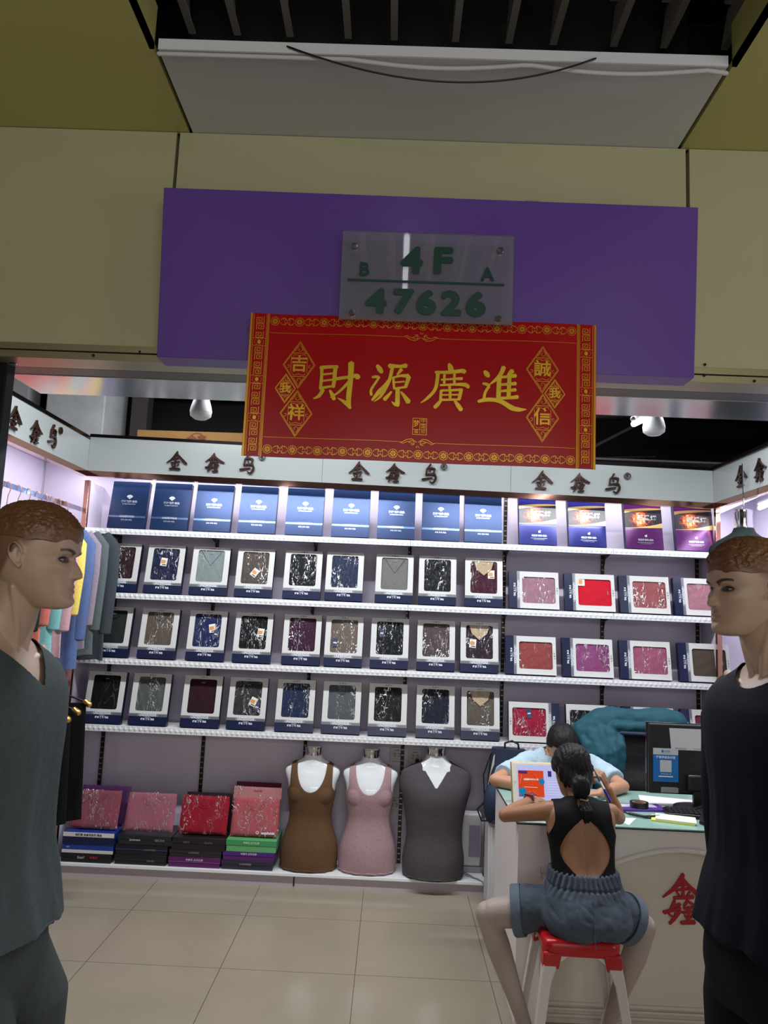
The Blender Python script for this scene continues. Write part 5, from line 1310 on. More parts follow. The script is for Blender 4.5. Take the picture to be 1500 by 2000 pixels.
# ---------------------------------------------------------------- two standing male mannequins
MT = [(.88, .17, .11, .125), (.98, .155, .105, .115), (1.08, .145, .10, .10), (1.20, .162, .115, .105), (1.32, .185, .125, .115), (1.40, .198, .115, .118), (1.445, .190, .092, .105), (1.475, .150, .070, .090), (1.50, .105, .055, .078), (1.525, .072, .05, .07), (1.54, .055, .045, .06)]
def mannequin(loc, yaw, head_yaw, H, head_c, shirtc, trouserc, neck, label, legf=0.0, arm_out=0.0, hem=0.90):
    M = Matrix.Translation(loc) @ Matrix.Rotation(yaw, 4, 'Z')
    t = thing('mannequin', label, 'mannequin', M=M)
    HM = Matrix.Translation(head_c) @ Matrix.Rotation(head_yaw-yaw, 4, 'Z') @ Matrix.Rotation(0.03, 4, 'X')   # local
    mb = MB(); head_mesh(mb, HM, H)
    mb.tube([(0, .012, 1.42), (0, .012, 1.50), (head_c[0]*.6, head_c[1]*.5+.018, 1.565), (head_c[0], head_c[1]+.018, 1.64)], [.080, .066, .058, .057], 30)
    # sterno muscles, collar bones
    for s in (-1, 1):
        mb.tube([(s*.012, -.052, 1.462), (s*.03+head_c[0]*.5, head_c[1]*.4-.030, 1.54), (s*.055+head_c[0], head_c[1]+.012, 1.62)], [.008, .009, .008], 10)
        mb.tube([(s*.015, -.062, 1.456), (s*.08, -.062, 1.468), (s*.15, -.02, 1.478)], [.010, .010, .012], 10)
    T2 = [r for r in MT if r[0] >= 1.2]; torso_rings(mb, [(1.2,)+tuple(T2[0][1:])] + T2[1:], off=-.006)
    body = fuse(mb, 0.0024, 4)
    HMi = HM.inverted()
    skin = (180, 150, 128)
    paint(body, head_paint(HMi, H, skin, (112, 76, 50), (44, 36, 36), (176, 120, 96)))
    finish(body, paint_mat('mannequin_skin', 0.42)); link('body', body, t)
    eyes(t, HM, H, (30, 28, 30), world=False)
    # sculpted hair
    mb = MB(); rs = []; nu, nph = 110, 200; sd = loc[0]*7
    for i in range(nu+1):
        r = []
        for j in range(nph):
            ph = 2*PI*j/nph; cf = math.cos(ph)
            u0 = 0.155 - 0.03*smooth01(abs(math.sin(ph)), .3, 1.0) + 0.02*math.sin(ph*9)*max(cf, 0) + (0.02 if cf < 0 else 0) + 0.012*noise.noise(Vector((math.sin(ph)*6, math.cos(ph)*6, sd)))
            u = u0 + (0.499-u0)*math.sin((i/nu)*PI/2)
            p = head_pt(min(u, .4985), ph)
            q = Vector((p.x*9, p.y*9, p.z*9+sd)); qq = q + Vector((noise.noise(q*1.3), noise.noise(q*1.3+Vector((5, 2, 1))), noise.noise(q*1.3+Vector((9, 4, 3)))))*1.3
            curl = 1-abs(noise.noise(qq*1.15))*3.2; curl2 = 1-abs(noise.noise(qq*2.7+Vector((3, 3, 3))))*3
            ramp = smooth01(i/nu, 0.0, 0.24)
            fr = 1.0 + 0.5*max(cf, 0)*(1-smooth01(u, .16, .42))
            o = (0.003 + ramp*(0.013 + 0.010*max(-1, curl) + 0.005*max(-1, curl2)))*fr
            nrm = Vector((p.x, p.y*0.9, max(p.z-.1, 0)*1.1)).normalized()
            r.append(HM @ ((p + nrm*o)*H))
        rs.append(r)
    mb.rings(rs); mb.build('hair', mat('mannequin_hair', (112, 74, 46), 0.42, noise_amt=0.18, nscale=40), t, smooth=180)
    # shirt: torso and long sleeves in one cloth
    ST = [(hem, .208, .170, .152), (hem+.1, .198, .143, .146), (1.08, .182, .128, .130), (1.20, .182, .130, .122), (1.32, .200, .135, .125), (1.40, .208, .124, .126), (1.445, .198, .100, .114), (1.475, .156, .078, .098), (1.50, .110, .062, .086), (1.525, .082, .058, .078), (1.545, .070, .055, .07)]
    mb = MB(); torso_rings(mb, ST, n=72, m=80)
    for s in (-1, 1):
        mb.tube([(s*.150, .005, 1.425), (s*.200, .012, 1.36), (s*(.222+arm_out*.5), .030, 1.22), (s*(.230+arm_out), .048, 1.06), (s*(.226+arm_out), .050, .90), (s*(.216+arm_out), .048, .775)], [.062, .066, .060, .053, .046, .042], 24)
    sh = fuse(mb, 0.0042, 5)
    sd2 = loc[0]*11
    def folds(co):
        v = noise.noise(Vector((co.x*10+sd2, co.y*10, co.z*1.1)))*0.018 + noise.noise(Vector((co.x*26, co.y*26+sd2, co.z*2.4)))*0.006
        k = smooth01(1.42-co.z, 0, 0.35); return v*k - 0.001
    displace(sh, folds)
    if neck == 'v':
        def g(co):
            if co.z < 1.36 or abs(co.x) > .118: return 1
            front = co.y < 0.0
            lim = 1.408 + abs(co.x)*1.05 if front else 1.512
            if front: lim = min(lim, 1.505 + max(0, -co.y)*0.0)
            return (lim-co.z)
    else:
        def g(co):
            if co.z < 1.40 or abs(co.x) > .118: return 1
            lim = 1.470 + max(0, (co.x*co.x)*4.5) + (co.y+.05)*0.32
            return min(lim, 1.512)-co.z if co.y < 0.02 else 1.512-co.z
    trim(sh, g); finish(sh, cloth(shirtc)); so = link('shirt', sh, t)
    m_ = so.modifiers.new('thickness', 'SOLIDIFY'); m_.thickness = 0.0022; m_.offset = -1
    # trousers
    mb = MB()
    torso_rings(mb, [(.74, .165, .125, .125), (.82, .185, .145, .138), (.92, .178, .132, .128), (1.0, .155, .105, .112)], n=40, m=16)
    for s in (-1, 1):
        mb.tube([(s*.085, -.008-legf*.2, .84), (s*.098, -.008-legf, .72), (s*.105, -.010-legf, .50), (s*.108, -.0, .30), (s*.11, .006, .06)], [.104, .108+legf*.3, .095+legf*.3, .084, .072], 26)
    tr = fuse(mb, 0.007, 5); displace(tr, lambda co: noise.noise(Vector((co.x*12, co.y*12, co.z*3)))*0.006); finish(tr, cloth(trouserc)); link('trousers', tr, t)
    for s in (-1, 1):
        mb = MB(); mb.tube([(s*.11, .03, .042), (s*.112, -.03, .040), (s*.115, -.10, .030), (s*.118, -.16, .024)], [.036, .040, .038, .024], 18, flat=0.8)
        # the feet are bare, of the mannequin colour
        me = mb.data('foot', mat('mannequin_foot', skin, 0.42), smooth=60); link('foot', me, t)
        mb = MB(); hand_chains(mb, (s*(.216+arm_out), .048, .752), (0, 0, -1), (-s, 0, 0), 1.0, (0.25, 0.3, 0.25), -s, 0.3)
        hm = fuse(mb, 0.0045, 2); finish(hm, MATS['mannequin_foot']); link('hand', hm, t)
    mb = MB(); mb.lathe([(0.19, 0.0), (0.19, 0.006), (0.01, 0.008)], n=40); mb.cyl((0, 0.02, 0.006), (0, 0.02, 0.6), 0.009, n=12); mb.build('base_plate', M_chrome, t, smooth=40)
    return t
TH = math.radians
mannequin((-.868, 1.71, 0), TH(84), TH(93), .2345, (0.012, -.062, 1.694), (70, 78, 80), (62, 68, 68), 'v', 'mannequin in grey V-neck shirt, its sculpted head in profile at the left edge', hem=.90, legf=.045)
mannequin((.926, 1.88, 0), TH(-76), TH(-80), .2345, (-0.004, -.072, 1.696), (7, 10, 26), (7, 9, 20), 'crew', 'mannequin in navy crew neck shirt at the right edge, facing left', arm_out=.012, hem=.90)

# ---------------------------------------------------------------- three bust forms on the platform
M_bust = mat('glossy_white_form', (222, 226, 228), 0.12, coat=0.4)
FT = [(0, .158, .105, .10), (.06, .166, .108, .108), (.14, .164, .105, .108), (.24, .136, .090, .090), (.30, .126, .086, .082), (.37, .136, .096, .084), (.43, .146, .104, .086), (.48, .152, .098, .088), (.525, .168, .078, .080), (.550, .174, .066, .072), (.575, .164, .054, .064), (.598, .120, .046, .056), (.625, .068, .044, .05), (.655, .052, .044, .046), (.70, .046, .042, .044)]
MTB = [(0, .160, .13, .10), (.10, .165, .125, .105), (.22, .155, .11, .10), (.34, .170, .118, .10), (.44, .190, .128, .104), (.50, .205, .115, .104), (.55, .204, .090, .092), (.585, .192, .070, .080), (.61, .150, .060, .068), (.635, .098, .054, .060), (.66, .068, .052, .055), (.69, .058, .050, .052), (.735, .054, .050, .052)]
def bust(x, y, tab, c, label, female, cap_z, yaw=0.0):
    if female: tab = [(r[0], r[1]*.95, r[2], r[3]) for r in tab]
    t = thing('torso_bust', label, 'display bust', (x, y, PT), (0, 0, yaw), 'display busts on the platform')
    mb = MB(); torso_rings(mb, tab, n=72, m=110, ex=0.92)
    if female:
        for s in (-1, 1): mb.ell((s*.064, -.046, .430), (.064, .052, .068), 24, 16)
    body = fuse(mb, 0.0045, 6)
    garm = body.copy()
    finish(body, M_bust); link('white_form', body, t)
    mb = MB(); cr_ = cr(tab, cap_z)[0]; mb.lathe([(cr_*1.0, cap_z-.006), (cr_*1.02, cap_z+.026), (cr_*1.06, cap_z+.030), (cr_*1.06, cap_z+.040), (.001, cap_z+.042)], n=40)
    mb.build('neck_cap', M_chrome, t, smooth=50)
    displace(garm, lambda co: 0.0035 + 0.002*noise.noise(Vector((co.x*14+x*9, co.y*14, co.z*5))) + (0.010*smooth01(.25-co.z, 0, .25) if female else 0.012*smooth01(.30-co.z, 0, .25)))
    if female:
        def g(co):
            xx = co.x; z = co.z
            if z > .605: return -0.01
            v = 1.0
            # scoop neck
            if co.y < 0.01:
                if z > .40: v = min(v, (math.hypot(xx/.088, (z-.60)/.152)-1)*.08) if z < .60 else min(v, (abs(xx)-.088))
            else:
                if z > .50: v = min(v, (math.hypot(xx/.088, (z-.61)/.09)-1)*.08) if z < .61 else min(v, (abs(xx)-.088))
            # arm holes
            if z > .405:
                xa = .124 + .030*smooth01(.47-z, -.02, .065); v = min(v, xa-abs(xx))
            return v
    else:
        def g(co):
            xx = co.x; z = co.z; v = 1.0
            if z > .645: return -0.01
            if co.y < 0.0 and z > .48: v = min(v, (.505+abs(xx)*1.45+0.0)-z) if abs(xx) < .095 else 1.0
            if co.y < 0.0 and z > .60: v = min(v, abs(xx)-.082)
            if co.y >= 0 and z > .62: v = min(v, abs(xx)-.08)
            return v
    trim(garm, lambda co: min(g(co), co.z-.004)); finish(garm, cloth(c)); go = link('tank_top' if female else 'sleeveless_shirt', garm, t)
    s_ = go.modifiers.new('thickness', 'SOLIDIFY'); s_.thickness = 0.0025; s_.offset = 1
    # gathered hem
    mb = MB(); rr = cr(tab, 0.01); pts = []
    for k in range(49):
        a = 2*PI*k/48; e = 0.016+0.004*math.sin(k*1.7); pts.append(((rr[0]+e)*spow(math.sin(a), .92), -(rr[1]+e)*spow(math.cos(a), .92), 0.012+0.003*math.sin(k*2.3)))
    mb.tube(pts, 0.004, 8); mb.build('hem', cloth(c), t, smooth=60)
    return t
bust(-.440, 4.800, FT, (98, 72, 50), 'white glossy female bust in a brown scoop neck tank top', True, .655)
bust(-.090, 4.800, FT, (164, 134, 138), 'white glossy female bust in a pale pink scoop neck tank top', True, .655)
bust(.300, 4.770, MTB, (78, 72, 76), 'white glossy male bust in a heather grey V-neck shirt', False, .690)
# ================================================================ COUNTER
M_cw = mat('counter_white', (234, 228, 224), 0.35)
M_cin = mat('counter_inner', (216, 206, 192), 0.35)
CT = 0.775
t = thing('cashier_counter', 'white cashier counter with glass top and arched apron, red character on its front', 'counter', (1.2, 3.6, 0))
MB().box(0.545, 0.640, 3.262, 3.93, 0.0, CT-0.006).build('side_panel', M_cw, t, world=True, bevel=0.003)
MB().box(0.642, 1.95, 3.32, 3.335, 0.0, CT-0.008).build('front_panel', M_cin, t, world=True)
# apron with arched lower edge
ap = [(0.641, 0.598), (0.72, 0.598), (0.80, 0.601), (0.88, 0.613), (0.95, 0.640), (1.03, 0.668), (1.12, 0.690), (1.20, 0.698), (1.28, 0.694), (1.38, 0.678), (1.50, 0.650), (1.62, 0.62), (1.95, 0.60)]
def apz(x):
    for a, b in zip(ap[:-1], ap[1:]):
        if a[0] <= x <= b[0]: return a[1]+(b[1]-a[1])*(x-a[0])/(b[0]-a[0])
    return ap[-1][1]
mb = MB(); N = 60; pts = [(0.641+(1.95-0.641)*i/N) for i in range(N+1)]
vs = []; fs = []
for x in pts: vs += [(x, 3.272, apz(x)), (x, 3.272, CT-0.008), (x, 3.318, apz(x)), (x, 3.318, CT-0.008)]
for i in range(N): a = 4*i; fs += [(a, a+4, a+5, a+1), (a+2, a+3, a+7, a+6), (a, a+2, a+6, a+4)]
mb.add(vs, fs); mb.build('apron', M_cw, t, world=True)
mb = MB(); mb.tube([(x, 3.266, apz(x)-0.002) for x in pts], 0.0105, 10, False); mb.build('curved_moulding', mat('moulding_white', (226, 222, 214), 0.3), t, world=True, smooth=50)
mb = MB()
for z in (0.03, 0.055, 0.075): mb.box(0.642, 1.95, 3.308, 3.3195, z-0.006, z+0.006)
mb.box(0.642, 0.662, 3.30, 3.3195, 0.09, 0.55)
mb.build('skirting_ribs', M_cin, t, world=True, bevel=0.003)
mb = MB(); mb.box(0.541, 1.95, 3.255, 3.935, CT-0.0055, CT-0.002); mb.build('black_edge_band', M_blackp, t, world=True)
M_gt2 = mat('green_glass_top', (150, 186, 176), 0.10, coat=0.3)
MB().box(0.543, 1.95, 3.257, 3.933, CT-0.0018, CT+0.004).build('glass_top', M_gt2, t, world=True, bevel=0.001)
mb = MB(); p = PY(1340, 1757, 3.312); add_glyph(mb, [(p_, [q_*1.3 for q_ in w__]) for p_, w__ in G['xin'][1]], G['xin'][0], p.x, p.z, 0.198, 3.3195-0.007, 0.0065, width=0.95); mb.build('red_character', M_red, t, world=True)
CZ = CT+0.0042

# ================================================================ RED STOOL
M_redp = mat('red_plastic', (178, 22, 30), 0.3)
M_leg = mat('white_plastic_leg', (206, 200, 196), 0.4)
SX, SY, SH_ = 0.722, 3.015, 0.478
t = thing('plastic_stool', 'plastic stool with red seat and white tapering legs under the seated girl', 'stool', (SX, SY, 0), (0, 0, TH(-2)))
mb = MB()
def rr_ring(hw, hd, r, z, n=6):
    P = rrect(-hw, hw, -hd, hd, r, n); return [(x, y, z) for x, y in P]
zt = SH_
mb.rings([rr_ring(.132, .132, .035, zt-.052), rr_ring(.137, .137, .038, zt-.030), rr_ring(.137, .137, .040, zt-.012), rr_ring(.130, .130, .038, zt-.002), rr_ring(.116, .116, .034, zt), rr_ring(.10, .10, .03, zt-.003), rr_ring(.02, .02, .01, zt-.004)])
mb.build('seat', M_redp, t, smooth=50)
for sx in (-1, 1):
    for sy in (-1, 1):
        # red corner lug and white L-section leg
        mb = MB()
        mb.hexa([(sx*.082, sy*.1385, zt-.095), (sx*.140, sy*.1385, zt-.095), (sx*.140, sy*.082, zt-.095), (sx*.105, sy*.105, zt-.095)][::1], [(sx*.070, sy*.1365, zt-.040), (sx*.1365, sy*.1365, zt-.040), (sx*.1365, sy*.070, zt-.040), (sx*.10, sy*.10, zt-.040)])
        mb.build('corner_lug', M_redp, t, bevel=0.006)
        mb = MB(); rs = []
        for k, (z, e, w_, th_) in enumerate([(0.0, .190, .030, .010), (.20, .166, .032, .010), (.34, .147, .036, .010), (.40, .137, .050, .010), (.428, .130, .085, .010)]):
            rs.append([(sx*e, sy*e, z), (sx*(e-w_), sy*e, z), (sx*(e-w_), sy*(e-th_), z), (sx*(e-th_), sy*(e-th_), z), (sx*(e-th_), sy*(e-w_), z), (sx*e, sy*(e-w_), z)])
        mb.rings(rs); mb.build('leg', M_leg, t, bevel=0.003)

# ================================================================ GIRL (seen from behind, seated)
skinG = (154, 108, 76)
M_skin = mat('child_skin', skinG, 0.5, noise_amt=0.03, nscale=10)
M_hair = mat('black_hair', (14, 12, 12), 0.55, spec=0.3, noise_amt=0.3, nscale=60, bump=0.6, bscale=110, stretch=(1, 1, 0.12))
g = thing('person', 'girl seen from behind in an open-back black top and denim shorts, writing at the counter', 'person', (0.742, 2.99, 0.0))
GX, GY = 0.752, 2.99
LM = Matrix.Translation((GX, GY, 0.565)) @ Matrix.Rotation(TH(-17), 4, 'X')
GTAB = [(0.0, .125, .070, .082), (.06, .118, .070, .078), (.12, .112, .070, .070), (.19, .116, .074, .070), (.26, .128, .072, .072), (.31, .130, .062, .070), (.345, .100, .050, .058), (.365, .062, .040, .045), (.38, .034, .034, .036)]
def torso_g(mb, off=0.0, tab=GTAB, ex=.88):
    # back faces -Y here: front and back depths are swapped
    rs = []; z0, z1 = tab[0][0], tab[-1][0]; n = 64; m = 70
    for i in range(m+1):
        z = z0+(z1-z0)*i/m; w_, df, db = cr(tab, z); r = []
        for k in range(n):
            a = 2*PI*k/n; c, s = math.cos(a), math.sin(a); x = (w_+off)*spow(s, ex); y = -(db+off)*spow(c, ex) if c > 0 else -(df+off)*spow(c, ex)
            # shoulder blades and the furrow of the spine
            if c > 0: y -= .006*gss(abs(x), .06, .03)*gss(z, .27, .06); y += .005*gss(x, 0, .016)*smooth01(z, .02, .1)
            r.append(LM @ Vector((x, y, z)))
        rs.append(r)
    mb.rings(rs); return mb
def L(x, y, z): return LM @ Vector((x, y, z))
shL, shR = L(-.118, .0, .318), L(.118, .0, .318)
elL, elR = Vector((.482, 3.19, .818)), Vector((.945, 3.235, .818))
wrL, wrR = Vector((.625, 3.475, .812)), Vector((.895, 3.215, .930))
HC = Vector((.736, 3.150, 1.010)); GH = 0.188
HMg = Matrix.Translation(HC) @ Matrix.Rotation(TH(195), 4, 'Z') @ Matrix.Rotation(TH(20), 4, 'X')
mb = MB(); torso_g(mb)
mb.tube([L(0, .0, .33), L(0, .005, .375), HC+Vector((0.006, -.022, -.055))], [.046, .034, .034], 24)
mb.tube([L(-.085, 0, .320), shL, shL.lerp(elL, .5), elL], [.036, .037, .031, .0255], 22)
mb.tube([elL, elL.lerp(wrL, .35), wrL], [.0265, .028, .0185], 22)
mb.tube([L(.085, 0, .320), shR, shR.lerp(elR, .5), elR], [.036, .037, .031, .0255], 22)
mb.tube([elR, elR.lerp(wrR, .35), wrR], [.0265, .028, .0185], 22)
head_mesh(mb, HMg, GH, 70, 80, 1.0)
hand_chains(mb, wrL, (.8, .5, .06), (0.1, 0.3, -1), 0.74, (0.35, 0.45, 0.35), -1, 0.3)
hand_chains(mb, wrR, (-.42, .05, .90), (-.78, .5, -.15), 0.80, side=-1, thumb_close=0.9, fist=[(0.9, 1.1, 0.6), (1.05, 1.2, 0.7), (1.15, 1.3, 0.8), (1.2, 1.3, 0.8)])
body = fuse(mb, 0.0030, 3); finish(body, M_skin); link('body', body, g, world=True)
eyes(g, HMg, GH, (24, 20, 18))
# hair: cap, side strands, pony tail
def hair_cap(mb, HM, H, line_, off, nu=70, nph=110, sd=0, strand=26, wide=1.0):
    rs = []
    for i in range(nu+1):
        r = []
        for j in range(nph):
            ph = 2*PI*j/nph; u0 = line_(ph); u = u0+(0.4985-u0)*math.sin(i/nu*PI/2)
            p = head_pt(u, ph, 0, wide); e = smooth01(i/nu, 0, .08)
            o = e*(off + 0.006*math.sin(ph*strand+3*noise.noise(p*4+Vector((sd, 0, 0)))) + 0.010*noise.noise(p*7+Vector((sd, 1, 2))))
            nrm = Vector((p.x, p.y, max(p.z-.1, 0))).normalized(); r.append(HM @ ((p+nrm*o)*H))
        rs.append(r)
    mb.rings(rs)
def lineG(ph):
    c = math.cos(ph); a = abs(math.sin(ph))
    return 0.27*smooth01(c, .45, .8) + (-0.02)*(1-smooth01(c, .45, .8))*smooth01(c, -.25, .35) + (-.36)*(1-smooth01(c, -.35, .25))*1.0
mb = MB(); hair_cap(mb, HMg, GH, lineG, .050)
tieP = HC + Vector((.020, -.112, -.085))
for k in range(26):
    a = -1.25+2.5*k/25; b0 = HMg @ (head_pt(-.02-.22*(1-abs(a)/1.6), PI-a, .03)*GH); b1 = b0.lerp(tieP, .5)+Vector((0, -.010, .004))
    mb.tube([b0+Vector((0, .006, .02)), b1, tieP], [.012, .011, .006], 8)
mb.ell(tuple(HC+Vector((.012, -.100, -.045))), (.035, .025, .045), 20, 14)
hm = fuse(mb, 0.0042, 2); displace(hm, lambda co: .0016*math.sin(co.x*420+co.z*60+6*noise.noise(co*18))); finish(hm, M_hair); link('hair', hm, g, world=True)
mb = MB()
for k in range(20):
    a = 2*PI*k/20; r = .010 if k % 2 else .017; o = Vector((r*math.cos(a), r*math.sin(a)*.7, 0)); e = random.uniform(-.008, .008)
    mb.tube([tieP+o*.5, tieP+Vector((.004, -.018, -.035))+o*1.15, tieP+Vector((.008, -.014, -.085))+o*1.2, tieP+Vector((.012+e, .0, -.135+e))+o*.7], [.006, .0075, .0070, .002], 8)
pm = fuse(mb, 0.0035, 1); displace(pm, lambda co: .0014*math.sin(co.x*500+co.y*300)); finish(pm, M_hair); link('pony_tail', pm, g, world=True)
mb = MB(); mb.tube([tieP+Vector((.014*math.cos(a), .012*math.sin(a), .002*math.sin(2*a))) for a in [2*PI*k/16 for k in range(17)]], .0035, 8); mb.build('hair_tie', mat('tan_elastic', (176, 128, 84), .6), g, smooth=60, world=True)
# black top with the open back
mb = MB(); torso_g(mb, .0035)
for s, sh_, el_ in ((-1, shL, elL), (1, shR, elR)): mb.tube([L(s*.07, 0, .325), L(s*.105, 0, .322)], [.038, .038], 20)
top = fuse(mb, 0.0036, 3)
LI = LM.inverted()
def gtop(co):
    p = LI @ co; x, y, z = p.x, p.y, p.z; v = 1.0
    if z < 0.02: return -.01
    if z > .372: return -.01
    xa = .106 + .030*smooth01(.26-z, -.03, .06) + (.02 if z < .2 else 0); v = min(v, xa-abs(x)) if z > .2 else v
    if y < 0.0:
        # tear-drop opening
        zc, hb, ht = .178, .112, .118; q = (z-zc)/(ht if z > zc else hb); w_ = .094*max(0, 1-abs(q)**1.75)
        if abs(q) < 1: v = min(v, abs(x)-w_)
        if z > .30: v = min(v, abs(x)-.024*max(0, 1-abs((z-.345)/.045)**1.5)) if abs((z-.345)/.045) < 1 else v
    else:
        if z > .30: v = min(v, abs(x)-.05)
    return v
trim(top, gtop); finish(top, mat('black_stretch', (3, 3, 4), .7, spec=.2)); o = link('black_top', top, g, world=True)
s_ = o.modifiers.new('thickness', 'SOLIDIFY'); s_.thickness = .0016; s_.offset = 1
# legs in pale tights
M_tights = mat('pale_tights', (166, 150, 142), .55, noise_amt=.03)
hipL, hipR = Vector((.680, 3.03, .535)), Vector((.822, 3.03, .535)); knL, knR = Vector((.408, 3.105, .478)), Vector((1.000, 3.095, .462))
anL, anR = Vector((.560, 3.08, .085)), Vector((.868, 3.12, .085))
mb = MB()
for h, k, a in ((hipL, knL, anL), (hipR, knR, anR)):
    mb.tube([h, h.lerp(k, .5), k.lerp(h, .05), k], [.070, .063, .050, .042], 26); mb.tube([k, k.lerp(a, .28)+Vector((0, -.008, 0)), k.lerp(a, .65), a], [.044, .046, .034, .026], 26)
    mb.tube([a, a+Vector((0, -.022, -.035)), a+Vector((0, .02, -.045)), a+Vector((0, .085, -.055))], [.026, .026, .026, .017], 18)
lg = fuse(mb, .0045, 5); finish(lg, M_tights); link('tights', lg, g, world=True)
# sandals
for a, nm in ((anL, -1), (anR, 1)):
    mb = MB(); z0 = .004
    P = [(a.x+.030*math.cos(q)*(1.0 if math.sin(q) > 0 else .85), a.y+.035+.085*math.sin(q)) for q in [2*PI*k/24 for k in range(24)]]
    mb.rings([[(x, y, z0) for x, y in P], [(x, y, z0+.012) for x, y in P]])
    mb.tube([(a.x-.032, a.y-.01, .014), (a.x-.026, a.y-.022, .06), (a.x, a.y-.040, .075), (a.x+.026, a.y-.022, .06), (a.x+.032, a.y-.01, .014)], .0045, 8)
    mb.tube([(a.x-.030, a.y+.06, .014), (a.x, a.y+.06, .052), (a.x+.030, a.y+.06, .014)], .006, 8)
    mb.build('sandal', mat('silver_sandal', (172, 158, 164), .3, .4), g, smooth=50, world=True)
# denim shorts
M_denim = mat('light_denim', (70, 80, 94), .85, noise_amt=.16, nscale=35, bump=.4, bscale=500)
mb = MB()
ST2 = [(0.478, .135, .100), (.515, .160, .122), (.55, .160, .124), (.60, .146, .114), (.645, .132, .100), (.678, .126, .094)]
rs = []
for i in range(30):
    z = .478 + (.678-.478)*i/29; w_, d_ = cr(ST2, z); cy = GY + .008 + (z-.565)*.30
    rs.append([(GX+w_*spow(math.sin(a), .85), cy-d_*spow(math.cos(a), .85), z) for a in [2*PI*k/60 for k in range(60)]])
mb.rings(rs)
for h, k in ((hipL, knL), (hipR, knR)):
    d_ = (k-h); mb.tube([h+Vector((0, 0, .004)), h+d_*.35+Vector((0, 0, .006)), h+d_*.58+Vector((0, 0, .004))], [.074, .080, .081], 30, round_=False)
shm = fuse(mb, .0042, 4)
def gathers(co):
    a = math.atan2(co.x-GX, -(co.y-GY-.03)); k = smooth01(co.z, .595, .63)
    w1 = noise.noise(Vector((co.x*16, co.y*16, co.z*10)))*.010 + abs(noise.noise(Vector((co.x*24+3, co.y*22, co.z*30+co.x*18))))*.0045
    return k*(.0042*math.sin(a*34)+.0015*math.sin(a*71)) + (1-k)*w1 - .004*gss(co.z, .634, .004)
displace(shm, gathers)
finish(shm, M_denim); link('denim_shorts', shm, g, world=True)
for h, k in ((hipL, knL), (hipR, knR)):
    d_ = (k-h).normalized(); c0 = h+(k-h)*.52+Vector((0, 0, .004)); mb = MB()
    u = d_.cross(Vector((0, 0, 1))).normalized(); w_ = u.cross(d_); rs = []
    for (e, r) in ((0, .084), (0, .0905), (.030, .0915), (.036, .089), (.036, .080)):
        rs.append([c0+d_*(e+.004*math.sin(2*a))+u*(r*math.cos(a))+w_*(r*math.sin(a)) for a in [2*PI*q/40 for q in range(40)]])
    mb.rings(rs, cap=False); mb.build('rolled_cuff', mat('denim_cuff', (86, 100, 112), .85, noise_amt=.12, nscale=60), g, smooth=50, world=True)
mb = MB()
for s in (-1, 1):
    pts = []
    for k in range(10):
        u = k/9; x = GX+s*(.055+.085*u) ; z = .520+.075*u**2.2; y = GY+.008-.128*math.sqrt(max(.05, 1-((x-GX)/.170)**2)); pts.append((x, y-.004, z))
    mb.tube(pts, .0016, 6)
mb.tube([(GX, GY+.008-.128+(z-.565)*.3, z) for z in [.47+.016*k for k in range(10)]], .0015, 6)
mb.build('pocket_seam', mat('denim_seam', (60, 76, 96), .8), g, smooth=50, world=True)
# smart watch on the left wrist, pen in the right hand
t = thing('smart_watch', 'small red and black smart watch on the left wrist of the girl', 'watch', wrL + Vector((.006, .010, .018)))
dW = (wrL-elL).normalized(); Mw = frame_to(wrL+Vector((.004, .008, 0)), dW, (0, -.15, 1))
mb = MB(); n = 24; mb.rings([[Mw @ Vector((e, .0225*math.cos(2*PI*k/n)*f, .0225*math.sin(2*PI*k/n)*f)) for k in range(n)] for e, f in ((-.011, 1), (-.011, 1.1), (.011, 1.1), (.011, 1))], cap=False)
mb.build('strap', mat('red_strap', (130, 26, 34), .5), t, smooth=50, world=True)
mb = MB(); mb.box(-.017, .017, -.020, .020, .020, .031, M=Mw); mb.build('watch_case', mat('red_case', (120, 24, 30), .3), t, world=True, bevel=.003)
mb = MB(); mb.box(-.014, .014, -.017, .017, .0312, .0322, M=Mw); mb.build('watch_screen', mat('watch_glass', (60, 72, 82), .12), t, world=True, bevel=.001)
pA, pB = PY(1160, 1503, 3.19), PY(1193, 1567, 3.10)
t = thing('pen', 'blue and white ballpoint pen held in the right hand of the girl', 'pen', pB)
d_ = pA-pB
MB().cyl(pB, pB+d_*.38, .0052, n=14).build('blue_barrel', mat('blue_plastic', (30, 48, 150), .3), t, smooth=40, world=True)
MB().cyl(pB+d_*.38, pB+d_*.62, .0050, n=14).build('white_grip', mat('white_grip', (220, 216, 206), .4), t, smooth=40, world=True)
MB().cyl(pB+d_*.62, pA, .0046, .0020, n=14).build('pen_tip', mat('pen_dark', (60, 60, 70), .4), t, smooth=40, world=True)

# ================================================================ BOY behind the counter
b = thing('person', 'boy in a pale blue T-shirt behind the counter, head bowed over his arms', 'person', (.93, 4.15, 0.0))
BC = Vector((.897, 4.060, .957)); BHH = .205
HMb = Matrix.Translation(BC) @ Matrix.Rotation(TH(-4), 4, 'Z') @ Matrix.Rotation(TH(30), 4, 'X') 
mb = MB(); BM = Matrix.Translation((.90, 4.22, .50)) @ Matrix.Rotation(TH(16), 4, 'X')
BTAB = [(0, .14, .08, .09), (.10, .135, .08, .085), (.25, .15, .085, .085), (.36, .158, .08, .085), (.41, .13, .06, .07), (.44, .08, .045, .055), (.47, .045, .04, .045)]
torso_rings(mb, BTAB, M=BM, n=48, m=40)
bsL, bsR = BM @ Vector((-.145, 0, .375)), BM @ Vector((.145, 0, .375))
beL, beR = Vector((.535, 3.88, .812)), Vector((1.150, 3.865, .812)); bwL, bwR = Vector((.72, 3.76, .806)), Vector((1.00, 3.72, .806))
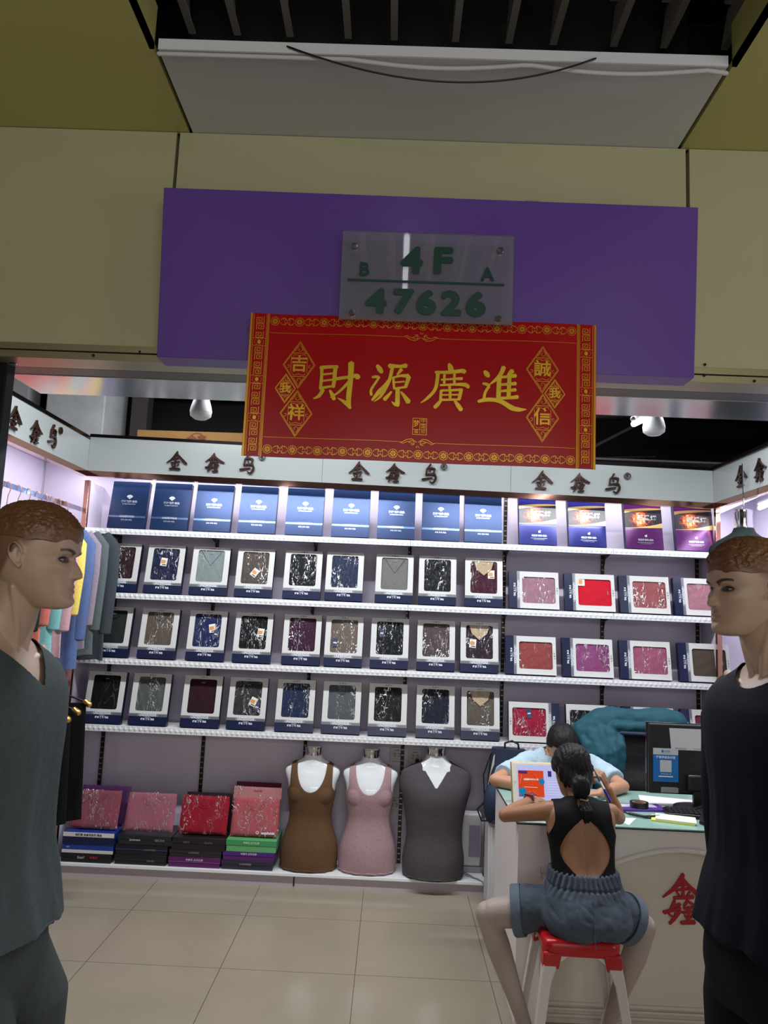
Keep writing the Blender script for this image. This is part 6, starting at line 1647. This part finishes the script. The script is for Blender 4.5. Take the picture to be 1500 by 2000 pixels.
mb.tube([BM @ Vector((0, 0, .42)), BC+Vector((0, .035, -.055))], [.050, .042], 20)
for s0, e0, w0 in ((bsL, beL, bwL), (bsR, beR, bwR)):
    mb.tube([s0, s0.lerp(e0, .5), e0], [.042, .037, .030], 20); mb.tube([e0, e0.lerp(w0, .4), w0], [.030, .031, .021], 20)
head_mesh(mb, HMb, BHH, 80, 90, 1.02)
hand_chains(mb, bwL, (.9, -.35, 0), (0, 0, -1), .80, (0.2, 0.3, 0.2), 1, .3); hand_chains(mb, bwR, (-.9, -.25, 0), (0, 0, -1), .80, (0.2, 0.3, 0.2), -1, .3)
bb = fuse(mb, .0034, 3)
paint(bb, head_paint(HMb.inverted(), BHH, (184, 134, 104), (20, 17, 17), (60, 40, 34), (168, 104, 88), hairline=False)); finish(bb, paint_mat('boy_skin', .5)); link('body', bb, b, world=True)
eyes(b, HMb, BHH, (24, 20, 18))
def lineB(ph):
    c = math.cos(ph); return .20*smooth01(c, .35, .7) + .06*(1-smooth01(c, .35, .7))*smooth01(c, -.2, .3) + (-.18)*(1-smooth01(c, -.2, .2))
mb = MB(); hair_cap(mb, HMb, BHH, lineB, .052, sd=4, strand=40); hm = mb.build('hair', M_hair, b, smooth=180, world=True)
mb = MB(); torso_rings(mb, BTAB, M=BM, n=48, m=40, off=.020)
for s0, e0 in ((bsL, beL), (bsR, beR)): mb.tube([s0, s0.lerp(e0, .38), s0.lerp(e0, .78)], [.062, .060, .056], 22, round_=False)
ts = fuse(mb, .0055, 4); BI = BM.inverted()
displace(ts, lambda co: noise.noise(co*18)*.006+noise.noise(co*45)*.002)
trim(ts, lambda co: .437-(BI @ co).z if abs((BI @ co).x) < .088 else 1.0); finish(ts, mat('pale_blue_tee', (168, 190, 204), .85, noise_amt=.10, nscale=24)); o = link('t_shirt', ts, b, world=True)
# thighs and lower body behind the counter
mb = MB()
for s in (-1, 1):
    mb.tube([(.90+s*.07, 4.25, .50), (.90+s*.09, 4.03, .50)], [.070, .052], 18); mb.tube([(.90+s*.09, 4.03, .49), (.90+s*.09, 4.04, .24), (.90+s*.09, 4.05, .06)], [.050, .042, .030], 18)
    mb.tube([(.90+s*.09, 4.06, .05), (.90+s*.09, 3.98, .035)], [.034, .030], 14)
lw = fuse(mb, .007, 3); finish(lw, mat('dark_trousers', (30, 32, 40), .8)); link('trousers', lw, b, world=True)
t = thing('low_bench', 'low dark seat behind the counter under the boy', 'seat', (.90, 4.27, 0))
MB().box(-.18, .18, -.14, .16, .398, .428).build('seat', mat('dark_vinyl', (30, 30, 34), .5), t, bevel=.008)
for sx in (-1, 1):
    for sy in (-1, 1): MB().cyl((sx*.15, .01+sy*.12, 0), (sx*.15, .01+sy*.12, .398), .012, n=12).build('leg', M_blackm, t)

# ================================================================ CHAIR with teal jacket
M_leather = mat('black_leather', (26, 26, 28), .38, bump=.25, bscale=120)
t = thing('office_chair', 'black leather office chair behind the counter, teal jacket over its back', 'chair', (1.34, 4.30, 0))
mb = MB(); rs = []
for i in range(22):
    v = i/21; z = .46+.585*v; hw = .235*(1-.25*max(0, v-.75)*4*max(0, v-.75)); th_ = .055+.018*math.sin(v*PI*3.2)**2
    y = .10*v; rs.append([(hw*spow(math.cos(a), .55), y+th_*spow(math.sin(a), .7), z) for a in [2*PI*k/36 for k in range(36)]])
mb.rings(rs); mb.build('backrest', M_leather, t, smooth=60)
MB().box(-.24, .24, -.42, .04, .42, .52).build('seat', M_leather, t, bevel=.035, seg=4)
for s in (-1, 1):
    mb = MB(); mb.tube([(s*.27, -.02, .46), (s*.29, -.04, .60), (s*.29, -.12, .665), (s*.28, -.34, .66)], [.018, .020, .024, .022], 12); mb.build('armrest', M_blackp, t, smooth=60)
MB().cyl((0, -.18, .06), (0, -.18, .42), .028, n=20).build('gas_column', M_chrome, t, smooth=40)
mb = MB()
for k in range(5):
    a = 2*PI*k/5+.3; mb.tube([(0, -.18, .09), (.27*math.cos(a), -.18+.27*math.sin(a), .062)], [.024, .016], 10)
mb.build('star_base', M_blackm, t, smooth=40)
for k in range(5):
    a = 2*PI*k/5+.3; x, y = .27*math.cos(a), -.18+.27*math.sin(a); MB().cyl((x-.018, y, .028), (x+.018, y, .028), .026, n=18).build('castor', M_blackp, t, smooth=40)
# jacket: draped over the top of the backrest
M_teal = mat('teal_cloth', (2, 70, 84), .75, noise_amt=.10, nscale=14)
M_tealin = mat('navy_lining', (32, 36, 62), .7)
jt = thing('jacket', 'teal jacket with dark lining draped over the black office chair', 'jacket', (1.25, 4.30, .95))
JX = 1.34; JY = 4.30
def back_y(v): return JY+.10*v
mb = MB()
# over the top roll
pts = []; rr_ = []
for k in range(15):
    u = k/14; x = 1.085+.50*u; z = .985+.082*math.sin(min(1, u*2.4)*PI/2) - .012*max(0, u-.6)*3 ; pts.append((x, JY+.085, z)); rr_.append(.060+.012*math.sin(u*9)+.008)
mb.tube(pts, rr_, 24)
# front sleeve and front panel falling on the left
for (x0, x1, zt, zb, th_, yo) in [(1.115, 1.150, .99, .66, .034, -.010), (1.165, 1.185, 1.00, .655, .034, -.022), (1.215, 1.225, 1.01, .68, .032, -.020), (1.255, 1.245, 1.01, .74, .026, -.012), (1.085, 1.105, .97, .76, .034, .03)]:
    mb.tube([(x0, JY+.03+yo, zt), (x0*.5+x1*.5, JY-.035+yo, (zt+zb)/2+.07), (x1, JY-.060+yo, zb)], [th_*1.1, th_, th_*.85], 18)
# collar band along the top front
mb.tube([(1.24, JY+.0, 1.035), (1.36, JY-.005, 1.040), (1.50, JY, 1.030), (1.57, JY+.01, 1.01)], [.030, .028, .028, .024], 16)
jm = fuse(mb, .006, 4); displace(jm, lambda co: .007*math.sin(co.x*95+co.z*14+2*noise.noise(co*6))*smooth01(.99-co.z, 0, .08)+.004*noise.noise(co*30)); finish(jm, M_teal); link('jacket_shell', jm, jt, world=True)
mb = MB(); mb.tube([(1.27, JY-.010, 1.005), (1.38, JY-.016, 1.004), (1.50, JY-.012, .998), (1.57, JY, .985)], [.022, .022, .022, .020], 14, flat=.6); mb.build('lining', M_tealin, jt, smooth=60, world=True)
mb = MB()
for p in [(1.262, JY-.052, .93), (1.238, JY-.068, .87), (1.222, JY-.080, .78)]: mb.ell(p, (.005, .003, .005), 10, 8)
mb.build('snap_button', M_chrome, jt, smooth=60, world=True)

# ================================================================ MONITOR and desk items
MX0, MX1, MZ0, MZ1, MY = 1.192, 1.62, .838, 1.147, 3.62
t = thing('computer_monitor', 'black computer monitor seen from its back, with stickers, on the counter', 'monitor', (1.40, MY, CZ))
MB().box(MX0, MX1, MY-.004, MY+.022, MZ0, MZ1).build('back_shell', mat('monitor_black', (14, 14, 15), .45), t, world=True, bevel=.008, seg=3)
MB().box(MX0-.002, MX1+.002, MY+.022, MY+.036, MZ0-.002, MZ1+.002).build('bezel', mat('bezel_gloss', (10, 10, 11), .12), t, world=True, bevel=.002)
MB().box(1.36, 1.46, MY-.032, MY-.004, .855, .93).build('rear_bulge', M_blackp, t, world=True, bevel=.01)
mb = MB(); mb.box(1.385, 1.43, MY-.026, MY-.004, CZ+.01, .86); mb.build('stand_neck', M_blackp, t, world=True, bevel=.004)
mb = MB(); mb.lathe([(.11, 0), (.11, .008), (.02, .014)], n=36, M=Matrix.Translation((1.41, MY-.02, CZ+.0002))); mb.build('stand_foot', M_blackp, t, smooth=40, world=True)
sy = MY-.0052
st = thing('payment_card', 'blue and white payment card stuck on the monitor back', 'sticker', (1.240, sy, .925))
def q(px, py): p = PY(px, py, sy); return p.x, p.z
x0, z1 = q(1275.5, 1460.5); x1, z0 = q(1325, 1528); zm = q(1300, 1474)[1]
MB().box(x0, x1, sy-.0008, sy, z0, zm).build('blue_panel', mat('card_blue', (24, 112, 186), .35), st, world=True)
MB().box(x0, x1, sy-.0008, sy, zm, z1).build('white_header', mat('card_white', (200, 202, 206), .35), st, world=True)
MB().box((x0+x1)/2-.026, (x0+x1)/2+.026, sy-.0014, sy-.0009, zm-.076, zm-.024).build('blank_square', MATS['card_white'], st, world=True)
mb = MB(); xc = (x0+x1)/2
put_text(mb, '推荐使用支付宝', xc, zm-.0125, .0125, y=sy-.0012, extrude=.0002, bold=.0003); put_text(mb, '打开支付宝扫一扫', xc, zm-.085, .0058, y=sy-.0012, extrude=.0002)
mb.box(xc-.032, xc+.032, sy-.0012, sy-.0008, zm-.098, zm-.093); mb.build('white_lettering', M_ink, st, world=True)
mb = MB(); put_text(mb, '支付宝', xc+.008, (zm+z1)/2+.001, .0085, y=sy-.0012, extrude=.0002); mb.box(xc-.019, xc-.009, sy-.0012, sy-.0009, (zm+z1)/2-.004, (zm+z1)/2+.006); mb.build('blue_logo', MATS['card_blue'], st, world=True)
st = thing('white_sticker', 'wide white sticker on the upper part of the monitor back', 'sticker', (1.36, sy, 1.06))
a, b2 = q(1307, 1421), q(1311, 1464); c2 = q(1400, 1424)
W_ = .260; zA, zB = a[1]-.002, b2[1]
mb = MB(); mb.hexa([(b2[0], sy-.0009, zB), (b2[0]+W_, sy-.0009, zB), (b2[0]+W_, sy-.0001, zB), (b2[0], sy-.0001, zB)], [(a[0], sy-.0009, zA), (a[0]+W_, sy-.0009, zA), (a[0]+W_, sy-.0001, zA), (a[0], sy-.0001, zA)]); mb.build('paper', mat('sticker_white', (206, 206, 208), .4), st, world=True)
mb = MB(); put_text(mb, '微信扫码支付', b2[0]+.042, zB+.0065, .0062, y=sy-.0014, extrude=.0002, spacing=1.7); put_text(mb, '支付宝扫码支付', b2[0]+.13, zB+.0065, .0062, y=sy-.0014, extrude=.0002, spacing=1.7); mb.build('caption', M_dink, st, world=True)
st = thing('grey_rating_label', 'small grey rating label on the lower edge of the monitor back', 'sticker', (1.26, sy, .86))
a, c2 = q(1291, 1537.5), q(1325, 1549)
MB().box(a[0], c2[0], sy-.0008, sy-.0001, c2[1], a[1]).build('label_paper', mat('label_grey', (150, 152, 148), .5), st, world=True)
mb = MB()
for k in range(4): mb.box(a[0]+.006, c2[0]-.008, sy-.0012, sy-.0008, c2[1]+.005+.006*k, c2[1]+.0065+.006*k)
mb.build('fine_print', M_steelgrey, st, world=True)
t = thing('video_cable', 'blue video plug with grey cable hanging from the monitor back', 'cable', (1.47, MY-.03, .90))
MB().box(1.448, 1.492, MY-.040, MY-.0045, .905, .922).build('blue_plug', mat('plug_blue', (50, 80, 190), .4), t, world=True, bevel=.003)
mb = MB(); mb.tube([(1.488, MY-.036, .912), (1.500, MY-.060, .89), (1.470, MY-.085, .835), (1.40, MY-.12, .792), (1.30, MY-.16, CZ+.006), (1.21, MY-.20, CZ+.005), (1.12, MY-.205, CZ+.005), (1.06, MY-.15, CZ+.005)], .0034, 8)
mb.build('grey_cord', mat('grey_cord', (74, 76, 80), .5), t, smooth=60, world=True)
t = thing('power_cable', 'thin black cable lying in a loop on the counter glass', 'cable', (1.2, 3.45, CZ))
mb = MB(); mb.tube([(1.46, 3.56, CZ+.05), (1.34, 3.50, CZ+.02), (1.22, 3.43, CZ+.004), (1.12, 3.40, CZ+.004), (1.05, 3.46, CZ+.004), (1.02, 3.56, CZ+.004)], .003, 8); mb.tube([(1.05, 3.44, CZ+.008), (1.10, 3.40, CZ+.008), (1.17, 3.42, CZ+.008)], .0055, 8)
mb.build('black_cord', M_blackp, t, smooth=60, world=True)
# keyboard and payment terminal
t = thing('keyboard', 'black keyboard lying across the counter in front of the monitor', 'keyboard', (1.42, 3.47, CZ), (0, 0, TH(-8)))
MB().box(-.20, .20, -.06, .06, 0, .018).build('keyboard_body', M_blackp, t, bevel=.005)
mb = MB()
for j in range(5):
    for i in range(18): mb.box(-.19+i*.021, -.19+i*.021+.017, -.05+j*.020, -.05+j*.020+.016, .0182, .023)
mb.build('keys', mat('key_black', (26, 26, 28), .5), t)
t = thing('card_terminal', 'black card payment terminal at the right front of the counter', 'card terminal', (1.375, 3.335, CZ), (0, 0, TH(20)))
mb = MB(); mb.hexa([(-.055, -.04, 0), (.055, -.04, 0), (.055, .04, 0), (-.055, .04, 0)], [(-.050, -.036, .022), (.050, -.036, .022), (.050, .036, .040), (-.050, .036, .040)]); mb.build('terminal_body', M_blackp, t, bevel=.006)
MB().box(-.030, .030, .0, .028, .030, .0372).build('display', mat('terminal_grey', (90, 96, 98), .3), t, bevel=.001)
# tape, book, sheets, pad
t = thing('tape_roll', 'black roll of adhesive tape lying on the purple magazine', 'tape roll', (1.130, 3.560, CZ+.010))
n = 36; rs = []
mb = MB()
for r, z in ((.030, .0), (.030, .022), (.040, .022), (.040, 0), (.030, 0)): rs.append([(r*math.cos(2*PI*k/n), r*math.sin(2*PI*k/n), z) for k in range(n)])
mb.rings(rs, cap=False); mb.build('tape', M_blackp, t, smooth=40)
rs = []; mb = MB()
for r, z in ((.024, .001), (.024, .021), (.0295, .021), (.0295, .001), (.024, .001)): rs.append([(r*math.cos(2*PI*k/n), r*math.sin(2*PI*k/n), z) for k in range(n)])
mb.rings(rs, cap=False); mb.build('core', mat('tape_core', (150, 120, 84), .6), t, smooth=40)
t = thing('magazine', 'purple and white magazine lying on the counter under the tape roll', 'magazine', (1.125, 3.56, CZ), (0, 0, TH(6)))
MB().box(-.12, .12, -.045, .07, 0, .009).build('cover', mat('magazine_purple', (84, 50, 140), .35, noise_amt=.2, nscale=12), t, bevel=.001)
MB().box(-.10, .09, .0, .055, .0092, .0097).build('cover_picture', mat('magazine_pale', (190, 186, 196), .4, noise_amt=.3, nscale=30), t)
t = thing('note_pad', 'pad of white slips with yellow underside on the counter front', 'note pad', (1.215, 3.385, CZ), (0, 0, TH(-18)))
MB().box(-.085, .085, -.05, .05, 0, .006).build('yellow_slips', mat('slip_yellow', (214, 220, 96), .6), t)
MB().box(-.068, .092, -.048, .054, .0062, .012).build('white_slips', mat('slip_white', (222, 224, 206), .6), t)
t = thing('paper_sheet', 'small white paper triangle beside the right elbow of the girl', 'paper', (1.0, 3.33, CZ))
mb = MB(); mb.prism([(-.04, -.06), (.065, -.065), (.0, .05)], 0, .0012, M=Matrix.Rotation(PI/2, 4, 'X')); mb.build('sheet', mat('paper_white', (224, 222, 220), .6), t)
t = thing('paper_stack', 'white paper sheets lying under the monitor foot', 'paper', (1.335, 3.70, CZ), (0, 0, TH(-14)))
MB().box(-.15, .13, -.10, .10, 0, .0035).build('sheets', MATS['paper_white'], t)
for o_ in (bpy.data.objects['computer_monitor'],): pass
# tablet in gold case leaning on the boy's side
TA, TB_ = PZ(1003, 1572, CZ+.004), PZ(1100, 1566, CZ+.004)
tw = .245; tx = TA.x+tw/2+.004; tyy = 3.56
TM = Matrix.Translation((tx, tyy, CZ+.002)) @ Matrix.Rotation(TH(3), 4, 'Z') @ Matrix.Rotation(TH(-17), 4, 'X')
t = thing('tablet', 'white tablet in a gold case propped on the counter showing an orange page', 'tablet', M=TM)
MB().box(-tw/2-.005, tw/2+.005, .0035, .011, 0, .180).build('gold_case', mat('gold_case', (190, 164, 112), .35, .5), t, bevel=.003)
MB().box(-tw/2, tw/2, -.001, .0034, .005, .175).build('tablet_body', mat('tablet_white', (226, 222, 212), .25), t, bevel=.002)
def screen_mat(nm, c, e): return mat(nm, c, .2, emit=c, estr=e)
MB().box(-tw/2+.022, tw/2-.020, -.0016, -.0011, .015, .165).build('screen', screen_mat('screen_pale', (176, 176, 220), .35), t)
MB().box(-tw/2+.027, -tw/2+.142, -.0021, -.0017, .030, .142).build('orange_page', screen_mat('screen_orange', (206, 66, 28), .30), t)
mb = MB()
for (x, z, r) in ((-.078, .050, .018), (.010, .096, .013)): mb.ell((x, -.0025, z), (r, .0006, r*1.05), 18, 8)
mb.build('blue_figure', screen_mat('screen_teal', (20, 120, 160), .3), t)
mb = MB()
for x0, z0, x1, z1 in [(-.088, .085, -.080, .120), (-.062, .040, -.045, .052), (-.030, .052, -.012, .038), (-.022, .125, -.008, .104)]: mb.tube([(x0, -.0026, z0), (x1, -.0026, z1)], .0032, 6, flat=.15)
mb.build('peach_shapes', screen_mat('screen_peach', (220, 160, 130), .3), t)
mb = MB(); mb.box(-.094, -.054, -.0026, -.0022, .128, .139); mb.box(.040, .056, -.0022, -.0017, .118, .142); mb.build('navy_shapes', screen_mat('screen_navy', (52, 44, 110), .25), t)
mb = MB(); put_text(mb, '全国高中作文大赛', -.038, .103, .0085, y=-.0026, extrude=.0002, bold=.0002)
for k in range(6): mb.box(.034, .092, -.0022, -.0018, .040+.011*k, .0415+.011*k)
mb.box(-.070, -.010, -.0026, -.0022, .070, .0715); mb.build('screen_lettering', screen_mat('screen_text', (226, 214, 210), .4), t)
n = 20; mb = MB(); mb.add([(-tw/2+.011+r*math.cos(2*PI*k/n), -.0016, .090+r*math.sin(2*PI*k/n)) for r in (.0042, .0052) for k in range(n)], [(k, (k+1) % n, n+(k+1) % n, n+k) for k in range(n)]); mb.build('home_button_ring', M_steelgrey, t)
mb = MB(); mb.hexa([(-.09, .012, .10), (.09, .012, .10), (.09, .014, .11), (-.09, .014, .11)][::1], [(-.09, .012, .155), (.09, .012, .155), (.09, .0135, .155), (-.09, .0135, .155)])
mb.add([(-.08, .011, .12), (.08, .011, .12), (.08, .090, .034), (-.08, .090, .034)], [(0, 1, 2, 3)]); mb.build('case_prop', MATS['gold_case'], t)

# ================================================================ BIN, BACKPACK, WHITE UNIT, CABLES behind the counter
t = thing('pedal_bin', 'tall stainless steel pedal bin behind the left end of the counter', 'bin', (.700, 4.80, PT))
M_inox = mat('inox', (170, 164, 154), .20, 1.0)
mb = MB(); mb.lathe([(.100, .012), (.100, .33)], n=44); mb.build('steel_body', M_inox, t, smooth=50)
mb = MB(); mb.lathe([(.103, .331), (.103, .362), (.085, .372), (.001, .374)], n=44); mb.build('lid', mat('bin_lid', (52, 50, 48), .4), t, smooth=50)
mb = MB(); mb.lathe([(.104, 0), (.104, .012), (.02, .0125)], n=44); mb.build('plastic_base', M_blackp, t, smooth=50)
mb = MB(); mb.box(-.055, .0, -.130, -.095, .004, .014); mb.build('pedal', M_chrome, t, bevel=.002)
t = thing('backpack', 'dark navy backpack with pale side panel standing between the wall and the counter', 'backpack', (.685, 4.58, .50), (0, 0, TH(-12)))
t.location = (.70, 4.56, .452)
mb = MB(); rs = []
for i in range(16):
    v = i/15; w_ = .115*(1-.22*max(0, v-.6)**1.0)*(.9+.1*math.sin(v*PI)); d_ = .075*(1-.55*v)+.012; rs.append([(w_*spow(math.cos(a), .6), d_*spow(math.sin(a), .7)-.02*(1-v), v*.40) for a in [2*PI*k/32 for k in range(32)]])
mb.rings(rs); mb.build('main_bag', mat('navy_nylon', (20, 34, 58), .6, noise_amt=.1, nscale=20), t, smooth=60)
mb = MB(); rs = []
for i in range(12):
    v = i/11; w_ = .105*(.8+.2*math.sin(v*PI)); d_ = .045*math.sin(.3+v*2.4); rs.append([(w_*spow(math.cos(a), .6)-.025, -.075+d_*spow(math.sin(a), .8), .005+v*.20) for a in [2*PI*k/28 for k in range(28)]])
mb.rings(rs); mb.build('front_pocket', mat('navy_nylon2', (24, 42, 68), .6, noise_amt=.1, nscale=20), t, smooth=60)
mb = MB(); mb.prism([(-.112, .18), (-.085, .18), (-.072, .37), (-.080, .36)], -.052, -.030); mb.build('pale_side_panel', mat('pale_panel', (190, 188, 170), .6), t)
mb = MB(); mb.tube([(-.02, 0, .39), (-.02, -.01, .43), (.02, -.01, .445), (.055, -.01, .43), (.06, 0, .39)], .006, 8); mb.tube([(-.10, -.02, .36), (-.135, -.05, .25), (-.125, -.06, .14)], .010, 8, flat=.4); mb.tube([(-.11, -.05, .12), (-.165, -.05, .06), (-.14, -.05, .0), (-.08, -.05, .005)], .005, 8)
mb.build('strap', mat('black_webbing', (16, 16, 20), .7), t, smooth=60)
t = thing('white_unit', 'white plastic appliance panel standing behind the grey bust', 'appliance', (.547, 4.885, PT))
M_wu = mat('appliance_white', (206, 202, 204), .4)
mb = MB(); mb.box(-.075, .045, -.045, .045, .03, .335); mb.build('housing', M_wu, t, bevel=.012, seg=3)
MB().box(-.077, .047, -.055, .055, .0, .03).build('foot', mat('appliance_grey', (150, 148, 156), .5), t, bevel=.004)
MB().box(-.03, .035, -.048, -.045, .09, .27).build('lilac_window', mat('lilac_window', (150, 142, 164), .3), t, bevel=.001)
t = thing('backpack_shelf', 'small white cupboard behind the counter end carrying the dark backpack', 'cupboard', (.86, 4.57, 0))
MB().box(-.27, .16, -.06, .10, .0, .45).build('carcass', mat('cupboard_white', (206, 204, 206), .5), t, bevel=.003)
MB().box(-.255, .145, -.066, -.061, .02, .43).build('door', MATS['cupboard_white'], t, bevel=.002)
MB().cyl((-.20, -.078, .26), (-.20, -.078, .34), .004, n=10).build('handle', M_chrome, t)
t = thing('floor_cable', 'grey cables running from the platform down to the floor beside the counter', 'cable', (.55, 4.66, 0))
mb = MB()
mb.tube([(.44, 4.83, PT+.02), (.50, 4.76, PT+.008), (.565, 4.70, PT+.006), (.590, 4.662, PT-.004), (.60, 4.655, .03), (.63, 4.60, .006), (.70, 4.50, .005)], .0035, 8)
mb.tube([(.46, 4.85, PT+.012), (.54, 4.73, PT+.006), (.605, 4.664, PT-.002), (.63, 4.655, .03), (.66, 4.60, .006), (.73, 4.52, .005)], .0028, 8)
mb.build('cords', mat('cord_grey', (120, 118, 122), .5), t, smooth=60, world=True)

# pieces that belong to a part rather than to the whole thing go one level deeper
DEEP = {'character': 'fascia_panel', 'registered_mark': 'fascia_panel', 'hang_tag': 'folded_garment', 'keys': 'keyboard_body', 'vent_slots': 'lamp_body', 'corner_lug': 'seat', 'display': 'terminal_body',
        'orange_page': 'screen', 'blue_figure': 'screen', 'peach_shapes': 'screen', 'navy_shapes': 'screen', 'screen_lettering': 'screen', 'home_button_ring': 'tablet_body', 'handle_slot': 'pouch_header',
        'snap_button': 'jacket_shell', 'pocket_seam': 'denim_shorts', 'rolled_cuff': 'denim_shorts', 'calligraphy_character': 'banner_sheet', 'small_character': 'banner_sheet', 'gold_border': 'banner_sheet',
        'seal_characters': 'banner_sheet', 'green_lettering': 'acrylic_sheet', 'standoff_screw': 'acrylic_sheet', 'carton_lettering': 'lid', 'hair_tie': 'hair', 'fine_print': 'label_paper', 'caption': 'paper', 'plug': 'face_plate', 'socket_holes': 'face_plate'}
for o_ in list(bpy.data.objects):
    k = o_.name.split('.')[0]
    if k in DEEP and o_.parent is not None and o_.parent.parent is None:
        for sib in o_.parent.children:
            if sib.name.split('.')[0] == DEEP[k] and sib is not o_ and sib.matrix_basis == Matrix.Identity(4):
                o_.parent = sib; break
